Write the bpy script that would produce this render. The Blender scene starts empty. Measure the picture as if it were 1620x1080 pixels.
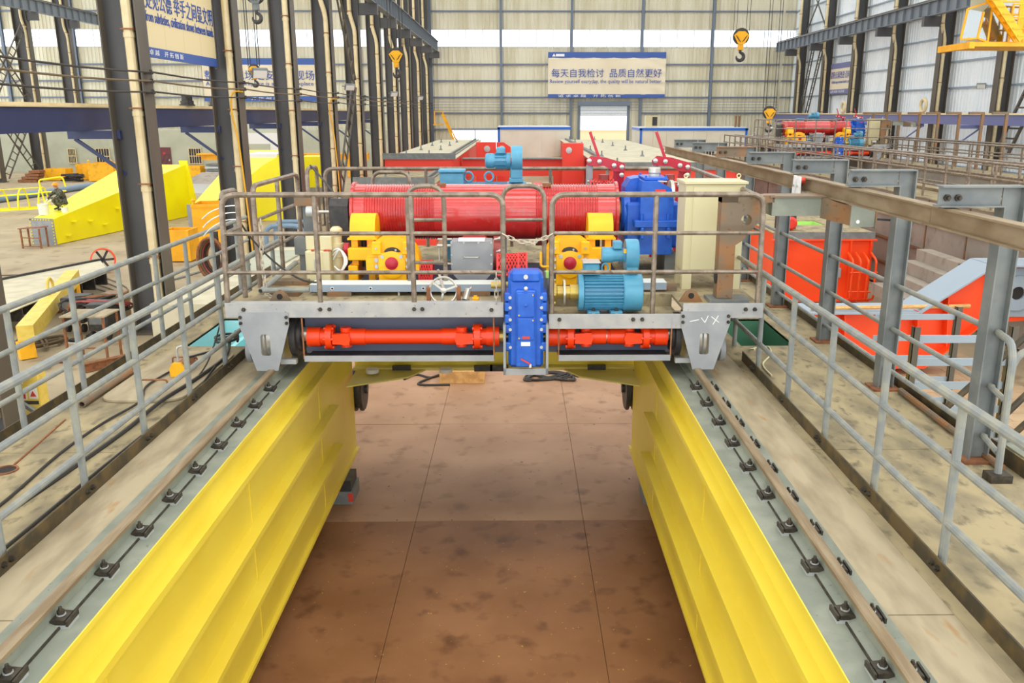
import bpy, math, random
from mathutils import Vector, Matrix
random.seed(7)
S = bpy.context.scene
COL = S.collection
PI = math.pi
# ---------------------------------------------------------------- camera, sky, exposure
cam_d = bpy.data.cameras.new('camera')
cam = bpy.data.objects.new('camera', cam_d)
COL.objects.link(cam)
cam_d.sensor_width = 36.0
cam_d.lens = 30.0
cam_d.shift_x = -26.0 / 1620.0
cam_d.clip_end = 400
cam.location = (0, 0, 4.95)
PITCH = math.atan(361.0 / 1350.0)
YAW = math.atan(-16.0 / math.hypot(1350.0, 361.0))
cam.rotation_euler = (PI / 2 - PITCH, 0, YAW)
S.camera = cam
W = bpy.data.worlds.new('overcast_sky')
S.world = W
W.use_nodes = True
W.node_tree.nodes['Background'].inputs[0].default_value = (0.93, 0.97, 1.0, 1)
W.node_tree.nodes['Background'].inputs[1].default_value = 2.6
sun_d = bpy.data.lights.new('sun', 'SUN')
sun_d.energy = 1.2
sun_d.angle = math.radians(40)
sun_d.color = (1.0, 0.95, 0.86)
sun = bpy.data.objects.new('sun', sun_d)
COL.objects.link(sun)
sun.rotation_euler = (math.radians(24), math.radians(12), 0)
S.view_settings.view_transform = 'Standard'
S.view_settings.look = 'None'
S.view_settings.gamma = 1.0
S.view_settings.use_curve_mapping = False
S.view_settings.exposure = 0.03
S.cycles.use_denoising = True
S.cycles.max_bounces = 6

# ---------------------------------------------------------------- helpers
def lin(c):
    return tuple(((x / 255.0) / 12.92 if x / 255.0 <= 0.04045 else ((x / 255.0 + 0.055) / 1.055) ** 2.4) for x in c)

MATS = {}
def mat(name, rgb, rough=0.5, metal=0.0, rgb2=None, scale=3.0, lo=0.42, hi=0.62, bump=0.0, stretch=(1, 1, 1), detail=5.0, spec=None, world=True, rgb3=None, scale3=14.0, lo3=0.6, hi3=0.7, fleck=None):
    m = bpy.data.materials.new(name)
    m.use_nodes = True
    nt = m.node_tree
    b = nt.nodes['Principled BSDF']
    c1 = (*lin(rgb), 1)
    b.inputs['Base Color'].default_value = c1
    b.inputs['Roughness'].default_value = rough
    b.inputs['Metallic'].default_value = metal
    if spec is not None:
        b.inputs['Specular IOR Level'].default_value = spec
    if rgb2 is not None or bump:
        if world:
            g = nt.nodes.new('ShaderNodeNewGeometry'); src = g.outputs['Position']
        else:
            g = nt.nodes.new('ShaderNodeTexCoord'); src = g.outputs['Object']
        mp = nt.nodes.new('ShaderNodeMapping')
        mp.inputs['Scale'].default_value = stretch
        nt.links.new(src, mp.inputs['Vector'])
        n = nt.nodes.new('ShaderNodeTexNoise')
        n.inputs['Scale'].default_value = scale
        n.inputs['Detail'].default_value = detail
        nt.links.new(mp.outputs[0], n.inputs['Vector'])
        if rgb2 is not None:
            r = nt.nodes.new('ShaderNodeValToRGB')
            r.color_ramp.elements[0].position = lo
            r.color_ramp.elements[1].position = hi
            r.color_ramp.elements[0].color = c1
            r.color_ramp.elements[1].color = (*lin(rgb2), 1)
            nt.links.new(n.outputs['Fac'], r.inputs[0])
            out = r.outputs[0]
            if rgb3 is not None:
                n3 = nt.nodes.new('ShaderNodeTexNoise')
                n3.inputs['Scale'].default_value = scale3
                n3.inputs['Detail'].default_value = 3.0
                nt.links.new(mp.outputs[0], n3.inputs['Vector'])
                r3 = nt.nodes.new('ShaderNodeValToRGB')
                r3.color_ramp.elements[0].position = lo3
                r3.color_ramp.elements[1].position = hi3
                r3.color_ramp.elements[0].color = (0, 0, 0, 1)
                r3.color_ramp.elements[1].color = (1, 1, 1, 1)
                nt.links.new(n3.outputs['Fac'], r3.inputs[0])
                mx = nt.nodes.new('ShaderNodeMixRGB')
                nt.links.new(r3.outputs[0], mx.inputs[0])
                nt.links.new(out, mx.inputs[1])
                mx.inputs[2].default_value = (*lin(rgb3), 1)
                out = mx.outputs[0]
            if fleck is not None:
                n4 = nt.nodes.new('ShaderNodeTexNoise')
                n4.inputs['Scale'].default_value = fleck[1]
                n4.inputs['Detail'].default_value = 2.0
                nt.links.new(mp.outputs[0], n4.inputs['Vector'])
                r4 = nt.nodes.new('ShaderNodeValToRGB')
                r4.color_ramp.elements[0].position = fleck[2]
                r4.color_ramp.elements[1].position = fleck[2] + .02
                nt.links.new(n4.outputs['Fac'], r4.inputs[0])
                mx4 = nt.nodes.new('ShaderNodeMixRGB')
                nt.links.new(r4.outputs[0], mx4.inputs[0])
                nt.links.new(out, mx4.inputs[1])
                mx4.inputs[2].default_value = (*lin(fleck[0]), 1)
                out = mx4.outputs[0]
            nt.links.new(out, b.inputs['Base Color'])
        if bump:
            bp = nt.nodes.new('ShaderNodeBump')
            bp.inputs['Strength'].default_value = bump
            bp.inputs['Distance'].default_value = 0.02
            nt.links.new(n.outputs['Fac'], bp.inputs['Height'])
            nt.links.new(bp.outputs[0], b.inputs['Normal'])
    MATS[name] = m
    return m

def fillet(pts, r, n=5, closed=False):
    P = [Vector(p) for p in pts]
    out = []
    for i, p in enumerate(P):
        if (i == 0 or i == len(P) - 1) and not closed:
            out.append(p); continue
        a = P[i - 1]; b = P[(i + 1) % len(P)]
        d1 = (a - p); d2 = (b - p)
        k = min(r, d1.length * 0.49, d2.length * 0.49)
        s = p + d1.normalized() * k; e = p + d2.normalized() * k
        for j in range(n + 1):
            t = j / n
            out.append(s * (1 - t) ** 2 + p * 2 * t * (1 - t) + e * t * t)
    return out

class MB:
    def __init__(s):
        s.v = []; s.f = []
    def _add(s, vs, fs):
        o = len(s.v)
        s.v += [tuple(v) for v in vs]
        s.f += [tuple(i + o for i in f) for f in fs]
        return s
    def box(s, x0, x1, y0, y1, z0, z1):
        vs = [(x0, y0, z0), (x1, y0, z0), (x1, y1, z0), (x0, y1, z0), (x0, y0, z1), (x1, y0, z1), (x1, y1, z1), (x0, y1, z1)]
        return s._add(vs, [(0, 3, 2, 1), (4, 5, 6, 7), (0, 1, 5, 4), (1, 2, 6, 5), (2, 3, 7, 6), (3, 0, 4, 7)])
    def hexa(s, vs):
        return s._add(vs, [(0, 3, 2, 1), (4, 5, 6, 7), (0, 1, 5, 4), (1, 2, 6, 5), (2, 3, 7, 6), (3, 0, 4, 7)])
    def cbox(s, x0, x1, y0, y1, z0, z1, c):
        c = min(c, (x1 - x0) * .45, (y1 - y0) * .45, (z1 - z0) * .45)
        def ring(z, k):
            return [(x0 + k, y0, z), (x1 - k, y0, z), (x1, y0 + k, z), (x1, y1 - k, z), (x1 - k, y1, z), (x0 + k, y1, z), (x0, y1 - k, z), (x0, y0 + k, z)]
        def inner(z):
            return [(x0 + c, y0 + c * .01, z)] and [(min(max(x, x0 + c), x1 - c), min(max(y, y0 + c), y1 - c), z) for x, y, _ in ring(z, c)]
        vs = inner(z0) + ring(z0 + c, c) + ring(z1 - c, c) + inner(z1)
        fs = [tuple(range(7, -1, -1)), tuple(range(24, 32))]
        for k in range(3):
            for i in range(8):
                j = (i + 1) % 8
                fs.append((k * 8 + i, k * 8 + j, k * 8 + 8 + j, k * 8 + 8 + i))
        return s._add(vs, fs)
    def bar(s, p0, p1, w, h, up=(0, 0, 1)):
        p0 = Vector(p0); p1 = Vector(p1)
        d = (p1 - p0).normalized(); up = Vector(up)
        if abs(d.dot(up)) > 0.99:
            up = Vector((0, 1, 0))
        r = d.cross(up).normalized() * (w / 2); u = r.cross(d).normalized() * (h / 2)
        vs = [p0 - r - u, p0 + r - u, p1 + r - u, p1 - r - u, p0 - r + u, p0 + r + u, p1 + r + u, p1 - r + u]
        return s._add(vs, [(0, 3, 2, 1), (4, 5, 6, 7), (0, 1, 5, 4), (1, 2, 6, 5), (2, 3, 7, 6), (3, 0, 4, 7)])
    def tube(s, pts, r, n=8, closed=False):
        P = [Vector(p) for p in pts]
        Q = [P[0]]
        for p in P[1:]:
            if (p - Q[-1]).length > 1e-5: Q.append(p)
        P = Q; m = len(P)
        if m < 2: return s
        T = []
        for i in range(m):
            if closed: t = P[(i + 1) % m] - P[i - 1]
            elif i == 0: t = P[1] - P[0]
            elif i == m - 1: t = P[-1] - P[-2]
            else: t = (P[i + 1] - P[i]).normalized() + (P[i] - P[i - 1]).normalized()
            T.append(t.normalized())
        a = Vector((0, 0, 1)) if abs(T[0].z) < 0.9 else Vector((1, 0, 0))
        N = T[0].cross(a).normalized()
        vs = []
        for i in range(m):
            if i:
                N = (N - T[i] * N.dot(T[i]))
                N = N.normalized() if N.length > 1e-6 else T[i].orthogonal().normalized()
            B = T[i].cross(N)
            rr = r[i] if isinstance(r, (list, tuple)) else r
            for k in range(n):
                an = 2 * PI * k / n
                vs.append(P[i] + N * (math.cos(an) * rr) + B * (math.sin(an) * rr))
        fs = []
        for i in range(m if closed else m - 1):
            for k in range(n):
                a0 = i * n + k; a1 = i * n + (k + 1) % n
                j = (i + 1) % m
                fs.append((a0, a1, j * n + (k + 1) % n, j * n + k))
        if not closed:
            fs.append(tuple(range(n - 1, -1, -1)))
            fs.append(tuple(range((m - 1) * n, m * n)))
        return s._add(vs, fs)
    def cyl(s, p0, p1, r, n=16):
        return s.tube([p0, p1], r, n)
    def lathe(s, prof, origin, axis, n=24, arc=2 * PI, start=0.0):
        O = Vector(origin); A = Vector(axis).normalized()
        a = Vector((0, 0, 1)) if abs(A.z) < 0.9 else Vector((1, 0, 0))
        U = A.cross(a).normalized(); V2 = A.cross(U)
        full = arc > 2 * PI - 1e-4
        cnt = n if full else n + 1
        vs = []; m = len(prof)
        for k in range(cnt):
            an = start + arc * k / n
            dr = U * math.cos(an) + V2 * math.sin(an)
            for r, t in prof:
                vs.append(O + A * t + dr * r)
        fs = []
        for k in range(n):
            k2 = (k + 1) % cnt
            for i in range(m - 1):
                fs.append((k * m + i, k * m + i + 1, k2 * m + i + 1, k2 * m + i))
        if full and tuple(prof[0]) != tuple(prof[-1]):
            if prof[0][0] > 1e-6: fs.append(tuple(k * m for k in range(cnt)))
            if prof[-1][0] > 1e-6: fs.append(tuple(k * m + m - 1 for k in range(cnt - 1, -1, -1)))
        return s._add(vs, fs)
    def prism(s, poly, plane, lo, hi):
        def P(a, b, t):
            return {'xz': (a, t, b), 'yz': (t, a, b), 'xy': (a, b, t)}[plane]
        n = len(poly)
        vs = [P(a, b, lo) for a, b in poly] + [P(a, b, hi) for a, b in poly]
        fs = [tuple(range(n)), tuple(range(2 * n - 1, n - 1, -1))]
        for i in range(n):
            j = (i + 1) % n
            fs.append((i, i + n, j + n, j))
        return s._add(vs, fs)
    def ringprism(s, outer, inner, plane, lo, hi):
        n = len(outer)
        def P(a, b, t):
            return {'xz': (a, t, b), 'yz': (t, a, b), 'xy': (a, b, t)}[plane]
        vs = [P(a, b, lo) for a, b in outer] + [P(a, b, lo) for a, b in inner] + [P(a, b, hi) for a, b in outer] + [P(a, b, hi) for a, b in inner]
        fs = []
        for i in range(n):
            j = (i + 1) % n
            fs += [(i, j, n + j, n + i), (2 * n + i, 3 * n + i, 3 * n + j, 2 * n + j), (i, 2 * n + i, 2 * n + j, j), (n + i, n + j, 3 * n + j, 3 * n + i)]
        return s._add(vs, fs)
    def grid(s, fn, nu, nv):
        vs = [fn(i / nu, j / nv) for i in range(nu + 1) for j in range(nv + 1)]
        fs = [(i * (nv + 1) + j, (i + 1) * (nv + 1) + j, (i + 1) * (nv + 1) + j + 1, i * (nv + 1) + j + 1) for i in range(nu) for j in range(nv)]
        return s._add(vs, fs)
    def ball(s, c, r, n=12, sc=(1, 1, 1)):
        m = n // 2 + 1
        prof = [(math.sin(PI * i / (m - 1)) * r, -math.cos(PI * i / (m - 1)) * r) for i in range(m)]
        o = len(s.v)
        s.lathe(prof, (0, 0, 0), (0, 0, 1), n)
        for i in range(o, len(s.v)):
            v = s.v[i]; s.v[i] = (v[0] * sc[0] + c[0], v[1] * sc[1] + c[1], v[2] * sc[2] + c[2])
        return s
    def xform(s, M4):
        s.v = [tuple(M4 @ Vector(v)) for v in s.v]
        return s
    def mesh(s, name, smooth=30):
        me = bpy.data.meshes.new(name)
        me.from_pydata(s.v, [], s.f)
        me.validate()
        if smooth:
            me.shade_smooth()
            me.set_sharp_from_angle(angle=math.radians(smooth))
        me.update()
        return me
    def build(s, name, m, parent=None, smooth=30):
        me = s.mesh(name, smooth)
        import bmesh
        bm = bmesh.new(); bm.from_mesh(me)
        bmesh.ops.recalc_face_normals(bm, faces=bm.faces)
        bm.to_mesh(me); bm.free()
        me.materials.append(MATS[m] if isinstance(m, str) else m)
        return link(name, me, parent)

def link(name, data, parent=None):
    o = bpy.data.objects.new(name, data)
    COL.objects.link(o)
    if parent is not None:
        o.parent = parent
        if parent.type == 'EMPTY' and not parent.get('_local'):
            o.matrix_parent_inverse = Matrix.Translation(-Vector(parent.location))
    return o

def tag(o, label, cat, group=None, kind=None):
    if label: o['label'] = label
    if cat: o['category'] = cat
    if group: o['group'] = group
    if kind: o['kind'] = kind
    return o

def thing(name, label, cat, loc=(0, 0, 0), group=None, kind=None, local=False):
    o = bpy.data.objects.new(name, None)
    o.empty_display_size = 0.2
    COL.objects.link(o)
    o.location = loc
    if local: o['_local'] = 1
    tag(o, label, cat, group, kind)
    return o

def dup(root, loc, rz=None, label=None, sc=None):
    r = root.copy(); COL.objects.link(r); r.location = loc
    if rz is not None: r.rotation_euler = (0, 0, rz)
    if sc is not None: r.scale = sc
    if label: r['label'] = label
    for ch in list(root.children):
        c = ch.copy(); COL.objects.link(c); c.parent = r
        c.matrix_parent_inverse = ch.matrix_parent_inverse.copy()
        for g in list(ch.children):
            d = g.copy(); COL.objects.link(d); d.parent = c
            d.matrix_parent_inverse = g.matrix_parent_inverse.copy()
    return r

def struct(name, mb, m, label=None, parent=None, smooth=30):
    o = mb.build(name, m, parent, smooth)
    if parent is None:
        o['kind'] = 'structure'
        tag(o, label, 'building part' if label else None)
    return o

def text(body, size, loc, rot, m, parent=None, name='lettering', align='LEFT', ext=0.004, wscale=1.0, fit=None):
    c = bpy.data.curves.new(name, 'FONT')
    c.body = body; c.size = size; c.align_x = align; c.extrude = ext
    c.resolution_u = 2
    c.materials.append(MATS[m])
    tmp = bpy.data.objects.new(name, c); COL.objects.link(tmp)
    dg = bpy.context.evaluated_depsgraph_get()
    me = bpy.data.meshes.new_from_object(tmp.evaluated_get(dg))
    bpy.data.objects.remove(tmp)
    if not me.materials: me.materials.append(MATS[m])
    if fit:
        xs = [v.co.x for v in me.vertices]; zs = [v.co.y for v in me.vertices]
        kx = fit[0] / (max(xs) - min(xs)); x0 = min(xs); ky = fit[1] / (max(zs) - min(zs)); z0 = min(zs)
        for v in me.vertices: v.co.x = (v.co.x - x0) * kx; v.co.y = (v.co.y - z0) * ky
    o = link(name, me, parent)
    o.location = loc; o.rotation_euler = rot; o.scale = (wscale, 1, 1)
    return o

# I-beam profile helper along an axis
def ibeam(mb, p0, p1, h, w, tf=0.02, tw=0.014, up=(0, 0, 1)):
    p0 = Vector(p0); p1 = Vector(p1); d = (p1 - p0).normalized(); up = Vector(up)
    u = (up - d * up.dot(d)).normalized()
    mb.bar(p0 + u * (h / 2 - tf / 2), p1 + u * (h / 2 - tf / 2), w, tf, u)
    mb.bar(p0 - u * (h / 2 - tf / 2), p1 - u * (h / 2 - tf / 2), w, tf, u)
    mb.bar(p0, p1, tw, h - 2 * tf, u)
    return mb

def circ(cx, cy, r, n=16, a0=0.0, a1=2 * PI):
    full = abs(a1 - a0) > 2 * PI - 1e-4
    return [(cx + r * math.cos(a0 + (a1 - a0) * i / (n if full else n - 1)), cy + r * math.sin(a0 + (a1 - a0) * i / (n if full else n - 1))) for i in range(n)]

# ---------------------------------------------------------------- materials
mat('yellow_paint', (236, 214, 76), 0.38, rgb2=(230, 204, 62), scale=1.3, lo=.35, hi=.7)
mat('pale_yellow_paint', (226, 214, 120), 0.45)
mat('lemon_paint', (247, 236, 10), 0.4, rgb2=(240, 224, 5), scale=.6)
mat('grey_paint', (124, 129, 116), 0.5, rgb2=(142, 145, 130), scale=4, rgb3=(108, 110, 100), scale3=30, lo3=.68, hi3=.74)
mat('trolley_grey', (158, 158, 158), 0.5, rgb2=(174, 172, 168), scale=5, rgb3=(120, 112, 100), scale3=26, lo3=.68, hi3=.74)
mat('plate_grey', (144, 147, 150), 0.5, rgb2=(156, 158, 160), scale=4)
mat('dark_blue_grey', (104, 108, 128), 0.55)
mat('dusty_deck', (128, 117, 92), 0.85, rgb2=(168, 152, 116), scale=2.6, lo=.34, hi=.58, rgb3=(112, 102, 80), scale3=8, lo3=.55, hi3=.72, stretch=(1.5, .8, 1), bump=.15)
mat('dusty_strip', (146, 132, 106), 0.85, rgb2=(176, 161, 132), scale=3, lo=.34, hi=.6, stretch=(2, .5, 1), rgb3=(166, 124, 72), scale3=5, lo3=.64, hi3=.8)
mat('rail_steel', (132, 112, 84), 0.5, 0.25, rgb2=(154, 136, 108), scale=6, stretch=(4, .4, 1))
mat('kerb_steel', (66, 58, 42), 0.55, 0.1, rgb2=(98, 80, 48), scale=6, rgb3=(128, 92, 34), scale3=9, lo3=.66, hi3=.8)
mat('clip_steel', (58, 52, 44), 0.5, 0.4, rgb2=(80, 72, 60), scale=20)
mat('railing_paint', (128, 132, 130), 0.5, rgb2=(146, 146, 134), scale=9)
mat('bare_pipe', (122, 108, 94), 0.34, 0.45, rgb2=(150, 136, 120), scale=10, rgb3=(96, 78, 62), scale3=25, lo3=.6, hi3=.75)
mat('bare_steel', (124, 108, 88), 0.5, 0.25, rgb2=(150, 106, 66), scale=4, rgb3=(98, 78, 58), scale3=16, lo3=.6, hi3=.75)
mat('post_grey', (108, 113, 113), 0.5, rgb2=(124, 127, 124), scale=5, rgb3=(98, 86, 72), scale3=13, lo3=.7, hi3=.8)
mat('drum_red', (198, 52, 50), 0.2, rgb2=(184, 44, 42), scale=5, rgb3=(172, 90, 78), scale3=12, lo3=.6, hi3=.8)
_b = MATS['drum_red'].node_tree.nodes['Principled BSDF']
_b.inputs['Coat Weight'].default_value = .7
_b.inputs['Coat Roughness'].default_value = .08
mat('red_paint', (226, 52, 34), 0.4, rgb2=(214, 46, 30), scale=3)
mat('red_far', (232, 66, 48), 0.45)
mat('orange_red', (250, 82, 28), 0.4, rgb2=(244, 74, 22), scale=1.2)
mat('shaft_orange', (240, 62, 14), 0.3)
mat('crimson', (184, 28, 50), 0.32)
mat('mesh_red', (224, 60, 58), 0.45)
mat('gold_yellow', (255, 190, 0), 0.38, rgb2=(250, 180, 0), scale=4)
mat('orange_yellow', (252, 182, 10), 0.5, rgb2=(238, 168, 8), scale=3)
mat('bin_yellow', (244, 178, 14), 0.6, rgb2=(210, 150, 30), scale=4, lo=.5, hi=.72)
mat('motor_teal', (84, 156, 186), 0.36, rgb2=(76, 146, 178), scale=8)
mat('motor_teal_dark', (62, 128, 162), 0.4)
mat('gear_blue', (18, 84, 186), 0.34, rgb2=(30, 96, 196), scale=9)
mat('cabinet_beige', (212, 202, 160), 0.45)
mat('white_tray', (226, 232, 226), 0.4)
mat('silver', (200, 196, 186), 0.3, 0.6)
mat('brass', (196, 170, 90), 0.35, 0.6)
mat('copper_pipe', (150, 66, 62), 0.4, 0.2)
mat('black_rubber', (44, 42, 40), 0.6)
mat('black_steel', (46, 46, 48), 0.5, rgb2=(66, 62, 58), scale=10)
mat('gap_shade', (40, 36, 34), 0.8)  # near-black painted for the shade inside holes, tubes and open wells
mat('zinc', (190, 192, 190), 0.35, 0.4)
mat('chain_zinc', (196, 186, 166), 0.35, 0.4)
mat('rust', (150, 96, 60), 0.75, rgb2=(120, 76, 48), scale=12)
mat('cyan_paint', (186, 240, 242), 0.5)
mat('green_paint', (88, 142, 112), 0.5)
mat('lime_paint', (180, 226, 120), 0.5)
mat('wood', (222, 176, 112), 0.7, rgb2=(196, 148, 88), scale=7, stretch=(1, 8, 1))
mat('floor_tan', (158, 142, 114), 0.7, rgb2=(176, 160, 130), scale=.5, lo=.35, hi=.65, rgb3=(136, 118, 90), scale3=1.6, lo3=.56, hi3=.74, spec=.35)
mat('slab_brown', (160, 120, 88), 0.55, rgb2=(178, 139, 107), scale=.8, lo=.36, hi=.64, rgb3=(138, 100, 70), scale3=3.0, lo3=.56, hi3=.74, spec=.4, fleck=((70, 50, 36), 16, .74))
mat('slab_rust_shaded', (126, 84, 50), 0.5, rgb2=(148, 103, 68), scale=.9, lo=.36, hi=.66, rgb3=(98, 60, 34), scale3=3.4, lo3=.55, hi3=.75, spec=.4, fleck=((206, 168, 84), 26, .735))  # rust-brown near slabs, deepened to paint in the shade between the girders
mat('paver', (186, 160, 126), 0.75, rgb2=(170, 144, 112), scale=2)
mat('floor_joint', (122, 90, 64), 0.9)
mat('sheet_cream', (222, 216, 194), 0.5, rgb2=(206, 198, 170), scale=.7, stretch=(2, 2, .25))
mat('sheet_white', (238, 243, 246), 0.5, rgb2=(228, 236, 240), scale=.6, stretch=(1, 1.5, .3))
mat('plaster', (186, 188, 168), 0.85, rgb2=(176, 178, 158), scale=.8)
mat('column_grey', (72, 72, 74), 0.5, rgb2=(82, 80, 80), scale=1.5, stretch=(1, 1, .3))
mat('column_brown', (92, 84, 72), 0.5, rgb2=(84, 78, 70), scale=1.5, stretch=(1, 1, .3))
mat('steel_blue_grey', (110, 122, 138), 0.5)
mat('girt_blue', (112, 122, 140), 0.5)
mat('runway_grey', (120, 128, 136), 0.5)
mat('navy_beam', (46, 56, 96), 0.45, rgb2=(54, 62, 98), scale=1)
mat('periwinkle_beam', (112, 116, 162), 0.5)
mat('pvc_pipe', (226, 208, 166), 0.5, rgb2=(216, 196, 152), scale=3)
mat('banner_cloth', (232, 220, 194), 0.6, rgb2=(226, 212, 184), scale=.5)
mat('banner_blue', (60, 92, 164), 0.5)
mat('banner_cloth_near', (228, 212, 166), 0.55)
mat('banner_print', (44, 82, 168), 0.5)
mat('banner_white', (236, 236, 240), 0.5)
mat('cabin_white', (226, 222, 204), 0.6, rgb2=(220, 214, 194), scale=.6)
mat('trim_blue', (26, 104, 208), 0.5)
mat('door_maroon', (110, 54, 60), 0.5)
mat('brown_girder', (146, 136, 124), 0.65, rgb2=(158, 147, 134), scale=.9, rgb3=(126, 115, 104), scale3=3, lo3=.55, hi3=.75)
mat('light_blue_grey', (150, 164, 178), 0.5)
mat('blue_pipe', (120, 144, 166), 0.5)
mat('dark_cavity', (58, 58, 62), 0.7)
mat('work_cloth', (56, 62, 54), 0.9, rgb2=(110, 108, 92), scale=14, lo=.45, hi=.55)
mat('skin', (196, 142, 112), 0.6)
mat('helmet', (250, 160, 20), 0.4)
mat('glove', (226, 222, 206), 0.8)
mat('cable_black', (50, 46, 42), 0.6)
mat('cable_brown', (104, 88, 62), 0.6)
mat('cable_yellow', (226, 168, 34), 0.6)
mat('white_plastic', (232, 232, 230), 0.5)
mat('concrete_white', (206, 198, 172), 0.8, rgb2=(190, 182, 156), scale=2)
mat('sign_yellow', (232, 204, 96), 0.5, rgb2=(222, 190, 80), scale=6)
mat('sign_red', (200, 60, 40), 0.5)
mat('outside_wall', (206, 186, 152), 0.9)
mat('outside_ground', (210, 200, 184), 0.9)

def glassmat(name, rgb, alpha):
    m = bpy.data.materials.new(name); m.use_nodes = True
    nt = m.node_tree; nt.nodes.clear()
    o = nt.nodes.new('ShaderNodeOutputMaterial'); mx = nt.nodes.new('ShaderNodeMixShader')
    t = nt.nodes.new('ShaderNodeBsdfTransparent'); g = nt.nodes.new('ShaderNodeBsdfGlossy')
    t.inputs[0].default_value = (*lin(rgb), 1); g.inputs['Roughness'].default_value = .05
    mx.inputs[0].default_value = alpha
    nt.links.new(t.outputs[0], mx.inputs[1]); nt.links.new(g.outputs[0], mx.inputs[2]); nt.links.new(mx.outputs[0], o.inputs[0])
    MATS[name] = m
glassmat('window_glass', (250, 252, 255), .06)
glassmat('cab_glass', (190, 205, 210), .3)
# ---------------------------------------------------------------- the hall
YB = 82.0          # end wall
XR = 25.3          # side wall
COLS_L = [12.95, 19.5, 26.0, 32.6, 39.3, 46.1, 53.0, 59.9, 67.0, 74.2, 81.2]
COLS_R = [45.1, 51.7, 58.3, 65.0, 71.3, 77.8]
struct('floor', MB().box(-56, 28, -6, 84, -.3, 0), 'floor_tan', 'dusty tan concrete floor of the factory hall')
# brown slabs between the two crane girders, joints left open
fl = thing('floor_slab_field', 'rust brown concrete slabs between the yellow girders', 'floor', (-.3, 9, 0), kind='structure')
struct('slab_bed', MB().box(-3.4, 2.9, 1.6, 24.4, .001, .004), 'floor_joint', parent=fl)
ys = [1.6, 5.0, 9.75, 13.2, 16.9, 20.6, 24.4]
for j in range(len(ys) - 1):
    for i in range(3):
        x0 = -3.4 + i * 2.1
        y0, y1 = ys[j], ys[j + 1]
        MB().box(x0 + .003, x0 + 2.097, y0 + .006, y1 - .006, .002, .02 + random.uniform(-.002, .002)).build('slab', 'slab_brown' if y0 > 9 else 'slab_rust_shaded', fl)
# pavers on the walk beside the girder
pv = thing('floor_paver_walk', 'small tan brick pavers beside the orange end carriage', 'floor', (6, 12, 0), kind='structure')
MB().box(4.3, 9.2, 7.4, 19.6, .001, .004).build('paver_bed', 'floor_joint', pv)
pm = MB().box(-.2, .2, -.185, .185, .002, .024).mesh('paver', 0)
pm.materials.append(MATS['paver'])
for j in range(24):
    for i in range(12):
        o = link('paver', pm, pv)
        o.location = (4.5 + i * .41 + (.2 if j % 2 else 0) - pv.location.x * 0, 7.7 + j * .38 + 0, 0)
mb = MB()
for j in range(24, 31):
    for i in range(12):
        x = 4.5 + i * .41 + (.2 if j % 2 else 0); y = 7.7 + j * .38
        mb.box(x - .2, x + .2, y - .185, y + .185, .002, .024)
o = mb.build('paver_rest', 'paver', pv, 0); o['kind'] = 'stuff'

def corrug_x(mb, x0, x1, y, z0, z1, pitch=.34, d=.05):
    n = max(1, int(round((x1 - x0) / pitch))); p = (x1 - x0) / n
    xs = []
    for i in range(n):
        a = x0 + i * p
        xs += [(a, 0), (a + p * .55, 0), (a + p * .68, -d), (a + p * .87, -d)]
    xs.append((x1, 0))
    o = len(mb.v)
    for x, dy in xs:
        mb.v += [(x, y + dy, z0), (x, y + dy, z1)]
    for i in range(len(xs) - 1):
        mb.f.append((o + 2 * i, o + 2 * i + 2, o + 2 * i + 3, o + 2 * i + 1))
    mb.box(x0, x1, y + .012, y + .05, z0, z1)
    return mb
def corrug_y(mb, y0, y1, x, z0, z1, pitch=.34, d=.05):
    n = max(1, int(round((y1 - y0) / pitch))); p = (y1 - y0) / n
    o = len(mb.v); pts = []
    for i in range(n):
        a = y0 + i * p
        pts += [(a, 0), (a + p * .55, 0), (a + p * .68, -d), (a + p * .87, -d)]
    pts.append((y1, 0))
    for yy, dx in pts:
        mb.v += [(x + dx, yy, z0), (x + dx, yy, z1)]
    for i in range(len(pts) - 1):
        mb.f.append((o + 2 * i, o + 2 * i + 2, o + 2 * i + 3, o + 2 * i + 1))
    mb.box(x + .012, x + .05, y0, y1, z0, z1)
    return mb
wb = thing('wall_back', 'cream corrugated sheet end wall with steel girts', 'wall', (0, YB, 0), kind='structure')
posts_x = [-1.55 + 6.41 * k for k in range(-8, 5)] + [25.5]
DOORX = (5.76, 10.09); LWX = (-6.2, -1.95)
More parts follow.
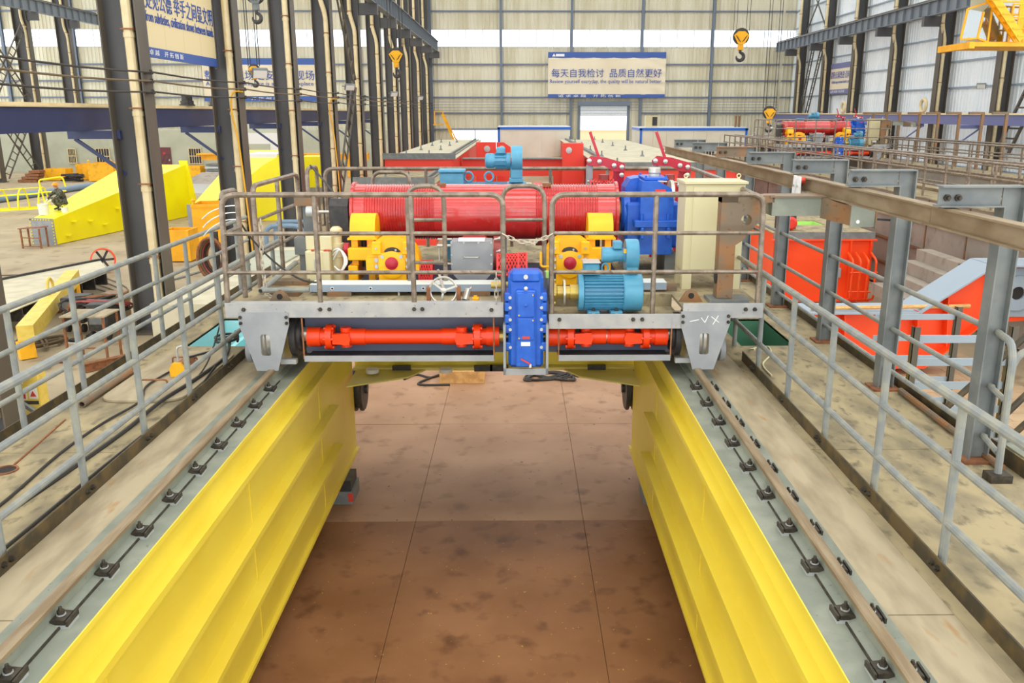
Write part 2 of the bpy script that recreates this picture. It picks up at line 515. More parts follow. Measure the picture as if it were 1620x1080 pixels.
# sheets in bays so that each sheet field is a piece of its own
ZW0, ZW1 = 10.73, 12.28
for k in range(len(posts_x) - 1):
    a, b = posts_x[k], posts_x[k + 1]
    corrug_x(MB(), a, b, YB, ZW1, 16.2).build('wall_sheet', 'sheet_cream', wb, 0)
    segs = []
    if a < 0 and b > -2 and a > -9:
        pass
    mb = MB()
    if abs(a - 4.87) < .2:
        corrug_x(mb, a, DOORX[0] - .2, YB, 0, ZW0); corrug_x(mb, DOORX[0] - .2, DOORX[1] + .2, YB, 5.6, ZW0); corrug_x(mb, DOORX[1] + .2, b, YB, 0, ZW0)
    elif abs(b + 1.55) < .2:
        corrug_x(mb, a, LWX[0], YB, 0, ZW0); corrug_x(mb, LWX[0], LWX[1], YB, 3.5, ZW0); corrug_x(mb, LWX[0], LWX[1], YB, 0, 1.6); corrug_x(mb, LWX[1], b, YB, 0, ZW0)
    else:
        corrug_x(mb, a, b, YB, 0, ZW0)
    mb.build('wall_sheet', 'sheet_cream', wb, 0)
    w = thing('window_%d' % (k + 1), 'ribbon window bay high in the corrugated end wall', 'window', (a, YB, ZW0), 'ribbon window bays of the end wall', 'structure')
    npane = 4
    for j in range(npane):
        x0 = a + .12 + (b - a - .24) * j / npane; x1 = a + .12 + (b - a - .24) * (j + 1) / npane
        MB().box(x0 + .03, x1 - .03, YB - .01, YB + .01, ZW0 + .06, ZW1 - .06).build('pane', 'window_glass', w, 0)
        MB().box(x1 - .03, x1 + .03, YB - .03, YB + .03, ZW0 + .06, ZW1 - .06).build('mullion', 'zinc', w, 0)
    MB().box(a, b, YB - .05, YB + .05, ZW0, ZW0 + .06).box(a, b, YB - .05, YB + .05, ZW1 - .06, ZW1).build('window_frame', 'zinc', w, 0)
for x in posts_x:
    if abs(x - 24.1) < .5: continue
    z0 = 0
    mb = MB(); ibeam(mb, (x, YB - .2, 0), (x, YB - .2, 16), .3, .22, .02, .02, up=(0, 1, 0)); mb.build('wall_post', 'steel_blue_grey', wb)
for z in (13.81, 9.25, 7.81, 6.36, 4.95):
    for k in range(len(posts_x) - 1):
        a, b = posts_x[k], posts_x[k + 1]
        if z < 5.2 and abs(a - 4.87) < .2: continue
        MB().box(a + .12, b - .12, YB - .16, YB - .06, z - .07, z + .07).build('girt', 'girt_blue', wb, 0)
for z in (3.5,):
    MB().box(-8, -1.6, YB - .16, YB - .06, z - .07, z + .07).build('girt', 'girt_blue', wb, 0)
for k, z in enumerate((5.2, 5.45, 5.7, 5.95)):
    MB().cyl((-8, YB - .4, z), (24, YB - .4, z), .02, 6).build('wall_wire', 'girt_blue', wb)
w = thing('window_20', 'low two pane window behind the yellow stair', 'window', (-4, YB, 1.6), kind='structure')
for x0, x1 in ((LWX[0] + .1, -4.1), (-4.0, LWX[1] - .1)):
    MB().box(x0, x1, YB - .01, YB + .01, 1.65, 3.45).build('pane', 'window_glass', w, 0)
MB().box(LWX[0], LWX[1], YB - .05, YB + .05, 3.42, 3.5).box(LWX[0], LWX[1], YB - .05, YB + .05, 1.58, 1.66).box(-4.1, -4.0, YB - .05, YB + .05, 1.6, 3.5).build('window_frame', 'zinc', w, 0)
d = thing('door_1', 'half raised roller shutter in the end wall', 'door', (8, YB, 0), kind='structure')
for k in range(7):
    MB().box(DOORX[0], DOORX[1], YB - .1, YB - .06, 4.72 + k * .13, 4.72 + k * .13 + .118).build('shutter_slat', 'zinc', d, 0)
MB().box(DOORX[0] - .25, DOORX[0], YB - .14, YB + .1, 0, 5.7).build('door_jamb', 'steel_blue_grey', d, 0)
MB().box(DOORX[1], DOORX[1] + .25, YB - .14, YB + .1, 0, 5.7).build('door_jamb', 'steel_blue_grey', d, 0)
MB().box(DOORX[0] - .25, DOORX[1] + .25, YB - .45, YB - .05, 5.6, 6.0).build('shutter_box', 'steel_blue_grey', d, 0)
struct('ground_outside', MB().box(-60, 40, 84, 130, -.35, -.05), 'outside_ground', 'pale yard outside the roller door')
struct('wall_outside', MB().box(2, 30, 104, 104.4, -.05, 2.9).box(2, 30, 103.95, 104.45, 2.9, 3.05), 'outside_wall', 'tan boundary wall beyond the roller door')

wr = thing('wall_right', 'white corrugated side wall with light girts', 'wall', (XR, 55, 0), kind='structure')
yr = [25.5, 32, 38.5] + COLS_R + [YB]
for k in range(len(yr) - 1):
    corrug_y(MB(), yr[k], yr[k + 1], XR, 0, 16.2).build('wall_sheet', 'sheet_white', wr, 0)
    for z in (13.81, 12.3, 10.7, 9.25, 7.81, 6.36, 3.4, 2.0):
        MB().box(XR - .14, XR - .05, yr[k] + .1, yr[k + 1] - .1, z - .05, z + .05).build('girt', 'light_blue_grey', wr, 0)

# ---- columns
def column(x0, x1, y, label, group, cor, zt=16.0):
    t = thing('column', label, 'column', ((x0 + x1) / 2, y, 0), group, 'structure')
    MB().box(x0, x0 + .03, y - .26, y + .26, 0, zt).build('flange', 'column_brown', t, 0)
    MB().box(x1 - .03, x1, y - .26, y + .26, 0, zt).build('flange', 'column_brown', t, 0)
    MB().box(x0 + .03, x1 - .03, y - .012, y + .012, 0, zt).build('web', 'column_grey', t, 0)
    MB().box(x0 - .1, x1 + .1, y - .35, y + .35, 0, .05).build('base_plate', 'column_brown', t, 0)
    MB().box(cor[0], cor[1], y - .16, y + .16, cor[2], cor[3]).build('corbel', 'column_grey', t, 0)
    return t
def downpipe(x, y, kink, label, group, zt=16.0, r=.105):
    t = thing('downpipe', label, 'pipe', (x, y, 0), group, 'structure')
    p = [(x, y, .3), (x, y, kink - .35), (x - .22, y, kink + .35), (x - .22, y, zt)]
    MB().tube(fillet(p, .3, 3), r, 10).build('pipe_run', 'pvc_pipe', t)
    for z in [1.7 + 1.62 * i for i in range(int(zt / 1.62) - 1)]:
        dx = 0 if z < kink else -.22
        MB().lathe([(r * 1.14, -.05), (r * 1.14, .05)], (x + dx, y, z), (0, 0, 1), 10).build('pipe_clip', 'pvc_pipe', t)
        MB().box(x + dx - r * 1.3, x + dx + r * 1.3, y - r - .01, y + .14, z + .1, z + .13).build('pipe_clip', 'rust', t)
    return t
for row, (x0, x1, ys_, kink, cor) in {'inner craneway': (-8.86, -8.06, COLS_L, 9.4, (-8.06, -7.1, 9.75, 10.3)), 'white side wall': (24.3, 24.98, COLS_R, 9.4, (23.2, 24.3, 9.75, 10.3)), 'far aisle': (-39.1, -38.0, (64.5, 70.8, 77.2), 11.6, (-38.0, -37.2, 11.9, 12.5))}.items():
    for y in ys_:
        column(x0, x1, y, 'dark steel H column in the row along the ' + row, 'columns along the ' + row, cor)
        downpipe(x1 - .22 if x1 < 0 else x0 + .2, y - .17, kink, 'cream downpipe on an H column along the ' + row, 'downpipes along the ' + row)
# ---- upper craneways
def runway(name, label, x, y0, y1, z0, z1, m, w=.36, step=1.1, stiff=True):
    t = thing(name, label, 'beam', (x, (y0 + y1) / 2, z0), kind='structure')
    mb = MB(); ibeam(mb, (x, y0, (z0 + z1) / 2), (x, y1, (z0 + z1) / 2), z1 - z0, w, .035, .02)
    mb.build('beam_body', m, t, 0)
    MB().box(x - .05, x + .05, y0, y1, z1, z1 + .12).build('rail', 'column_brown', t, 0)
    if stiff:
        y = y0 + .4
        while y < y1:
            MB().box(x - w / 2 + .02, x + w / 2 - .02, y - .012, y + .012, z0 + .035, z1 - .035).build('stiffener', m, t, 0)
            y += step
    return t
runway('crane_runway_beam', 'high grey crane runway beam with stiffeners along the inner columns', -7.35, 34, 81.6, 10.3, 11.2, 'runway_grey')
runway('crane_runway_beam', 'high grey crane runway beam with stiffeners along the white side wall', 23.6, 36, 81.6, 10.3, 11.1, 'runway_grey')
runway('crane_runway_beam', 'high crane runway beam in the far aisle', -37.4, 52, 81.0, 12.5, 13.4, 'runway_grey')
def lowbeam(label, x, y0, y1, z0, z1, m, ys, side):
    t = thing('low_runway_beam', label, 'beam', (x, (y0 + y1) / 2, z0), kind='structure')
    mb = MB(); mb.box(x - .14, x + .14, y0, y1, z0, z1); mb.build('beam_body', m, t, 0)
    MB().box(x - .2, x + .2, y0, y1, z1, z1 + .025).box(x - .04, x + .04, y0, y1, z1 + .025, z1 + .09).build('rail', 'pvc_pipe', t, 0)
    for y in ys:
        if y0 < y < y1:
            MB().box(min(x - .3 * side, x + .85 * side), max(x - .3 * side, x + .85 * side), y - .12, y + .12, z0 - .18, z0).build('bracket', m, t, 0)
            MB().bar((x - .2 * side, y, z0 - .18), (x + .85 * side, y, z0 - .95), .07, .07).build('knee_brace', m, t, 0)
lowbeam('navy lower runway beam on column brackets', -9.6, 11, 58, 4.58, 5.07, 'navy_beam', COLS_L, 1)
lowbeam('periwinkle blue lower runway beam on the side wall columns', 23.6, 30, 81, 4.36, 4.86, 'periwinkle_beam', COLS_R, -1)
for y, lab in ((25.8, 'dark twin cylinder stop on navy beam under the banner'), (28.2, 'dark twin cylinder stop on navy beam beside the floodlit column')):
    t = thing('beam_stop', lab, 'buffer', (-9.6, y, 5.16))
    MB().box(-9.72, -9.48, y - .3, y + .3, 5.16, 5.2).build('stop_base', 'black_steel', t)
    for dy in (-.16, .16):
        MB().lathe([(.13, 0), (.13, .1), (.1, .1), (.1, .24)], (-9.6, y + dy, 5.2), (0, 0, 1), 12).build('stop_cylinder', 'black_steel', t)
# conductor lines
for i, (z, m) in enumerate(((5.81, 'cable_black'), (5.626, 'cable_brown'), (5.4, 'cable_black'))):
    x = -7.93
    pts = []
    yy = [6.5] + COLS_L
    for a, b in zip(yy[:-1], yy[1:]):
        for k in range(4):
            t_ = k / 4; pts.append((x, a + (b - a) * t_, z - .05 * math.sin(PI * t_)))
    pts.append((x, COLS_L[-1], z))
    t = MB().tube(pts, .022, 6).build('conductor_line', m)
    tag(t, ['topmost black conductor line strung along the columns', 'tan middle conductor line strung along the columns', 'lowest black conductor line strung along the columns'][i], 'cable')
    for k, y in enumerate(COLS_L):
        o = MB().box(-8.06, -7.9, y - .17, y - .05, z - .045, z + .0).cyl((-7.93, y - .11, z - .05), (-7.93, y - .11, z + .045), .035, 8).build('line_insulator', 'black_rubber')
        tag(o, 'black insulator holding a conductor line on a column', 'insulator', 'conductor line insulators')
# lattice braces
def lattice(label, p0, p1, q0, q1, n, m='column_brown', r=.04):
    t = thing('lattice_brace', label, 'brace', p0, kind='structure')
    p0, p1, q0, q1 = map(Vector, (p0, p1, q0, q1))
    MB().bar(p0, p1, r * 2, r * 2).build('chord', m, t, 0); MB().bar(q0, q1, r * 2, r * 2).build('chord', m, t, 0)
    for i in range(n):
        k = (i + .5) / n
        MB().bar(p0.lerp(p1, k), q0.lerp(q1, k), r * 1.4, r * 1.4).build('rung', m, t, 0)
lattice('lattice brace rising between inner columns beside the banner wall', (-8.3, 40, .5), (-8.3, 45.6, 6.2), (-8.3, 39.4, .9), (-8.3, 45.0, 6.8), 11)
lattice('lattice brace falling between inner columns beside the banner wall', (-8.3, 45.6, 6.6), (-8.3, 39.8, 13.8), (-8.3, 45.0, 6.2), (-8.3, 39.4, 13.2), 12)
lattice('lattice brace crossing low between far aisle columns', (-38.4, 65, .4), (-38.4, 70.4, 6), (-38.4, 65.8, .2), (-38.4, 70.8, 5.4), 11)
lattice('second lattice brace crossing low between far aisle columns', (-38.4, 70.4, .4), (-38.4, 65, 6), (-38.4, 69.6, .2), (-38.4, 64.8, 5.2), 11)
lattice('lattice brace crossing high between far aisle columns', (-38.4, 65, 6.2), (-38.4, 70.4, 11.6), (-38.4, 65.8, 6), (-38.4, 70.8, 11.2), 11)
lattice('second lattice brace crossing high between far aisle columns', (-38.4, 70.4, 6.2), (-38.4, 65, 11.6), (-38.4, 69.6, 6), (-38.4, 64.8, 11.2), 11)
lattice('ladder-like brace on the side wall, next to its banner', (24.5, 76.8, 4.9), (24.5, 74.8, 10.0), (24.5, 76.2, 4.9), (24.5, 74.2, 10.0), 11)
lattice('ladder-like brace on the side wall, leaning to its banner', (24.5, 74.6, 4.9), (24.5, 72.0, 10.0), (24.5, 75.2, 4.9), (24.5, 72.6, 10.0), 11)
lattice('wide lattice brace on the side wall below the yellow cab', (24.4, 44.4, 3.0), (24.4, 41.0, 8.4), (24.4, 43.2, 3.0), (24.4, 39.8, 8.4), 11, r=.06)
lattice('crossing rods above the runway on the side wall', (24.6, 77, 11.5), (24.6, 72, 15.8), (24.6, 72, 11.5), (24.6, 77, 15.8), 0)
# aisle end block with barred windows
wl = thing('wall_aisle_end', 'grey green plaster block closing the far aisle', 'wall', (-26, 76, 0), kind='structure')
MB().box(-56, -9.4, 76, 81.6, 0, 3.55).build('plaster_body', 'plaster', wl, 0)
for i, (x0, x1, z0, z1) in enumerate(((-38.9, -38.3, .8, 1.95), (-36.5, -35.4, .72, 1.98), (-28.5, -27.5, .75, 1.98))):
    w = thing('window_%d' % (31 + i), 'barred window with cream frame in the plaster block', 'window', (x0, 76, z0), 'barred windows of the plaster block', 'structure')
    MB().box(x0, x1, 75.93, 76.0, z0, z1).build('pane', 'dark_cavity', w, 0)
    f = .06
    MB().box(x0 - f, x1 + f, 75.86, 75.95, z0 - f, z0).box(x0 - f, x1 + f, 75.86, 75.95, z1, z1 + f).box(x0 - f, x0, 75.86, 75.95, z0, z1).box(x1, x1 + f, 75.86, 75.95, z0, z1).build('window_frame', 'pvc_pipe', w, 0)
    n = 5
    for k in range(1, n):
        x = x0 + (x1 - x0) * k / n
        MB().cyl((x, 75.9, z0), (x, 75.9, z1), .022, 6).build('window_bar', 'pvc_pipe', w)
    MB().box(x0, x1, 75.88, 75.93, (z0 + z1) / 2 - .03, (z0 + z1) / 2 + .03).build('window_bar', 'pvc_pipe', w, 0)
d = thing('door_2', 'maroon steel door in the plaster block', 'door', (-30.7, 76, 0), kind='structure')
MB().box(-31.1, -30.1, 75.9, 76, 0, 2.1).build('door_leaf', 'door_maroon', d, 0)
MB().box(-30.3, -30.2, 75.85, 75.9, .95, 1.1).build('door_handle', 'zinc', d, 0)
MB().box(-30.75, -30.55, 75.88, 75.9, 1.5, 1.7).build('door_sign', 'sign_red', d, 0)
d = thing('door_3', 'maroon steel door behind the far lattice braces', 'door', (-41.5, 76, 0), kind='structure')
MB().box(-42.0, -41.0, 75.9, 76, 0, 2.2).build('door_leaf', 'door_maroon', d, 0)
d = thing('door_4', 'white framed opening beside the yellow beam stack', 'door', (-22, 76, 0), kind='structure')
MB().box(-23.6, -19.3, 75.7, 76, 0, 3.3).build('door_surround', 'white_plastic', d, 0)
MB().box(-23.3, -21.4, 75.66, 75.7, .3, 2.4).build('door_opening', 'plaster', d, 0)
MB().box(-23.2, -22.7, 75.62, 75.66, .9, 1.8).build('door_window', 'green_paint', d, 0)
# ---- site cabins at the end wall
def cabin(label, x0, x1, y0, y1, h, trims):
    t = thing('site_cabin', label, 'cabin', ((x0 + x1) / 2, y0, 0))
    n = int(round((x1 - x0) / 1.12))
    for k in range(n):
        a = x0 + (x1 - x0) * k / n; b = x0 + (x1 - x0) * (k + 1) / n
        MB().box(a + .006, b - .006, y0, y0 + .06, 0, h).build('wall_panel', 'cabin_white', t, 0)
    MB().box(x0, x1, y0 + .06, y1, 0, h - .02).build('cabin_body', 'cabin_white', t, 0)
    MB().box(x0 - .05, x1 + .05, y0 - .05, y1, h - .16, h + .04).build('roof_trim', 'trim_blue', t, 0)
    for x in trims:
        MB().box(x - .09, x + .09, y0 - .05, y0 + .02, 0, h).build('corner_trim', 'trim_blue', t, 0)
    MB().box(x0 - .02, x1 + .02, y0 - .02, y1, h + .04, h + .1).build('roof', 'white_plastic', t, 0)
    return t
cabin('white panel cabin with blue trim beside the red girder ends', -1.68, 4.3, 73, 78, 3.8, (-1.62,))
cb = cabin('long white panel cabin with barred windows and maroon door', 10.1, 19.1, 73, 78, 3.72, (10.2, 19.0))
MB().box(11.0, 12.2, 72.9, 73, 0, 2.05).build('door', 'door_maroon', cb, 0)
for x0, x1 in ((15.2, 16.4), (18.0, 19.0)):
    f = MB().box(x0, x1, 72.92, 73, .9, 2.1).build('window', 'dark_cavity', cb, 0)
    MB().box(x0 + .05, x1 - .05, 72.9, 72.94, .95, 1.5).build('pane', 'wood' if x0 > 17 else 'cabinet_beige', f, 0)
    for k in range(6):
        x = x0 + (x1 - x0) * k / 5
        MB().box(x - .025, x + .025, 72.86, 72.9, .85, 2.15).build('bar', 'pvc_pipe', f, 0)
    for z in (.87, 1.5, 2.13):
        MB().box(x0 - .03, x1 + .03, 72.84, 72.9, z - .03, z + .03).build('bar', 'pvc_pipe', f, 0)
for x, z in ((12.6, 1.7), (13.7, 1.6)):
    MB().box(x, x + .55, 72.9, 72.97, z - .55, z + .15).build('notice_board', 'white_plastic', cb, 0)
    MB().box(x + .05, x + .5, 72.88, 72.9, z - .02, z + .1).build('notice_print', 'sign_red', cb, 0)
ac = thing('air_conditioner', 'boxy outdoor air conditioner on the long cabin roof', 'air conditioner', (10.9, 73.4, 3.82))
MB().box(10.6, 11.6, 73.2, 73.8, 3.84, 4.75).build('casing', 'cabinet_beige', ac)
MB().box(11.15, 11.55, 73.16, 73.2, 3.95, 4.65).build('grille', 'dark_cavity', ac, 0)
for x, lab in ((18.3, 'slim vent pipe on the long cabin roof, beside its twin'), (18.6, 'slim vent pipe on the long cabin roof, at its blue corner')):
    o = MB().cyl((x, 74, 3.82), (x, 74, 4.7), .1, 8).lathe([(.16, 0), (.02, .15)], (x, 74, 4.7), (0, 0, 1), 8).build('vent_pipe', 'bare_steel'); tag(o, lab, 'pipe')
# notices under the near cabin
for x, w_, m, lab in ((1.6, .9, 'white_plastic', 'white notice board leaning at the short cabin wall'), (2.9, .9, 'cabinet_beige', 'cream switch cabinet against the short cabin wall'), (3.5, .6, 'dark_cavity', 'dark cupboard against the short cabin wall')):
    t = thing('wall_cupboard', lab, 'cupboard', (x, 72.7, 0))
    MB().box(x, x + w_ * .6, 72.5, 72.9, 0, 1.5).build('body', m, t, 0)
    MB().box(x + .05, x + w_ * .6 - .05, 72.47, 72.5, .8, 1.4).build('front_panel', 'sign_red' if m == 'white_plastic' else m, t, 0)
# ---- banners
t = thing('banner', 'wide cream banner with blue slogan on the end wall', 'banner', (8.1, YB - .5, 6.3))
bx0, bx1, bz0, bz1 = 2.73, 13.46, 6.31, 10.3
def wrinkle(u, v):
    x = bx0 + (bx1 - bx0) * u; z = bz0 + .3 + (bz1 - bz0 - .78) * v
    return (x, YB - .5 + .035 * math.sin(u * 37 + 3 * v) + .04 * math.sin((u - .9) * 30 + v * 24) * max(0, u - .7) * 3, z)
MB().grid(wrinkle, 60, 20).build('banner_sheet', 'banner_cloth', t)
MB().box(bx0, bx1, YB - .53, YB - .352, bz1 - .5, bz1).build('banner_header', 'banner_blue', t, 0)
MB().box(bx0, bx1, YB - .53, YB - .45, bz0, bz0 + .32).build('banner_footer', 'banner_blue', t, 0)
R_ = (PI / 2, 0, 0)
fy = YB - .58
text('每天自我检讨  品质自然更好', .86, (3.04, fy, 8.1), R_, 'banner_print', t, fit=(10.05, .76))
text('Review yourself everyday, the quality will be natural better.', .5, (2.9, fy, 7.5), R_, 'banner_print', t, fit=(10.25, .44))
text('追 求 卓 越    开 拓 创 新', .27, (3.66, fy, 6.36), R_, 'banner_white', t, fit=(5.75, .24))
MB().prism([(3.08, 9.92), (3.4, 9.92), (3.25, 10.18)], 'xz', fy, fy + .02).box(3.42, 4.2, fy, fy + .02, 9.92, 10.14).build('banner_logo', 'banner_white', t, 0)
# banner in the aisle
t = thing('banner', 'pale banner with blue slogan at the far aisle end, behind the columns', 'banner', (-23, 81.6, 6))
MB().box(-28.7, -18.4, 81.5, 81.7, 6.46, 9.2).build('banner_sheet', 'banner_cloth', t, 0)
MB().box(-28.7, -18.4, 81.48, 81.7, 9.2, 9.75).build('banner_header', 'banner_blue', t, 0)
MB().box(-28.7, -18.4, 81.48, 81.7, 6.0, 6.46).build('banner_footer', 'banner_blue', t, 0)
text('整洁的现场是安全的现场', .93, (-28.5, 81.45, 7.86), R_, 'banner_print', t, fit=(9.95, .86))
text('A well-kept workplace is a safe workplace', .62, (-28.45, 81.45, 7.28), R_, 'banner_print', t, fit=(9.8, .46))
text('追 求 卓 越    开 拓 创 新', .3, (-27.6, 81.45, 6.1), R_, 'banner_white', t, fit=(5.7, .28))
# banner panel near
t = thing('banner', 'cream panel banner hung between two inner columns, slogan in blue', 'banner', (-8.75, 22.8, 6.3))
ya, yb, za, zb = 19.75, 25.78, 6.22, 9.4
XN = -8.62
n = 5
for k in range(n):
    a = ya + (yb - ya) * k / n; b = ya + (yb - ya) * (k + 1) / n
    MB().box(XN - .05, XN, a + .004, b - .004, za + .22, zb).build('panel', 'banner_cloth_near', t, 0)
MB().box(XN - .06, XN + .02, ya, yb, za, za + .225).build('banner_footer', 'banner_blue', t, 0)
MB().box(XN - .06, XN + .03, yb - .06, yb, za - .05, zb).build('banner_edge', 'column_grey', t, 0)
RX = (PI / 2, 0, PI / 2)
fx = XN + .012
text('细微处见公德 举手之间显文明', .56, (fx, 20.35, 7.3), RX, 'banner_print', t, fit=(5.3, .45))
text('from subtleties, civilization shows between hands.', .36, (fx, 21.1, 6.98), RX, 'banner_print', t, fit=(4.55, .28))
text('追 求 卓 越    开 拓 创 新', .15, (XN + .03, 20.4, 6.27), RX, 'banner_white', t, fit=(2.75, .13))
# side wall banner
t = thing('banner', 'small blue and cream panel banner on the white side wall', 'banner', (24.9, 68.5, 6.4))
MB().box(24.9, 25.16, 65.4, 70.9, 6.75, 8.3).build('banner_sheet', 'banner_cloth', t, 0)
MB().box(24.88, 24.96, 65.4, 70.9, 8.3, 8.7).build('banner_header', 'periwinkle_beam', t, 0)
MB().box(24.88, 24.96, 65.4, 70.9, 6.4, 6.75).build('banner_footer', 'periwinkle_beam', t, 0)
RM = (PI / 2, 0, -PI / 2)
text('累积点滴改进 迈向完美', .58, (24.85, 70.7, 7.55), RM, 'banner_print', t, fit=(5.0, .55))
text('A little improvement leads to perfection', .34, (24.85, 70.4, 7.12), RM, 'banner_print', t, fit=(4.6, .3))
text('追 求 卓 越  开 拓 创 新', .2, (24.85, 70.5, 6.48), RM, 'banner_white', t, fit=(3, .2))
# far aisle panel
t = thing('banner', 'cropped pale banner on the far aisle columns', 'banner', (-38.2, 61, 5.6))
MB().box(-38.3, -38.25, 58.5, 63.9, 6.0, 9.0).build('banner_sheet', 'banner_cloth', t, 0)
MB().box(-38.32, -38.22, 58.5, 63.9, 5.6, 6.0).build('banner_footer', 'banner_blue', t, 0)
text('design.', .5, (-38.2, 62.2, 6.6), RX, 'banner_print', t, wscale=.8)

# ---- roof: opaque sheeting with open skylight bands running across the hall
rf = thing('roof', 'sheet roof with skylight bands high above the hall', 'roof', (-14, 38, 17), kind='structure')
y = -12.0
while y < 84:
    MB().box(-58, 27, y, y + 3.0, 17.0, 17.1).build('roof_sheet', 'sheet_cream', rf, 0)
    y += 6.0
# ---------------------------------------------------------------- the two crane girders under the trolley
ZD = 2.35
def girder(side, xin, xo, label, inner_mat, hole):
    """side -1: girder on the column side; +1: the other. xin = inner edge of the top plate, xo = outer edge."""
    s = side                       # outward direction
    X = lambda d: xin + s * d      # distance outward from the inner edge
    def bx(d0, d1, y0, y1, z0, z1):
        a, b = sorted((X(d0), X(d1))); return (a, b, y0, y1, z0, z1)
    W_ = abs(xo - xin)
    t = thing('box_girder', label, 'girder', ((xin + xo) / 2, 6, .36))
    Y0, Y1 = 1.5, 11.35
    MB().box(*bx(.04, .055, Y0, Y1, .38, 2.32)).build('inner_web', 'yellow_paint', t, 0)
    MB().box(*bx(W_ - .06, W_ - .045, Y0, Y1, .38, 2.32)).build('outer_web', 'yellow_paint', t, 0)
    MB().box(*bx(.0, W_, Y0, Y1, .345, .38)).build('bottom_flange', 'yellow_paint', t, 0)
    MB().box(*bx(.055, W_ - .06, Y1 - .03, Y1 - .01, .38, 2.32)).build('end_plate', 'yellow_paint', t, 0)
    MB().box(*bx(-.004, .004, Y0, Y1, 2.318, 2.352)).build('top_edge', 'yellow_paint', t, 0)
    MB().box(*bx(.004, .42, Y0, Y1, 2.32, ZD)).build('rail_seat_plate', 'grey_paint', t, 0)
    MB().box(*bx(.42, .78, Y0, 4.02, 2.32, ZD - .002)).build('dust_strip_plate', 'dusty_strip', t, 0)
    MB().box(*bx(.42, .78, 4.03, Y1, 2.32, ZD - .002)).build('dust_strip_plate', 'dusty_strip', t, 0)
    h0, h1, hy0, hy1 = hole
    a, b = sorted((X(.78), xo)); c, d = sorted((h0, h1))
    ym = 6.35
    for (x0, x1, y0, y1) in ((a, b, Y0, ym - .004), (a, b, ym + .004, hy0), (a, c, hy0, hy1), (d, b, hy0, hy1), (a, b, hy1, 14.5)):
        MB().box(x0, x1, y0, y1, 2.32, ZD).build('deck_plate', 'dusty_deck', t, 0)
    w = .02
    MB().box(c - w, d + w, hy0 - w, hy0, 1.6, 2.34).box(c - w, d + w, hy1, hy1 + w, 1.6, 2.34).box(c - w, c, hy0, hy1, 1.6, 2.34).box(d, d + w, hy0, hy1, 1.6, 2.34).box(c, d, hy0, hy1, 1.55, 1.62).build('hatch_well', inner_mat, t, 0)
    MB().box(c + .2, c + .26, hy0, hy1, 1.62, 2.1).build('well_stiffener', inner_mat, t, 0)
    # longitudinal stiffeners: flat with a short lip
    for z, p, y1 in ((2.09, .06, Y1), (1.51, .075, 9.9 if s < 0 else 9.6), (.965, .08, 10.0 if s < 0 else 9.7)):
        x0 = .04; 
        MB().box(*bx(x0 - p - .035, x0, Y0, y1, z - .012, z)).box(*bx(x0 - p - .035, x0 - p - .023, Y0, y1, z - .055, z - .012)).build('stiffener', 'yellow_paint', t, 0)
    for y in (4.15, 6.75, 9.35):
        for z0, z1 in ((.4, .9), (.98, 1.44), (1.53, 2.02)):
            MB().box(*bx(.032, .042, y - .008, y + .008, z0, z1)).build('weld_seam', 'yellow_paint', t, 0)
    return t
girder(-1, -2.27, -4.22, 'yellow crane girder lying beneath the wheel beside the hatch cover', 'cyan_paint', (-3.12, -3.86, 9.55, 10.95))
girder(1, 1.555, 3.72, 'yellow crane girder lying beneath the hanger posts with green hatch well', 'green_paint', (2.56, 3.2, 9.5, 10.85))
# tie between the girder ends
t = thing('end_tie_beam', 'pale yellow tie beam joining the two girder ends', 'beam', (-.3, 11.6, 1.5))
MB().box(-2.3, 1.62, 11.36, 11.9, 1.5, 1.54).build('top_flange', 'pale_yellow_paint', t, 0)
MB().box(-2.3, 1.62, 11.5, 11.52, 1.54, 1.98).build('web', 'yellow_paint', t, 0)
for sx, x in ((1, -2.25), (-1, 1.575)):
    MB().prism([(x, 11.34), (x + sx * .95, 11.34), (x + sx * .75, 11.0), (x, 10.6)], 'xy', 1.50, 1.52).build('gusset', 'pale_yellow_paint', t, 0)
for x in (-1.75, -.62, -.4, .95):
    MB().box(x, x + .25, 11.3, 11.36, 1.5, 1.58).build('splice_plate', 'black_steel', t, 0)
for x in (-2.0, -1.0):
    MB().lathe([(.09, 0), (.09, .05), (.05, .06)], (x, 11.15, 1.54), (0, 0, 1), 14).build('tape_roll', 'white_plastic', t)
for x, lab in ((-2.3, 'dark spoked wheel half hidden behind yellow girder end, hatch cover side'), (1.6, 'dark spoked wheel half hidden behind yellow girder end, hanger post side')):
    t = thing('idler_roller', lab, 'wheel', (x, 11.6, .95))
    MB().lathe([(.05, -.08), (.3, -.08), (.32, -.06), (.32, -.03), (.27, -.02), (.27, .02), (.32, .03), (.32, .06), (.3, .08), (.05, .08)], (x, 11.72, 1.12), (1, 0, 0), 24).build('wheel_tread', 'black_steel', t)
    MB().cyl((x - .12, 11.72, 1.12), (x + .12, 11.72, 1.12), .07, 12).build('axle', 'black_steel', t)
for x0, x1, y, lab in ((-2.5, -2.17, 10.35, 'grey steel block propping girder near the dark wheel'), (1.62, 1.95, 10.3, 'steel block with red end propping girder near the tray')):
    t = thing('support_block', lab, 'block', ((x0 + x1) / 2, y, .02))
    MB().box(x0, x1, y - .12, y + .35, .022, .2).build('lower_beam', 'post_grey', t)
    MB().box(x0 + .05, x1 - .02, y - .1, y + .3, .2, .345).build('upper_beam', 'black_steel', t)
    MB().box(x1 - .06, x1 + .005, y - .125, y - .118, .06, .18).build('red_mark', 'sign_red', t, 0)
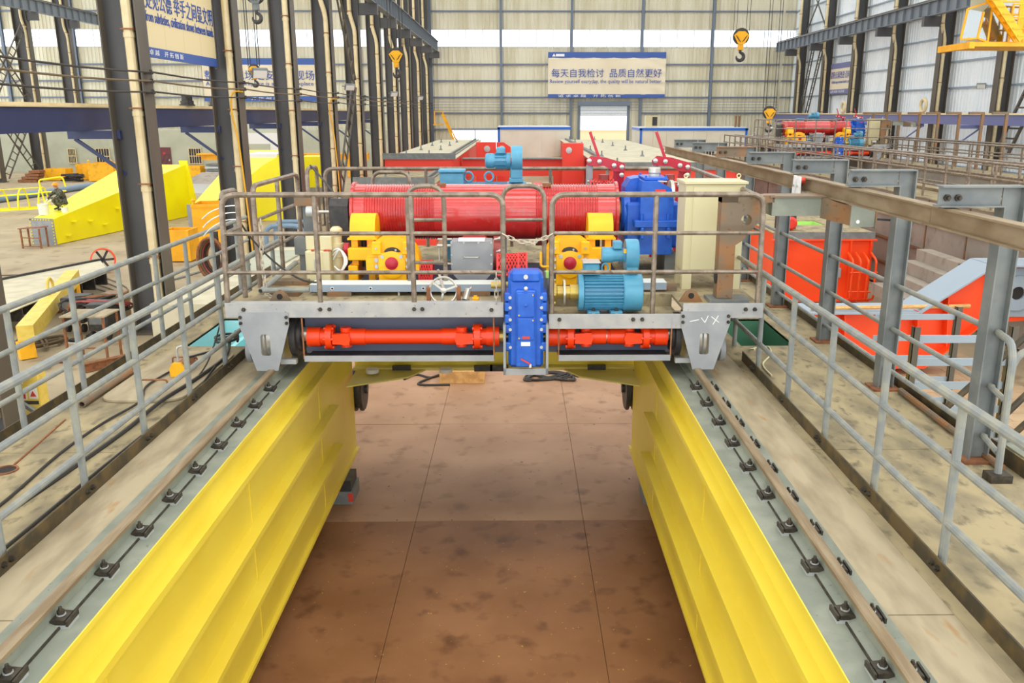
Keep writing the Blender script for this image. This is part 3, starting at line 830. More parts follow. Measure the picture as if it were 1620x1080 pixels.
# ---- rails, pads, clips, kerbs
for x, lab in ((-2.473, 'brown headed crane rail on the girder beside the hatch cover'), (1.79, 'brown headed crane rail on the girder beside the hanger posts')):
    t = thing('crane_rail', lab, 'rail', (x, 7, ZD))
    MB().prism([(x - .068, ZD), (x + .068, ZD), (x + .068, ZD + .012), (x + .02, ZD + .03), (x + .016, ZD + .09), (x - .016, ZD + .09), (x - .02, ZD + .03), (x - .068, ZD + .012)], 'xz', 1.5, 12.6).build('rail_foot', 'grey_paint', t, 20)
    MB().prism([(x - .016, ZD + .09), (x + .016, ZD + .09), (x + .035, ZD + .1), (x + .035, ZD + .122), (x + .027, ZD + .13), (x - .027, ZD + .13), (x - .035, ZD + .122), (x - .035, ZD + .1)], 'xz', 1.5, 12.6).build('rail_head', 'rail_steel', t, 20)
for x, lab in ((-2.402, 'dark seam strip along the rail foot, hatch cover girder'), (1.719, 'dark seam strip along the rail foot, hanger post girder')):
    o = MB().box(x - .004, x + .004, 1.5, 8.2, ZD, ZD + .014).build('rail_seam', 'clip_steel', None, 0); tag(o, lab, 'seam')
proto = None
def clip(x, y, face, label):
    global proto
    if proto is None:
        proto = thing('rail_clip', label, 'clip', (0, 0, 0), 'rail clips', local=True)
        MB().box(-.05, .05, -.055, .055, 0, .018).build('clip_base', 'zinc', proto, 0)
        MB().prism([(-.05, .018), (.03, .018), (.03, .045), (-.02, .05), (-.05, .04)], 'xz', -.05, .05).build('clip_body', 'clip_steel', proto, 0)
        MB().bar((.045, -.06, .03), (.045, .06, .035), .012, .03).build('clip_wing', 'clip_steel', proto, 0)
        MB().lathe([(.024, .05), (.024, .056)], (-.01, 0, 0), (0, 0, 1), 10).build('washer', 'zinc', proto)
        MB().lathe([(.019, .056), (.019, .078)], (-.01, 0, 0), (0, 0, 1), 6).lathe([(.011, .078), (.009, .098)], (-.01, 0, 0), (0, 0, 1), 8).build('bolt', 'clip_steel', proto)
        r = proto; r.location = (x, y, ZD)
    else:
        r = dup(proto, (x, y, ZD), None, label)
    r.rotation_euler = (0, 0, 0 if face > 0 else PI)
    r['group'] = 'rail clips: ' + label
    return r
YC = [3.03 + .484 * k for k in range(11)]
for y in YC: clip(-2.405, y, 1, 'black bolted rail clip on grey plate, hatch cover girder')
for y in YC: clip(1.72, y, -1, 'black bolted rail clip inside the rail, hanger post girder')
for y in YC: clip(1.872, y - .02, 1, 'black bolted rail clip behind the rail, hanger post girder')
def kerb(x, s, y0, y1, posts, label):
    t = thing('kerb_strip', label, 'kerb', (x, (y0 + y1) / 2, ZD))
    MB().box(x - .006, x + .006, y0, y1, ZD, ZD + .105).build('upright_leg', 'kerb_steel', t, 0)
    a, b = sorted((x, x + s * .05)); MB().box(a, b, y0, y1, ZD, ZD + .008).build('flat_leg', 'kerb_steel', t, 0)
    for y in posts:
        if not (y0 < y < y1): continue
        for dy in (-.09, -.02):
            MB().lathe([(.02, 0), (.02, .016), (.011, .016), (.011, .03)], (x - s * .006, y + dy, ZD + .055), (-s, 0, 0), 6).build('bolt', 'clip_steel', t)
    return t
PL = [2.6 + k for k in range(9)]; PR = [2.5 + k for k in range(9)]
kerb(-3.02, -1, 1.6, 9.4, PL, 'brown bolted steel kerb along the hatch cover walkway')
kerb(2.43, 1, 1.6, 8.9, PR, 'brown bolted steel kerb along the hanger post walkway')
def railing(label, x, posts, zt, mids, r=.028, ext=(0, 0), m='railing_paint', z0=ZD, name='walkway_railing', rp=.026):
    t = thing(name, label, 'railing', (x, posts[0], z0))
    for y in posts:
        MB().cyl((x, y, z0), (x, y, zt), rp, 10).build('post', m, t)
    y0, y1 = posts[0] - ext[0], posts[-1] + ext[1]
    MB().cyl((x, y0, zt), (x, y1, zt), r, 10).build('top_rail', m, t)
    for z in mids:
        MB().cyl((x, y0, z), (x, y1, z), r * .82, 10).build('mid_rail', m, t)
    return t
railing('grey pipe railing between the trolley rail and the hatch cover walkway', -3.07, PL, 3.375, (3.04, 2.645), ext=(1, .3), r=.031)
railing('grey pipe railing between the trolley rail and the hanger post walkway', 2.49, PR, 3.375, (3.02, 2.645), ext=(1, .3), r=.031)
railing('grey pipe railing on the outer edge of the hatch cover walkway', -4.13, [3.75, 4.75, 5.75, 6.75, 7.77, 8.72, 9.64, 10.55, 11.5, 12.5], 3.435, (3.09, 2.71), ext=(.5, .5))
o = MB().box(-4.225, -4.215, 1.6, 14.4, ZD, ZD + .1).build('toe_board', 'kerb_steel', None, 0); tag(o, 'dark steel toe board on the hatch cover walkway edge', 'toe board')
o = MB().box(3.715, 3.725, 5.75, 14.4, ZD, ZD + .13).build('toe_board', 'kerb_steel', None, 0); tag(o, 'dark steel toe board below the hanger posts', 'toe board')
# ---- hanger posts carrying the festoon beam
HY = [(6.15, 3.54), (7.92, 3.56), (9.7, 3.6), (11.6, 3.6), (13.5, 3.6), (15.4, 3.6), (17.2, 3.6)]
for i, (y, x) in enumerate(HY):
    t = thing('hanger_post', ['bolted L shaped grey hanger post beside the stair handrail', 'grey hanger post with two bolts above the orange carriage end', 'grey hanger post above the trolley power arm', 'grey hanger post behind the power arm, bare bracket', 'rusty hanger post bracket near the far end of the beam', 'small grey hanger post bracket at the beam end', 'last hanger post behind the beam end'][i], 'post', (x, y, ZD))
    m = 'post_grey'
    w, h = .13, .15
    zt = 4.44
    MB().box(x - h / 2, x - h / 2 + .01, y - w / 2, y + w / 2, ZD + .02, zt - .13).box(x + h / 2 - .01, x + h / 2, y - w / 2, y + w / 2, ZD + .02, zt).box(x - h / 2 + .01, x + h / 2 - .01, y - .005, y + .005, ZD + .02, zt).build('upright', m, t, 0)
    bm_ = 'bare_steel' if i == 4 else m
    MB().box(x - .53, x + h / 2, y - w / 2, y + w / 2, zt, zt + .012).box(x - .53, x - h / 2, y - w / 2, y + w / 2, zt - .14, zt - .128).box(x - .53, x - h / 2, y - .005, y + .005, zt - .128, zt).build('bracket_arm', bm_, t, 0)
    MB().box(x - .13, x + .13, y - .12, y + .12, ZD, ZD + .02).build('foot_plate', 'rust', t, 0)
    for dx in (-.47, -.39):
        MB().lathe([(.026, 0), (.026, .02), (.014, .02), (.014, .045)], (x + dx, y - .006, zt - .075), (0, -1, 0), 6).build('bolt', 'clip_steel', t)
t = thing('festoon_beam', 'long brown I beam hung under the bracket arms', 'beam', (3.1, 10, 4.15))
for k, (a, b) in enumerate(((2.4, 6.4), (6.41, 18.4))):
    mb = MB(); ibeam(mb, (3.1, a, 4.215), (3.1, b, 4.215), .15, .11, .014, .01); mb.build('beam_length', 'rail_steel', t, 0)
t = thing('festoon_trolley', 'white cable trolley with red wheels hanging on the festoon beam', 'trolley', (3.1, 9.3, 4.0))
for dy in (-.13, 0.0):
    MB().prism([(2.985, 4.3), (3.0, 4.3), (3.005, 4.02), (2.97, 4.02)], 'xz', 9.28 + dy, 9.37 + dy).build('side_plate', 'white_plastic', t, 0)
    MB().cyl((3.0, 9.32 + dy, 4.26), (3.05, 9.32 + dy, 4.26), .035, 12).build('wheel', 'sign_red', t)
    MB().lathe([(.014, 0), (.014, .02)], (2.985, 9.32 + dy, 4.2), (-1, 0, 0), 8).build('bolt', 'zinc', t)
MB().cyl((3.02, 9.43, 4.22), (3.09, 9.43, 4.22), .045, 12).build('wheel', 'sign_red', t)
MB().box(2.85, 3.3, 9.1, 9.45, 4.0, 4.02).box(2.8, 3.45, 9.05, 9.2, 3.985, 4.0).build('base_plate', 'plate_grey', t, 0)
MB().box(3.08, 3.22, 9.2, 9.35, 4.02, 4.14).build('cable_clamp', 'white_plastic', t, 0)
# rails threaded through the hanger posts
hr = thing('hanger_railing', 'three grey pipes threaded through the hanger posts', 'railing', (3.6, 8, ZD))
for z in (3.37, 2.95, 2.55):
    pts = [(3.56, y, z) for y in (6.15, 14)]
    MB().cyl((3.58, 6.1, z), (3.6, 14.0, z), .023, 10).build('rail_pipe', 'railing_paint', hr)
def hoop(mb, pts, r=.027, f=.14, n=10):
    return mb.tube(fillet(pts, f), r, n)
sg = thing('stair_gate_railing', 'grey bent pipe handrail at the stair head', 'railing', (3.5, 5.8, ZD))
hoop(MB(), [(3.57, 6.12, 3.37), (3.49, 5.76, 3.38), (3.5, 5.74, ZD)], .027, .16).build('top_rail', 'railing_paint', sg)
for z in (2.95, 2.55):
    MB().cyl((3.57, 6.12, z), (3.5, 5.78, z), .022, 8).build('mid_rail', 'railing_paint', sg)
MB().box(3.42, 3.58, 5.68, 5.8, ZD, ZD + .06).build('rail_shoe', 'clip_steel', sg, 0)
# stair going down beside the hanger posts
st = thing('access_stair', 'steel stair with dark brace pipes going down from the walkway', 'stair', (4.4, 6.8, 0))
hoop(MB(), [(4.03, 6.6, 1.9), (4.0, 6.6, 3.1), (5.2, 6.7, 3.15)], .03, .2).build('handrail', 'railing_paint', st)
for p, q in (((3.8, 7.4, 2.18), (4.7, 7.4, 3.14)), ((4.1, 7.3, 1.9), (4.95, 7.3, 2.9)), ((4.2, 7.2, 1.85), (5.0, 7.2, 2.7)), ((4.3, 7.0, 1.72), (5.0, 7.0, 2.45)), ((4.36, 6.9, 1.6), (5.1, 6.9, 2.3))):
    MB().cyl(p, q, .03, 8).build('brace_pipe', 'kerb_steel', st)
MB().box(3.76, 5.4, 6.0, 6.06, 2.1, 2.22).build('stringer', 'post_grey', st, 0)
MB().box(3.76, 5.4, 6.86, 6.92, 2.1, 2.22).build('stringer', 'post_grey', st, 0)
for k in range(4):
    MB().box(3.78 + k * .4, 4.14 + k * .4, 6.06, 6.86, 2.18, 2.2).build('tread', 'grey_paint', st, 0)
for x, y in ((5.3, 6.03), (5.3, 6.89), (4.02, 6.0)):
    MB().cyl((x, y, 0), (x, y, 2.5 if x < 5 else 2.2), .035, 8).build('leg', 'kerb_steel', st)
# rack of angle bars standing outside
rk = thing('steel_rack', 'ladder-like rack of angle steel standing beyond the toe board', 'rack', (4.7, 9.4, 0))
for x, y, h in ((4.15, 8.6, 2.8), (5.18, 8.6, 2.8), (5.42, 10.2, 2.65), (4.5, 10.2, 2.6)):
    MB().box(x - .035, x + .035, y - .035, y - .028, 0, h).box(x - .035, x - .028, y - .035, y + .035, 0, h).build('upright', 'column_brown', rk, 0)
for z in (.6, 1.1, 1.6, 1.88, 2.15, 2.41, 2.66):
    MB().box(4.15, 5.18, 8.6, 8.62, z - .04, z + .04).build('rung', 'light_blue_grey', rk, 0)
for z in (.9, 1.16, 1.44, 1.71, 1.99, 2.25, 2.52):
    MB().box(4.4, 5.42, 10.2, 10.22, z - .035, z + .035).build('rung', 'light_blue_grey', rk, 0)
# ---- loose things on the walkways
t = thing('hatch_cover', 'round cornered steel hatch cover with wire handles on the walkway', 'cover', (-3.5, 8.5, ZD))
pl = [(p.x, p.y) for p in fillet([(-3.93, 7.55, 0), (-3.15, 7.55, 0), (-3.15, 9.25, 0), (-3.93, 9.25, 0)], .22, 6, True)]
MB().prism(pl, 'xy', ZD + .005, ZD + .025).build('cover_plate', 'dusty_strip', t)
for y in (7.95, 8.75):
    hoop(MB(), [(-3.68, y, ZD + .02), (-3.68, y, ZD + .1), (-3.42, y, ZD + .1), (-3.42, y, ZD + .02)], .009, .03, 6).build('handle', 'rust', t)
t = thing('lifting_magnet', 'worn orange lifting magnet with shackle on the hatch cover', 'lifting magnet', (-3.45, 8.4, ZD + .025))
MB().prism([(-3.52, ZD + .026), (-3.38, ZD + .026), (-3.37, ZD + .11), (-3.41, ZD + .17), (-3.49, ZD + .17), (-3.53, ZD + .11)], 'xz', 8.28, 8.31).build('end_plate', 'bin_yellow', t, 0)
MB().prism([(-3.51, ZD + .028), (-3.39, ZD + .028), (-3.38, ZD + .1), (-3.42, ZD + .15), (-3.48, ZD + .15), (-3.52, ZD + .1)], 'xz', 8.31, 8.62).build('body', 'rust', t, 0)
hoop(MB(), [(-3.5, 8.45, ZD + .15), (-3.5, 8.45, ZD + .3), (-3.4, 8.45, ZD + .3), (-3.4, 8.45, ZD + .15)], .011, .05, 8).build('shackle', 'zinc', t)
MB().bar((-3.4, 8.5, ZD + .17), (-3.2, 8.75, ZD + .18), .02, .02).build('lever', 'black_steel', t)
t = MB().lathe([(.032, 0), (.032, 1.1), (.024, 1.1), (.024, 0), (.032, 0)], (-3.99, 7.42, ZD + .033), (0, 1, 0), 12).build('loose_pipe', 'bare_steel'); tag(t, 'short rusty pipe lying along the outer railing', 'pipe')
def cable(label, pts, r, m='cable_black', name='cable', n=6):
    P = [Vector(p) for p in pts]; out = []
    for i in range(len(P) - 1):
        p0 = P[max(i - 1, 0)]; p1 = P[i]; p2 = P[i + 1]; p3 = P[min(i + 2, len(P) - 1)]
        for k in range(6):
            t = k / 6
            out.append(.5 * ((2 * p1) + (p2 - p0) * t + (2 * p0 - 5 * p1 + 4 * p2 - p3) * t * t + (3 * p1 - p0 - 3 * p2 + p3) * t ** 3))
    out.append(P[-1])
    o = MB().tube(out, r, n).build(name, m); tag(o, label, 'cable'); return o
z = ZD + .012
cable('thin dark cable across the walkway passing under the hatch cover corner', [(-3.6, 4.2, z), (-3.55, 5.3, z), (-3.62, 6.3, z), (-3.6, 7.0, z), (-3.5, 7.5, z + .02), (-3.62, 8.0, z + .03), (-3.5, 8.9, z + .03)], .011)
cable('thick dark hose snaking over the hatch cover', [(-3.5, 4.6, z), (-3.4, 5.7, z), (-3.33, 6.7, z), (-3.3, 7.5, z + .025), (-3.22, 8.2, z + .03), (-3.2, 9.0, z + .03), (-3.35, 9.6, z + .1)], .018)
cable('dark cable running close along the brown kerb', [(-3.25, 3.2, z), (-3.18, 4.6, z), (-3.16, 5.8, z), (-3.13, 6.8, z), (-3.1, 7.7, z), (-3.18, 8.6, z + .03)], .012)
cable('coiled black hose end above the cyan well', [(-3.35 + .12 * math.cos(a), 9.5 + .16 * math.sin(a), z + .06 + a * .006) for a in [k * .8 for k in range(18)]], .015)
cable('slack dark cable hanging from the railing by the cyan well', [(-3.1, 8.7, 3.3), (-3.12, 8.75, 2.9), (-3.2, 8.5, 2.5), (-3.25, 8.2, z)], .008)
cable('white and yellow lead on the walkway beside the green well', [(2.53, 8.8, 2.5), (2.62, 9.3, z), (2.85, 9.42, z), (2.8, 9.1, z), (2.6, 8.7, z), (2.58, 8.3, z)], .01, 'cabinet_beige')
o = MB().bar((-3.86, 6.1, ZD + .006), (-3.98, 7.1, ZD + .006), .012, .012).build('steel_rod', 'rust'); tag(o, 'thin rusty rod lying on the walkway plate joint', 'rod')
o = MB().lathe([(.09, 0), (.09, .012), (.075, .012), (.075, 0), (.09, 0)], (-3.87, 6.0, ZD), (0, 0, 1), 20).build('deck_collar', 'rust'); tag(o, 'small rusty ring set around a hole in the walkway', 'ring')
o = MB().lathe([(.0, 0), (.074, 0), (.074, .003), (0, .003)], (-3.87, 6.0, ZD), (0, 0, 1), 20).build('deck_hole_disc', 'gap_shade'); tag(o, 'dark hole inside the rusty ring', 'hole')  # flat dark disc painted as the shade in the hole
o = MB().cyl((3.62, 5.9, ZD + .03), (3.66, 7.75, ZD + .03), .03, 10).build('loose_pipe', 'bare_steel'); tag(o, 'rusty pipe lying against the toe board', 'pipe')
# rope and crate on the floor under the trolley
t = thing('wood_crate', 'open pine crate lying on the floor beneath the trolley', 'crate', (-1.06, 15.6, .02))
for k in range(5):
    x = -1.48 + k * .165
    MB().box(x, x + .158, 15.4, 16.2, .022, .045).build('plank', 'wood', t, 0)
MB().box(-1.5, -.66, 15.37, 15.4, .022, .26).box(-1.5, -1.47, 15.4, 16.2, .022, .26).box(-.69, -.66, 15.4, 16.2, .022, .26).box(-1.5, -.66, 16.2, 16.23, .022, .26).build('crate_side', 'wood', t, 0)
cable('tangle of black rope on the floor under the trolley', [(.6 + .55 * math.cos(k * 1.3) * (1 - k * .01), 15.75 + .28 * math.sin(k * 1.7), .035 + k * .001) for k in range(26)], .02, 'cable_black', 'rope_coil')
cable('loose hose on the floor leading to the pine crate', [(-2.2, 15.6, .04), (-2.0, 15.9, .04), (-1.7, 15.7, .04), (-1.5, 15.95, .04), (-1.9, 15.3, .04), (-1.3, 15.25, .04)], .022, 'cable_black', 'hose')
# ---------------------------------------------------------------- the trolley
FY = 8.2
ZT = 3.1
def rbox(x0, x1, y0, y1, z0, z1, c=.01):
    return MB().cbox(x0, x1, y0, y1, z0, z1, c)
def bolts(parent, pts, axis, r=.018, h=.02, m='zinc', name='bolt'):
    for p in pts:
        MB().lathe([(r * 1.35, 0), (r * 1.35, h * .25), (r, h * .25), (r, h)], p, axis, 6).build(name, m, parent)
tr = thing('crane_trolley', 'long grey trolley frame standing on the two crane rails', 'trolley', (-.3, 10, 2.43))
rbox(-2.885, -.15, FY - .0, FY + .012, 3.005, 3.155, .003).build('front_beam', 'trolley_grey', tr, 0)
MB().box(-2.885, -.15, FY + .012, FY + .09, 3.14, 3.155).build('front_beam_top', 'trolley_grey', tr, 0)
rbox(.295, 1.62, FY, FY + .012, 2.885, 3.035, .003).build('front_beam', 'trolley_grey', tr, 0)
rbox(1.62, 2.415, FY, FY + .012, 2.99, 3.14, .003).build('front_beam', 'trolley_grey', tr, 0)
MB().box(-2.885, -.15, FY + .02, 9.2, 3.07, ZT).build('deck_plate', 'dusty_deck', tr, 0)
MB().box(-2.885, -1.95, 9.2, 12.3, 3.07, ZT).build('deck_plate', 'dusty_deck', tr, 0)
MB().box(-1.95, 1.2, 11.0, 12.3, 3.07, ZT).build('deck_plate', 'dusty_deck', tr, 0)
MB().box(1.2, 2.42, 8.85, 12.3, 3.07, ZT).build('deck_plate', 'dusty_deck', tr, 0)
MB().box(1.62, 2.42, FY + .012, 8.85, 3.07, ZT).build('deck_plate', 'dusty_deck', tr, 0)
MB().box(.295, 1.62, FY + .012, 8.85, 2.94, 2.97).build('deck_plate', 'dusty_deck', tr, 0)
MB().box(.295, 1.2, 8.85, 9.2, 3.07, ZT).build('deck_plate', 'dusty_deck', tr, 0)
MB().box(.295, 1.62, 8.84, 8.85, 2.94, 3.1).build('deck_step', 'dusty_deck', tr, 0)
MB().box(-1.95, 1.2, 9.2, 11.0, 2.72, 2.75).build('well_shade_plate', 'gap_shade', tr, 0)  # added dark plate standing for the shade in the open drum well
for y0, y1 in ((9.0, 9.2), (11.0, 11.2)):
    MB().box(-2.3, 1.65, y0, y1, 2.62, 3.07).build('cross_beam', 'dark_blue_grey', tr, 0)
MB().box(-2.2, -.15, 8.55, 8.58, 2.55, 3.07).build('tray_back', 'dark_blue_grey', tr, 0)
MB().box(.295, 1.6, 8.55, 8.58, 2.55, 2.94).build('tray_back', 'dark_blue_grey', tr, 0)
for x0, x1 in ((-2.14, -.25), (.395, 1.515)):
    MB().box(x0, x1, FY + .005, 8.58, 2.555, 2.57).build('drip_tray', 'black_steel', tr, 0)
    MB().box(x0, x1, FY, FY + .01, 2.555, 2.615).build('tray_lip', 'plate_grey', tr, 0)
    for x in (x0, x1):
        MB().bar((x, FY + .004, 2.58), (x, FY + .004, 3.0), .014, .008).build('tray_hanger', 'rust', tr, 0)
for cx, lab in ((-2.51, 0), (1.845, 1)):
    top = 3.06
    poly = [(cx - .245, top), (cx - .245, 2.935), (cx - .105, 2.465), (cx + .105, 2.465), (cx + .245, 2.935), (cx + .245, top)]
    hx = .047
    sl = [(p.x, p.z) for p in fillet([(cx - hx, 0, 2.84), (cx - hx, 0, 2.62), (cx + hx, 0, 2.62), (cx + hx, 0, 2.84)], .025, 3, True)]
    # plate with a slot: radial match between outline and slot
    cz = 2.73
    def ray_hit(an, P):
        best = None
        d = (math.cos(an), math.sin(an))
        for i in range(len(P)):
            x1, y1 = P[i][0] - cx, P[i][1] - cz; x2, y2 = P[(i + 1) % len(P)][0] - cx, P[(i + 1) % len(P)][1] - cz
            den = d[0] * (y2 - y1) - d[1] * (x2 - x1)
            if abs(den) < 1e-9: continue
            t_ = (x1 * (y2 - y1) - y1 * (x2 - x1)) / den
            s_ = (x1 * d[1] - y1 * d[0]) / den
            if t_ > 0 and -1e-6 <= s_ <= 1 + 1e-6 and (best is None or t_ < best): best = t_
        return (cx + d[0] * best, cz + d[1] * best)
    angs = sorted(set([math.atan2(p[1] - cz, p[0] - cx) for p in poly] + [math.atan2(p[1] - cz, p[0] - cx) for p in sl]))
    wp = MB().ringprism([ray_hit(a, poly) for a in angs], [ray_hit(a, sl) for a in angs], 'xz', FY - .015, FY).build('wheel_guard', 'plate_grey', tr, 0)
    for dx in (-.225, .225):
        for dz in (2.955, 3.015):
            MB().lathe([(.017, 0), (.017, .014), (.009, .014), (.009, .026)], (cx + dx, FY - .015, dz), (0, -1, 0), 8).build('bolt', 'clip_steel', wp)
    for yw in (8.52, 11.7):
        MB().lathe([(.05, -.09), (.29, -.09), (.29, -.06), (.265, -.05), (.265, .05), (.29, .06), (.29, .09), (.05, .09)], ((-2.473 if cx < 0 else 1.79), yw, 2.75), (1, 0, 0), 32).build('wheel', 'silver', tr)
    s_ = 1 if cx < 0 else -1
    MB().lathe([(.1, 0), (.22, 0), (.22, .06), (.17, .07), (.17, .1), (.1, .1)], (cx + s_ * .2, 8.5, 2.76), (s_, 0, 0), 28).build('bearing_housing', 'black_steel', tr)
    MB().lathe([(.075, 0), (.075, .06), (.06, .06), (.06, .2)], (cx + s_ * .3, 8.5, 2.765), (s_, 0, 0), 20).build('axle_end', 'silver', tr)
    MB().lathe([(.13, 0), (.13, .05), (0, .05)], (cx - s_ * .22, 8.5, 2.6), (-s_, 0, 0), 20).build('rail_sweeper', 'plate_grey', tr)
    MB().box(cx + s_ * .18 - .08, cx + s_ * .18 + .08, 8.3, 8.36, 2.5, 2.55).build('sweeper_foot', 'zinc', tr, 0)
    # lifting lug
    lug = [(cx + .0 - .12 + .1 * s_, ZT), (cx + .12 + .1 * s_, ZT), (cx + .05 + .1 * s_, ZT + .11), (cx + .0 + .1 * s_, ZT + .135), (cx - .05 + .1 * s_, ZT + .11)]
    MB().prism(lug, 'xz', 8.45, 8.48).build('lifting_lug', 'bare_steel', tr)
    MB().lathe([(.03, 0), (.03, .002)], (cx + .1 * s_, 8.448, ZT + .065), (0, -1, 0), 14).build('lug_hole', 'gap_shade', tr)
bolts(tr, [(-2.7, FY, 3.09), (-1.95, FY, 3.09), (-1.86, FY, 3.09), (-1.03, FY, 3.09), (-.95, FY, 3.09), (-.27, FY, 3.08), (.4, FY, 2.98), (1.13, FY, 2.98), (1.22, FY, 2.98), (2.24, FY, 3.08), (2.33, FY, 3.08)], (0, -1, 0), .016, .03, 'clip_steel')
for x0, x1, y0, y1 in ((-2.6, -2.3, 8.75, 8.95), (-2.75, -2.35, 9.35, 9.55), (-2.0, -1.75, 8.75, 8.95), (-.6, -.3, 8.75, 8.95), (1.3, 1.7, 9.0, 9.15)):
    MB().box(x0, x1, y0, y1, ZT, ZT + .05).build('deck_pad', 'bare_steel', tr, 0)
# chalk marks
for k, (p, q) in enumerate((((1.69, 2.96), (1.78, 2.98)), ((1.80, 3.0), (1.84, 2.95)), ((1.84, 2.95), (1.87, 3.02)), ((1.92, 2.93), (1.97, 3.02)), ((1.9, 3.01), (1.98, 2.95)))):
    MB().bar((p[0], FY - .016, p[1]), (q[0], FY - .016, q[1]), .003, .007).build('chalk_mark', 'white_plastic', tr, 0)
# ---- drive shafts
def uj(mb, x, s, z=2.765, y=8.38):
    """universal joint: flange at x, yoke towards s"""
    mb.lathe([(.075, -.11), (.085, -.11), (.085, -.03), (.13, -.03), (.13, .03), (.085, .03), (.085, .045)], (x, y, z), (s, 0, 0), 20)
    for a in range(6):
        an = a * PI / 3
        mb.cyl((x - .05, y + .11 * math.cos(an), z + .11 * math.sin(an)), (x + .05, y + .11 * math.cos(an), z + .11 * math.sin(an)), .016, 6)
    xc = x + s * .16
    mb.cyl((xc, y - .115, z), (xc, y + .115, z), .062, 14)
    mb.cyl((xc, y, z - .1), (xc, y, z + .1), .055, 14)
    mb.hexa([(x + s * .04, y - .11, z - .05), (xc + s * .05, y - .11, z - .06), (xc + s * .05, y - .06, z - .06), (x + s * .04, y - .06, z - .05), (x + s * .04, y - .11, z + .05), (xc + s * .05, y - .11, z + .06), (xc + s * .05, y - .06, z + .06), (x + s * .04, y - .06, z + .05)])
    mb.cyl((xc - s * .02, y, z), (xc + s * .2, y, z), .085, 16)
    return mb
for i, (a, b, lab, gap) in enumerate(((-2.13, -.2, 'long orange cardan shaft in the drip tray', -.62), (.3, 1.5, 'short orange cardan shaft in the drip tray below the teal motor', .82))):
    t = thing('cardan_shaft', lab, 'shaft', ((a + b) / 2, 8.38, 2.765))
    uj(MB(), a + .22, 1).build('universal_joint', 'shaft_orange', t)
    uj(MB(), b - .22, -1).build('universal_joint', 'shaft_orange', t)
    MB().cyl((a, 8.38, 2.765), (a + .13, 8.38, 2.765), .1, 18).build('coupling_sleeve', 'shaft_orange', t)
    MB().cyl((b - .13, 8.38, 2.765), (b, 8.38, 2.765), .1, 18).build('coupling_sleeve', 'shaft_orange', t)
    MB().cyl((a + .5, 8.38, 2.765), (gap, 8.38, 2.765), .075, 20).build('shaft_tube', 'shaft_orange', t)
    MB().cyl((gap + .07, 8.38, 2.765), (b - .5, 8.38, 2.765), .075, 20).build('shaft_tube', 'shaft_orange', t)
    MB().cyl((gap - .01, 8.38, 2.765), (gap + .08, 8.38, 2.765), .068, 18).build('spline', 'silver', t)
# ---- blue vertical gear reducer
t = thing('gear_reducer', 'tall blue gear reducer standing between the two cardan shafts', 'gearbox', (.07, 8.3, 2.5))
GX0, GX1 = -.105, .24
MB().cbox(GX0, GX1, 8.12, 8.5, 2.51, 3.44, .03).build('casing', 'gear_blue', t)
MB().cbox(GX0 + .02, GX1 - .02, 8.1, 8.3, 3.36, 3.485, .03).build('top_cover', 'gear_blue', t)
MB().cbox(GX0 + .075, GX1 - .075, 8.06, 8.14, 2.53, 3.3, .012).build('center_rib', 'gear_blue', t)
for z0, z1 in ((3.04, 3.28), (2.81, 3.03)):
    p = MB().cbox(GX0 + .09, GX1 - .09, 8.045, 8.07, z0, z1, .006).build('inspection_plate', 'gear_blue', t)
    for x in (GX0 + .105, GX1 - .105):
        for z_ in (z0 + .02, z1 - .02):
            MB().lathe([(.008, 0), (.008, .006)], (x, 8.045, z_), (0, -1, 0), 8).build('bolt', 'gear_blue' if (x < .05) == (z_ > z0 + .1) else 'cable_yellow', p)
MB().lathe([(.018, 0), (.018, .01), (.012, .012)], (.067, 8.045, 3.16), (0, -1, 0), 10).build('plate_knob', 'gear_blue', t)
MB().box(.03, .105, 8.043, 8.047, 2.825, 2.85).build('red_label', 'sign_red', t, 0)
MB().box(.02, .11, 8.056, 8.061, 2.75, 2.79).build('white_label', 'white_plastic', t, 0)
for z_ in (2.72, 2.9, 3.0, 3.12, 3.22):
    for s_, x in ((-1, GX0), (1, GX1)):
        MB().cbox(x - .035, x + .035, 8.13, 8.4, z_ - .045, z_ + .045, .012).build('flange_boss', 'gear_blue', t)
        MB().cyl((x - s_ * .02, 8.11, z_), (x - s_ * .02, 8.13, z_), .016, 8).build('bolt', 'zinc', t)
MB().lathe([(.022, 0), (.022, .03), (.014, .03)], (.067, 8.1, 3.43), (0, -1, 0), 12).build('breather', 'zinc', t)
MB().lathe([(.016, 0), (.02, .05), (.01, .06)], (.067, 8.06, 3.33), (0, -1, 0), 12).build('filler_cap', 'silver', t)
MB().bar((.02, 8.05, 2.62), (.11, 8.04, 2.57), .008, .012).build('drain_lever', 'shaft_orange', t)
MB().cyl((.11, 8.06, 2.56), (.11, 8.03, 2.53), .014, 8).build('drain_cock', 'silver', t)
MB().cyl((0, 8.06, 2.57), (0, 8.045, 2.57), .02, 10).build('oil_plug', 'gear_blue', t)
for x0, x1 in ((GX0 - .05, GX0 - .025), (GX1 + .025, GX1 + .05)):
    MB().box(x0, x1, 8.1, 8.45, 2.44, 2.95).build('mount_plate', 'plate_grey', t, 0)
MB().box(GX0 - .05, GX1 + .05, 8.1, 8.12, 2.44, 2.505).build('mount_base', 'plate_grey', t, 0)
for a, b in ((-.2, GX0), (GX1, .3)):
    MB().cyl((a, 8.38, 2.765), (b, 8.38, 2.765), .06, 14).build('output_shaft', 'brass', t)
MB().cyl((-.28, 8.5, 3.27), (-.1, 8.5, 3.27), .035, 12).build('input_shaft', 'brass', t)
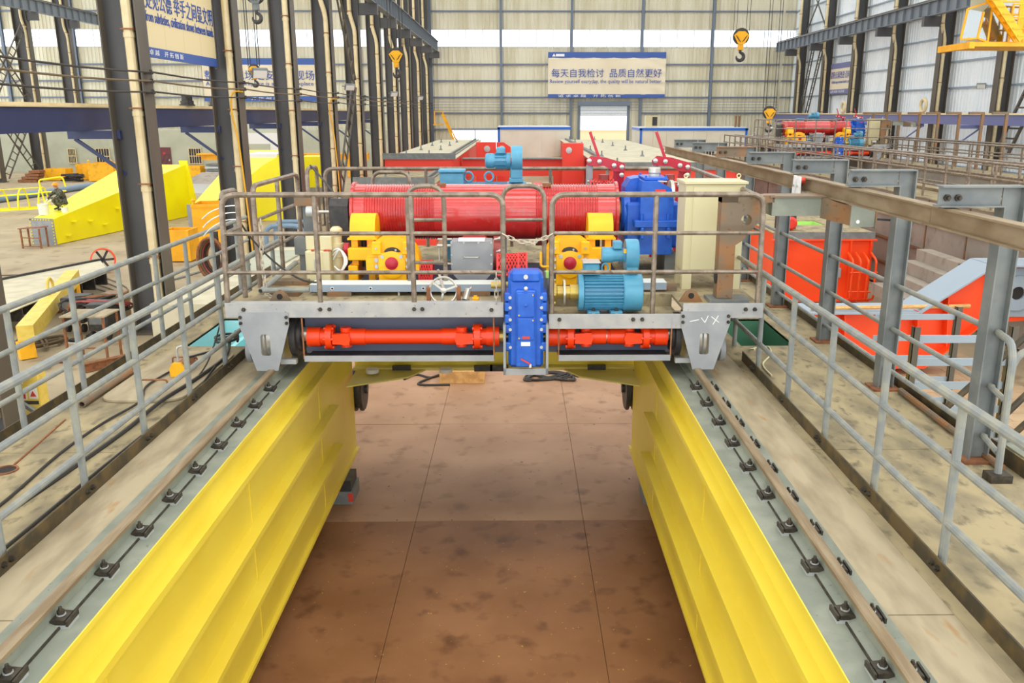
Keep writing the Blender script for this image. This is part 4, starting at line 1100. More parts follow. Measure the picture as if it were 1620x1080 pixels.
# ---- drum
def drum_prof(x0, x1, r, ga, gb, pitch):
    prof = [(.08, x0 - .06), (r + .03, x0 - .06), (r + .03, x0 - .03), (r, x0 - .02)]
    for (a, b) in (ga, gb):
        prof.append((r, a))
        n = int((b - a) / pitch)
        for i in range(n):
            q = a + i * pitch
            prof += [(r - .012, q + pitch * .3), (r - .012, q + pitch * .6), (r, q + pitch * .85), (r, q + pitch)]
    prof += [(r, x1 + .02), (r + .03, x1 + .03), (r + .03, x1 + .06), (.08, x1 + .06)]
    return prof
t = thing('rope_drum', 'big glossy red grooved rope drum across the trolley', 'drum', (-.4, 10.2, 3.49))
MB().lathe(drum_prof(-1.88, 1.1, .325, (-1.78, -.97), (.2, .92), .03), (0, 10.2, 3.82), (1, 0, 0), 64).build('barrel', 'drum_red', t, 24)
MB().lathe([(.09, 0), (.13, 0), (.13, .09), (.1, .1), (.1, .22)], (1.16, 10.2, 3.82), (1, 0, 0), 24).build('drum_coupling', 'brass', t)
MB().lathe([(.2, 0), (.2, .03), (.07, .03), (.07, .16)], (-1.94, 10.2, 3.82), (-1, 0, 0), 24).build('end_disc', 'copper_pipe', t)
for x in (-.95, .28):
    MB().box(x, x + .1, 10.08, 10.16, 4.12, 4.16).build('rope_clamp', 'rust', t, 0)
t = thing('bearing_pedestal', 'black bearing pedestal at the grooved drum end', 'bearing', (-2.12, 10.2, ZT))
MB().prism([(10.0, ZT), (10.4, ZT), (10.33, 3.7), (10.33, 3.9), (10.25, 3.98), (10.15, 3.98), (10.07, 3.9), (10.07, 3.7)], 'yz', -2.22, -2.0).build('pedestal_body', 'black_steel', t)
MB().lathe([(.02, 0), (.02, .03), (.01, .05)], (-2.11, 10.2, 3.98), (0, 0, 1), 8).build('grease_nipple', 'silver', t)
MB().cyl((-2.42, 10.2, 3.82), (-2.22, 10.2, 3.82), .02, 10).build('encoder_shaft', 'silver', t)
MB().lathe([(.07, 0), (.07, .09), (.03, .1)], (-2.42, 10.2, 3.82), (-1, 0, 0), 14).build('encoder', 'zinc', t)
t = thing('limit_switch', 'brown boxed limit switch on a grey stand beside the drum end', 'switch', (-2.55, 10.4, ZT))
MB().box(-2.68, -2.44, 10.3, 10.5, 3.88, 4.02).build('switch_box', 'bare_steel', t); MB().box(-2.6, -2.48, 10.35, 10.45, 3.5, 3.88).build('stand_post', 'post_grey', t, 0)
MB().box(-2.7, -2.4, 10.25, 10.55, 3.3, 3.5).build('stand_head', 'post_grey', t, 0); MB().box(-2.66, -2.44, 10.3, 10.5, ZT, 3.3).build('stand_body', 'post_grey', t, 0)
# ---- yellow disc brakes
def disc_unit(label, cx, s, y=9.3):
    """arched guard facing front with a red hub, and a second arched guard behind turned to the side"""
    t = thing('disc_brake', label, 'brake', (cx, y, ZT))
    # front guard: arch in xz
    def arch(r, z0, n=18): return [(cx - r, z0)] + [(cx + r * math.cos(PI - PI * i / n), 3.36 + r * math.sin(PI * i / n) * 1.02) for i in range(n + 1)] + [(cx + r, z0)]
    MB().prism(arch(.29, 3.3), 'xz', y, y + .02).build('guard_face', 'gold_yellow', t)
    outer = arch(.295, 3.3)
    MB().prism(outer, 'xz', y + .02, y + .24).build('guard_hood', 'gold_yellow', t)
    MB().box(cx - .15, cx + .15, y - .05, y, 3.12, 3.48).build('caliper_block', 'gold_yellow', t)
    for dx in (-.165, .165):
        MB().cbox(cx + dx - .05, cx + dx + .05, y - .06, y + .01, 3.46, 3.6, .008).build('caliper_ear', 'gold_yellow', t)
        MB().lathe([(.012, 0), (.012, .02)], (cx + dx, y - .06, 3.53), (0, -1, 0), 8).build('bolt', 'zinc', t)
    MB().prism([(cx + .09 * math.cos(PI * i / 10), 3.475 + .06 * math.sin(PI * i / 10)) for i in range(11)], 'xz', y - .012, y - .001).build('disc_window', 'dark_cavity', t)
    MB().lathe([(.012, 0), (.012, .01)], (cx + .04, y - .012, 3.505), (0, -1, 0), 8).build('rivet', 'zinc', t)
    MB().lathe([(.15, 0), (.15, .02), (.1, .03)], (cx, y - .05, 3.35), (0, -1, 0), 28).build('hub_ring', 'gold_yellow', t)
    MB().lathe([(.07, 0), (.07, .02), (.045, .034), (.015, .04), (0, .04)], (cx, y - .075, 3.37), (0, -1, 0), 24).build('hub_cap', 'crimson', t)
    bolts(t, [(cx - .1, y - .06, 3.44), (cx + .1, y - .06, 3.44), (cx - .17, y - .04, 3.4), (cx + .17, y - .04, 3.4), (cx - .17, y - .04, 3.33), (cx + .17, y - .04, 3.33)], (0, -1, 0), .02, .025)
    MB().box(cx - .29, cx - .15, y - .02, y + .1, 3.28, 3.42).build('side_arm', 'gold_yellow', t); MB().box(cx + .15, cx + .29, y - .02, y + .1, 3.28, 3.42).build('side_arm', 'gold_yellow', t)
    MB().box(cx - .17, cx - .03, y - .03, y + .2, ZT, 3.14).build('foot', 'gold_yellow', t); MB().box(cx + .03, cx + .17, y - .03, y + .2, ZT, 3.14).build('foot', 'gold_yellow', t)
    # rear guard: arch in yz, turned to the side
    rx = cx - s * .36
    yr = y + .42
    pr = [(yr - .2, 3.6)] + [(yr - .2 * math.cos(PI * i / 14), 3.62 + .24 * math.sin(PI * i / 14)) for i in range(15)] + [(yr + .2, 3.6)]
    MB().prism(pr, 'yz', rx - .14, rx + .14).build('rear_hood', 'gold_yellow', t)
    MB().box(rx - .165, rx + .165, yr - .22, yr + .22, 3.585, 3.605).build('hood_rim', 'gold_yellow', t, 0)
    for dx in (-.13, .05):
        MB().box(rx + dx, rx + dx + .07, yr - .18, yr + .18, 3.12, 3.585).build('frame_leg', 'orange_yellow', t, 0)
    MB().lathe([(.03, 0), (.03, .3)], (rx - .02, yr, 3.25), (0, 0, 1), 12).build('spring_rod', 'black_steel', t)
    MB().cbox(rx - .16, rx + .14, yr - .26, yr - .16, 3.36, 3.5, .01).build('cross_lever', 'gold_yellow', t)
    MB().cbox(rx - .17, rx - .06, yr - .24, yr + .1, ZT, 3.3, .01).build('frame_foot', 'gold_yellow', t)
    MB().lathe([(.07, 0), (.07, .05), (.03, .07)], (rx - s * .17, yr - .1, 3.47), (-s, 0, 0), 16).build('adjuster_knob', 'crimson', t)
    return t
disc_unit('yellow disc brake under the drum beside the beige control box', -1.385, 1)
disc_unit('yellow disc brake behind the teal motor', .56, -1)
# ---- grey encoder housing with crank
t = thing('gear_limit_box', 'grey round bottomed limit switch box with crank handles', 'switch box', (-.5, 9.3, ZT))
pr = [(-.745, 3.6), (-.745, 3.32)] + [(-.515 + .23 * math.cos(PI + PI * i / 12), 3.32 + .19 * math.sin(PI + PI * i / 12)) for i in range(13)] + [(-.285, 3.32), (-.285, 3.6)]
MB().prism(pr, 'xz', 9.28, 9.3).build('cover_plate', 'plate_grey', t)
MB().prism([(x * .97 - .0155, z_ * 1) for x, z_ in pr], 'xz', 9.3, 9.55).build('box_body', 'plate_grey', t)
MB().box(-.66, -.37, 9.27, 9.4, 3.6, 3.625).build('name_strip', 'white_plastic', t, 0)
bolts(t, [(-.735, 9.28, 3.585), (-.6, 9.28, 3.585), (-.44, 9.28, 3.585), (-.3, 9.28, 3.585), (-.735, 9.28, 3.45), (-.3, 9.28, 3.45), (-.735, 9.28, 3.35), (-.3, 9.28, 3.35)], (0, -1, 0), .009, .01)
hoop(MB(), [(-.6, 9.28, 3.43), (-.6, 9.25, 3.43), (-.44, 9.25, 3.43), (-.44, 9.28, 3.43)], .006, .02, 6).build('handle', 'silver', t)
MB().cyl((-.9, 9.4, 3.535), (-.74, 9.4, 3.535), .018, 10).build('crank_shaft', 'silver', t)
MB().cyl((-.88, 9.4, 3.55), (-.88, 9.4, 3.32), .009, 8).build('crank_arm', 'silver', t)
MB().cyl((-1.03, 9.4, 3.34), (-.74, 9.4, 3.33), .014, 8).build('crank_grip', 'silver', t)
MB().cyl((-.9, 9.45, 3.6), (-.74, 9.45, 3.6), .012, 8).build('crank_shaft', 'silver', t)
MB().lathe([(.2, 0), (.2, .1), (.1, .12)], (-.28, 9.55, 3.42), (1, 0, 0), 24).build('red_drum', 'copper_pipe', t)
MB().lathe([(.21, 0), (.21, .04)], (-.5, 9.56, 3.45), (0, 1, 0), 24).build('red_flange', 'drum_red', t)
for z_, dy in ((3.6, 0), (3.53, .05), (3.47, -.05)):
    MB().lathe([(.012, 0), (.012, .05), (.02, .05), (.02, .075)], (-.27, 9.42 + dy, z_), (1, 0, .2), 8).build('cap_screw', 'silver', t)
# ---- red expanded metal guards
def mesh_guard(name_label, x0, x1, fn, frame_r=.012, nu=9, nv=7):
    """fn(u, v) -> point on the guard surface"""
    t = thing('coupling_guard', name_label, 'guard', fn(.5, 0))
    mb = MB()
    for k in range(-nv, nu):
        for sgn in (1, -1):
            pts = []
            for i in range(13):
                v = i / 12; u = (k + nv * v) / nu if sgn > 0 else 1 - (k + nv * v) / nu
                if 0 <= u <= 1: pts.append(fn(u, v))
            if len(pts) > 1: mb.tube(pts, .0065, 4)
    mb.build('mesh_panel', 'mesh_red', t)
    for u in (0, .72, 1) if nu > 8 else (0, 1):
        MB().tube([fn(u, i / 14) for i in range(15)], frame_r, 6).build('rim_bar', 'mesh_red', t)
    for v in (0, 1):
        MB().tube([fn(i / 6, v) for i in range(7)], frame_r, 6).build('rim_bar', 'mesh_red', t)
    return t
def g1(u, v):
    an = PI * .95 - v * PI * .8
    return Vector((-.22 + .3 * u, 8.85 + .17 * math.cos(an), 3.3 + .24 * math.sin(an) - (1 - u) * .02 * v))
mesh_guard('red mesh coupling guard arching behind the blue reducer', 0, 0, g1)
mesh_guard('small red mesh guard beside the yellow disc brake', 0, 0, lambda u, v: Vector((-1.1 + .14 * u, 9.42 + .13 * math.cos(PI - v * PI), 3.17 + .2 * math.sin(v * PI))), .01, 5, 6)
mesh_guard('red mesh guard over the rear brake wheel beside the blue gearbox', 0, 0, lambda u, v: Vector((.93 + .3 * u, 11.25 + .2 * math.cos(PI - v * PI), 3.9 + .22 * math.sin(v * PI))), .01, 7, 7)
mesh_guard('red mesh guard leaning beside the beige cabinet', 0, 0, lambda u, v: Vector((1.84 + .14 * u + .05 * v, 10.0 + .05 * v, 3.2 + .55 * v)), .01, 5, 9)
# ---- hand wheel
t = thing('hand_wheel', 'silver three spoke hand wheel on rusty brackets', 'wheel', (-.755, 8.42, 3.1))
ring = [( -.755 + .135 * math.cos(2 * PI * i / 28), 8.4, 3.235 + .135 * math.sin(2 * PI * i / 28)) for i in range(28)]
MB().tube(ring, .012, 8, True).build('rim', 'silver', t)
MB().lathe([(.03, 0), (.03, .03), (.015, .035)], (-.755, 8.42, 3.235), (0, -1, 0), 14).build('hub', 'silver', t)
for a in (.35, 2.45, 4.5):
    MB().bar((-.755 + .02 * math.cos(a), 8.4, 3.235 + .02 * math.sin(a)), (-.755 + .13 * math.cos(a), 8.4, 3.235 + .13 * math.sin(a)), .02, .02).build('spoke', 'silver', t)
for x in (-.905, -.605):
    MB().box(x - .02, x + .02, 8.38, 8.44, ZT, 3.27).build('bracket', 'rust', t, 0)
MB().cyl((-.755, 8.43, 3.235), (-.85, 8.9, 3.35), .015, 8).build('spindle', 'silver', t)
t = thing('valve', 'small silver valve with pipe stub on the trolley edge', 'valve', (-.52, 8.4, ZT))
MB().box(-.58, -.5, 8.36, 8.44, ZT, 3.14).build('valve_base', 'post_grey', t); MB().cyl((-.54, 8.4, 3.14), (-.51, 8.45, 3.24), .03, 10).build('valve_body', 'silver', t); MB().cyl((-.51, 8.44, 3.23), (-.47, 8.43, 3.26), .012, 8).build('valve_lever', 'silver', t)
t = MB().cbox(-.47, -.4, 8.35, 8.42, ZT, 3.17, .008).lathe([(.02, 0), (.02, .015)], (-.435, 8.385, 3.17), (0, 0, 1), 8).build('orange_cap', 'orange_yellow'); tag(t, 'small orange plastic block beside the valve', 'block')
# ---- cable trays
def tray(label, x0, x1, y, z0, z1, marks):
    t = thing('cable_tray', label, 'cable tray', ((x0 + x1) / 2, y, ZT))
    MB().box(x0, x1, y, y + .005, z0, z1).box(x0, x1, y + .22, y + .225, z0, z1).box(x0, x1, y, y + .225, z0, z0 + .004).build('tray_body', 'light_blue_grey', t, 0)
    MB().box(x0, x1, y - .004, y + .23, z1, z1 + .005).build('lid', 'white_tray', t, 0)
    for x in marks:
        MB().lathe([(.018, 0), (.018, .003), (.011, .003), (.011, 0)], (x, y, (z0 + z1) / 2), (0, -1, 0), 12).build('knockout', 'white_plastic', t)
    x = x0 + .3
    while x < x1:
        MB().bar((x, y + .02, ZT), (x, y + .02, z0), .02, .01).build('tray_foot', 'zinc', t, 0)
        x += .62
    return t
tray('long white lidded cable tray across the trolley front', -2.18, -.17, 8.78, 3.14, 3.22, (-1.95, -1.55, -1.0))
tray('short white cable tray beside the teal motor', .75, 1.58, 8.95, 3.12, 3.2, (1.3,))
for p, q, lab in (((-2.62, 8.6, 3.2), (-2.15, 8.62, 3.2), 'white conduit pipe leading into the long cable tray'), ((-2.72, 8.85, 3.14), (-2.55, 9.7, 3.3), 'grey conduit pipe slanting along the deck edge')):
    d_ = (Vector(q) - Vector(p))
    o = MB().lathe([(.028, 0), (.028, d_.length), (.021, d_.length), (.021, 0), (.028, 0)], p, d_, 12).build('conduit_pipe', 'railing_paint'); tag(o, lab, 'pipe')
# ---- beige control box and pump
t = thing('control_box', 'beige two door control box on the trolley deck', 'control box', (-2.26, 9.6, ZT))
MB().cbox(-2.39, -2.12, 9.5, 9.85, ZT, 3.46, .008).build('cabinet_body', 'cabinet_beige', t)
MB().box(-2.375, -2.2, 9.492, 9.5, 3.13, 3.44).build('door', 'cabinet_beige', t, 0)
MB().cbox(-2.29, -2.265, 9.48, 9.492, 3.26, 3.38, .006).build('door_latch', 'zinc', t)
MB().cbox(-2.4, -2.25, 9.6, 9.8, 3.46, 3.63, .008).build('upper_box', 'cabinet_beige', t); MB().cbox(-2.23, -2.1, 9.55, 9.75, 3.46, 3.62, .008).build('upper_box', 'cabinet_beige', t)
for x in (-2.32, -2.18, -2.14):
    MB().box(x, x + .03, 9.5, 9.53, 3.46, 3.475).build('lamp', 'sign_red', t, 0)
t = thing('grease_pump', 'pale cylindrical pump with loops of white hose', 'pump', (-2.07, 9.65, ZT))
MB().lathe([(.075, 0), (.075, .26), (.085, .27), (.085, .42), (.06, .43), (.06, .5), (.07, .51), (.07, .58), (.04, .61)], (-2.07, 9.7, ZT), (0, 0, 1), 20).build('pump_body', 'cabinet_beige', t)
for k in range(3):
    MB().tube(fillet([(-2.1, 9.6, 3.45 - .05 * k), (-2.0, 9.52, 3.5), (-1.94 + .02 * k, 9.5, 3.35), (-2.0, 9.5, 3.22), (-2.08, 9.55, 3.28)], .08), .009, 8).build('hose', 'white_plastic', t)
# ---- travel motor with blower
t = thing('travel_motor', 'ribbed teal electric motor with fan blower on the lower deck', 'motor', (.9, 8.5, 2.97))
MX, MY, MZ = .62, 8.52, 3.19
MB().lathe([(.05, -.02), (.19, -.02), (.19, .03), (.165, .04)], (MX, MY, MZ), (1, 0, 0), 28).build('end_bell', 'motor_teal', t)
MB().cyl((MX + .03, MY, MZ), (MX + .45, MY, MZ), .155, 28).build('stator_core', 'motor_teal_dark', t)
for k in range(30):
    an = 2 * PI * k / 30
    MB().box(MX + .04, MX + .44, -.005, .005, .15, .182).xform(Matrix.Translation((0, MY, MZ)) @ Matrix.Rotation(an, 4, 'X')).build('cooling_fin', 'motor_teal', t, 0)
MB().lathe([(.185, 0), (.195, .01), (.195, .19), (.16, .2), (.05, .2)], (MX + .43, MY, MZ), (1, 0, 0), 32).build('fan_cowl', 'motor_teal', t)
MB().cbox(MX + .02, MX + .2, MY - .1, MY + .12, 3.385, 3.41, .005).build('box_base', 'motor_teal', t); MB().cbox(MX + .03, MX + .19, MY - .09, MY + .11, 3.41, 3.5, .02).build('terminal_box', 'motor_teal', t); MB().cbox(MX + .02, MX + .2, MY - .1, MY + .12, 3.5, 3.515, .004).build('box_lid', 'zinc', t)
ring = [(MX + .25 + .032 * math.cos(2 * PI * i / 16), MY, 3.44 + .045 * math.sin(2 * PI * i / 16)) for i in range(16)]
MB().tube(ring, .01, 8, True).build('eye_bolt', 'motor_teal', t)
for x0 in (MX + .07, MX + .3):
    MB().cbox(x0, x0 + .12, MY - .2, MY + .2, 2.97, 3.03, .006).build('foot', 'motor_teal', t); bolts(t, [(x0 + .06, MY - .16, 3.03)], (0, 0, 1), .016, .03, 'black_steel'); bolts(t, [(x0 + .06, MY - .2, 2.99)], (0, -1, 0), .02, .03, 'silver')
MB().box(MX + .02, MX + .48, MY - .23, MY + .23, 2.955, 2.972).build('base_plate', 'plate_grey', t, 0)
MB().cbox(MX + .46, MX + .58, MY - .07, MY + .07, 3.38, 3.46, .01).build('blower_neck', 'motor_teal', t)
MB().lathe([(.04, -.065), (.155, -.065), (.16, -.05), (.16, .05), (.155, .065), (.04, .065)], (MX + .52, MY + .05, 3.565), (1, 0, 0), 32).build('blower_housing', 'motor_teal', t)
MB().lathe([(.04, 0), (.075, 0), (.08, .02), (.08, .1), (.07, .12), (.07, .22), (.09, .24)], (MX + .22, MY + .05, 3.565), (1, 0, 0), 20).build('blower_motor', 'motor_teal', t)
MB().cbox(MX + .33, MX + .42, MY - .02, MY + .1, 3.63, 3.71, .01).build('terminal_box', 'motor_teal', t)
MB().box(MX + .43, MX + .46, MY - .07, MY - .05, 3.6, 3.64).build('tag_plate', 'orange_yellow', t, 0)
MB().lathe([(.09, 0), (.09, .06), (.065, .07), (.065, .2), (.08, .2), (.08, .3)], (.32, MY, MZ), (1, 0, 0), 22).build('shaft_coupling', 'brass', t)
MB().lathe([(.13, 0), (.13, .02)], (.45, MY, MZ), (1, 0, 0), 24).build('coupling_disc', 'silver', t)
# brake thruster beside the reducer
t = thing('thruster_brake', 'slim copper coloured thruster brake between reducer and teal motor', 'brake', (.33, 8.55, 2.97))
MB().cyl((.335, 8.42, 2.98), (.33, 8.42, 3.5), .018, 10).build('brake_rod', 'copper_pipe', t); MB().cyl((.29, 8.55, 2.98), (.29, 8.55, 3.4), .035, 12).build('thruster_body', 'plate_grey', t)
hoop(MB(), [(.22, 8.42, 3.62), (.22, 8.42, 3.47), (.31, 8.42, 3.47)], .012, .03, 8).build('release_lever', 'orange_yellow', t)
for z_ in (3.1, 3.18, 3.33, 3.45, 3.53):
    MB().cyl((.3, 8.42, z_), (.37, 8.42, z_), .016, 8).build('link_pin', 'brass', t)
MB().box(.27, .3, 8.4, 8.5, 3.36, 3.42).build('green_tag', 'lime_paint', t, 0)
# ---- main blue gearbox
t = thing('hoist_gearbox', 'large blue hoist gearbox with hexagonal upper housing', 'gearbox', (1.6, 10.2, 3.35))
MB().prism([(1.4, 3.36), (1.78, 3.36), (1.78, 3.98), (1.75, 4.12), (1.6, 4.2), (1.42, 4.2), (1.4, 4.1)], 'xz', 9.85, 10.85).build('upper_housing', 'gear_blue', t)
MB().cbox(1.24, 1.88, 9.95, 10.8, 3.42, 3.95, .03).build('lower_housing', 'gear_blue', t)
MB().prism([(1.26, 3.9), (1.26, 4.1), (1.32, 4.2), (1.42, 4.22), (1.42, 3.9)], 'xz', 10.2, 10.6).build('side_boss', 'gear_blue', t)
MB().lathe([(.1, 0), (.22, 0), (.24, .03), (.24, .1)], (1.2, 10.2, 3.82), (1, 0, 0), 28).build('bearing_cover', 'gear_blue', t)
MB().cbox(1.33, 1.83, 9.78, 9.96, 3.68, 3.76, .008).build('split_flange', 'gear_blue', t)
for x in (1.42, 1.72):
    MB().cbox(x - .02, x + .02, 9.76, 9.88, 3.55, 3.68, .01).cyl((x, 9.84, 3.76), (x, 9.84, 3.83), .02, 10).build('flange_lug', 'gear_blue', t)
for x in (1.46, 1.62, 1.75):
    MB().lathe([(.022, 0), (.022, .02)], (x, 9.85, 4.02), (0, -1, 0), 12).build('plug', 'gear_blue', t)
MB().cbox(1.45, 1.72, 9.95, 10.5, 4.2, 4.235, .008).build('top_hatch', 'gear_blue', t); bolts(t, [(1.47, 9.98, 4.235), (1.7, 9.98, 4.235), (1.47, 10.47, 4.235), (1.7, 10.47, 4.235)], (0, 0, 1), .014, .02, 'gear_blue')
MB().lathe([(.06, 0), (.06, .03), (.072, .04), (.072, .09), (.06, .1)], (1.6, 10.2, 4.235), (0, 0, 1), 18).build('breather_cap', 'silver', t)
MB().box(1.56, 1.68, 9.836, 9.85, 4.07, 4.11).build('name_plate', 'mesh_red', t, 0); MB().lathe([(.018, 0), (.018, .01)], (1.57, 9.85, 3.6), (0, -1, 0), 12).build('oil_gauge', 'brass', t); MB().lathe([(.014, 0), (.014, .01)], (1.57, 9.85, 3.53), (0, -1, 0), 12).build('drain_plug', 'mesh_red', t)
for x0, x1 in ((1.28, 1.42), (1.72, 1.86)):
    MB().box(x0, x1, 9.95, 10.8, 3.1, 3.36).build('support_leg', 'post_grey', t, 0)
# ---- rear brakes
def rear_brake(label, x, y=11.3):
    t = thing('lever_brake', label, 'brake', (x, y, ZT))
    MB().prism([(x + .02, ZT), (x + .12, ZT), (x + .16, 3.7), (x + .12, 4.1), (x + .08, 4.15), (x + .02, 4.13), (x, 3.9)], 'xz', y - .05, y).build('post_arm', 'crimson', t)
    MB().prism([(x + .33, ZT), (x + .42, ZT), (x + .44, 3.6), (x + .5, 4.1), (x + .5, 4.26), (x + .38, 4.3), (x + .35, 4.1), (x + .3, 3.7)], 'xz', y - .05, y).build('shoe_arm', 'crimson', t)
    MB().prism([(x + .0, 4.36), (x + .06, 4.42), (x + .25, 4.4), (x + .5, 4.33), (x + .5, 4.22), (x + .38, 4.22), (x + .24, 4.29), (x + .02, 4.3)], 'xz', y - .11, y - .06).build('top_lever', 'crimson', t)
    MB().bar((x + .18, y - .08, 4.36), (x + .045, y - .08, 4.72), .03, .035).build('release_handle', 'crimson', t)
    MB().cyl((x + .05, y - .05, 3.95), (x + .05, y - .05, 4.3), .045, 12).build('spring_tube', 'plate_grey', t)
    MB().cyl((x + .24, y - .04, 3.6), (x + .24, y - .04, 4.18), .07, 16).build('thruster', 'copper_pipe', t)
    MB().cyl((x + .02, y - .09, 4.1), (x + .4, y - .09, 4.08), .012, 8).build('tie_rod', 'silver', t)
    for px_, pz in ((.04, 4.36), (.17, 4.35), (.36, 4.3), (.46, 4.28), (.46, 4.18), (.36, 4.05)):
        MB().lathe([(.03, 0), (.03, .02), (.018, .025)], (x + px_, y - .11, pz), (0, -1, 0), 12).build('pivot_pin', 'silver', t)
    return t
rear_brake('crimson lever brake behind the drum flange', .87)
rear_brake('crimson lever brake behind the large blue gearbox', 1.72)
o = MB().lathe([(.05, -.02), (.2, -.02), (.2, .02), (.05, .02)], (1.9, 10.75, 3.95), (1, 0, 0), 28).cyl((1.8, 10.75, 3.95), (1.95, 10.75, 3.95), .05, 12).build('brake_disc', 'silver'); tag(o, 'bare steel brake disc beside the blue gearbox', 'brake disc')
# ---- rear hoist motor
t = thing('hoist_motor', 'blue hoist motor with blower rising behind the drum', 'motor', (-.4, 11.2, ZT))
MB().cyl((-1.05, 11.25, 3.86), (-.1, 11.25, 3.86), .2, 28).build('stator_core', 'motor_teal_dark', t)
for k in range(24):
    an = 2 * PI * k / 24
    MB().box(-1.0, -.15, -.006, .006, .195, .23).xform(Matrix.Translation((0, 11.25, 3.86)) @ Matrix.Rotation(an, 4, 'X')).build('cooling_fin', 'motor_teal', t, 0)
MB().lathe([(.23, 0), (.235, .02), (.235, .25), (.1, .27)], (-.15, 11.25, 3.86), (1, 0, 0), 28).build('fan_cowl', 'motor_teal', t)
for x in (-.95, -.3):
    MB().box(x, x + .14, 11.05, 11.45, ZT, 3.68).build('foot', 'motor_teal', t, 0)
MB().cbox(-1.0, -.7, 11.0, 11.25, 4.06, 4.22, .012).build('terminal_box', 'motor_teal', t); MB().cbox(-1.02, -.68, 10.98, 11.27, 4.22, 4.26, .01).build('box_lid', 'motor_teal', t)
for x in (-.64, -.38):
    MB().tube([(x + .055 * math.cos(2 * PI * i / 18), 11.15, 4.16 + .06 * math.sin(2 * PI * i / 18)) for i in range(18)], .013, 8, True).build('eye_bolt', 'motor_teal', t)
MB().cbox(-.12, .06, 11.1, 11.32, 4.09, 4.14, .006).build('blower_flange', 'motor_teal', t); MB().cbox(-.1, .05, 11.12, 11.3, 4.14, 4.35, .01).build('blower_neck', 'motor_teal', t)
MB().lathe([(.05, -.07), (.155, -.07), (.16, -.05), (.16, .05), (.155, .07), (.05, .07)], (-.02, 11.2, 4.39), (1, 0, 0), 32).build('blower_housing', 'motor_teal', t)
MB().lathe([(.05, 0), (.085, .01), (.095, .03), (.095, .1), (.085, .12), (.085, .26), (.1, .28), (.1, .33)], (-.43, 11.2, 4.36), (1, 0, 0), 22).build('blower_motor', 'motor_teal', t)
for k in range(12):
    an = 2 * PI * k / 12
    MB().box(-.3, -.15, -.004, .004, .08, .1).xform(Matrix.Translation((0, 11.2, 4.36)) @ Matrix.Rotation(an, 4, 'X')).build('cooling_fin', 'motor_teal_dark', t, 0)
MB().cbox(-.28, -.17, 11.12, 11.28, 4.45, 4.53, .012).build('terminal_box', 'motor_teal', t)
# ---- tall beige cabinet and power arm
t = thing('electric_cabinet', 'tall beige electric cabinet on trolley deck', 'cabinet', (2.05, 9.2, ZT))
MB().cbox(1.77, 2.4, 9.1, 9.55, 3.29, 4.23, .008).build('cabinet_body', 'cabinet_beige', t)
MB().box(1.85, 2.39, 9.085, 9.1, 3.32, 4.2).build('door', 'cabinet_beige', t, 0)
MB().box(1.75, 2.42, 9.07, 9.57, 4.23, 4.255).build('rain_lid', 'cabinet_beige', t, 0)
for x, y in ((1.77, 9.1), (1.77, 9.45), (2.3, 9.1), (2.3, 9.45)):
    MB().box(x, x + .1, y, y + .1, ZT, 3.29).build('leg', 'cabinet_beige', t, 0)
for x in (1.8, 2.37):
    MB().lathe([(.015, 0), (.015, .03)], (x, 9.3, 4.255), (0, 0, 1), 8).tube([(x + .02 * math.cos(2 * PI * i / 12), 9.3, 4.3 + .02 * math.sin(2 * PI * i / 12)) for i in range(12)], .006, 6, True).build('lifting_eye', 'cabinet_beige', t)
t = thing('power_arm', 'rusty welded box arm reaching from trolley to festoon beam', 'bracket', (2.1, 8.5, ZT))
MB().box(2.0, 2.16, 8.44, 8.6, 3.14, 4.16).build('upright', 'bare_steel', t, 0)
for z0 in (3.2,):
    MB().lathe([(.075, 0), (.075, .003)], (1.998, 8.52, 3.35), (-1, 0, 0), 16).build('upright_hole', 'gap_shade', t)
MB().box(1.92, 2.32, 8.38, 8.66, ZT, 3.135).build('foot_plate', 'post_grey', t, 0)
pts = [(2.16, 4.02), (2.42, 4.02), (2.42, 3.98), (2.2, 3.72), (2.16, 3.7)]
hc = circ(2.255, 3.93, .06, 20)
tri = [(2.16, 4.1), (2.44, 4.1), (2.44, 3.98), (2.22, 3.72), (2.16, 3.68)]
def hit(an, P, cx, cz):
    best = None; d = (math.cos(an), math.sin(an))
    for i in range(len(P)):
        x1, y1 = P[i][0] - cx, P[i][1] - cz; x2, y2 = P[(i + 1) % len(P)][0] - cx, P[(i + 1) % len(P)][1] - cz
        den = d[0] * (y2 - y1) - d[1] * (x2 - x1)
        if abs(den) < 1e-9: continue
        t_ = (x1 * (y2 - y1) - y1 * (x2 - x1)) / den; s_ = (x1 * d[1] - y1 * d[0]) / den
        if t_ > 0 and -1e-6 <= s_ <= 1 + 1e-6 and (best is None or t_ < best): best = t_
    return (cx + d[0] * best, cz + d[1] * best)
angs = sorted([math.atan2(p[1] - 3.93, p[0] - 2.255) for p in tri] + [2 * PI * i / 24 - PI for i in range(24)])
for y in (8.44, 8.58):
    MB().ringprism([hit(a, tri, 2.255, 3.93) for a in angs], [(2.255 + .06 * math.cos(a), 3.93 + .06 * math.sin(a)) for a in angs], 'xz', y, y + .012).build('gusset', 'bare_steel', t, 0)
MB().lathe([(.06, 0), (.06, .15), (.054, .15), (.054, 0), (.06, 0)], (2.255, 8.44, 3.93), (0, 1, 0), 20).build('hole_sleeve', 'bare_steel', t)
MB().box(2.0, 2.52, 8.44, 8.6, 4.1, 4.17).build('arm_root', 'bare_steel', t, 0)
MB().box(2.5, 3.0, 8.44, 8.7, 3.97, 4.15).build('arm_middle', 'grey_paint', t, 0)
MB().box(2.47, 3.02, 8.42, 8.72, 4.15, 4.165).build('arm_top', 'bare_steel', t, 0)
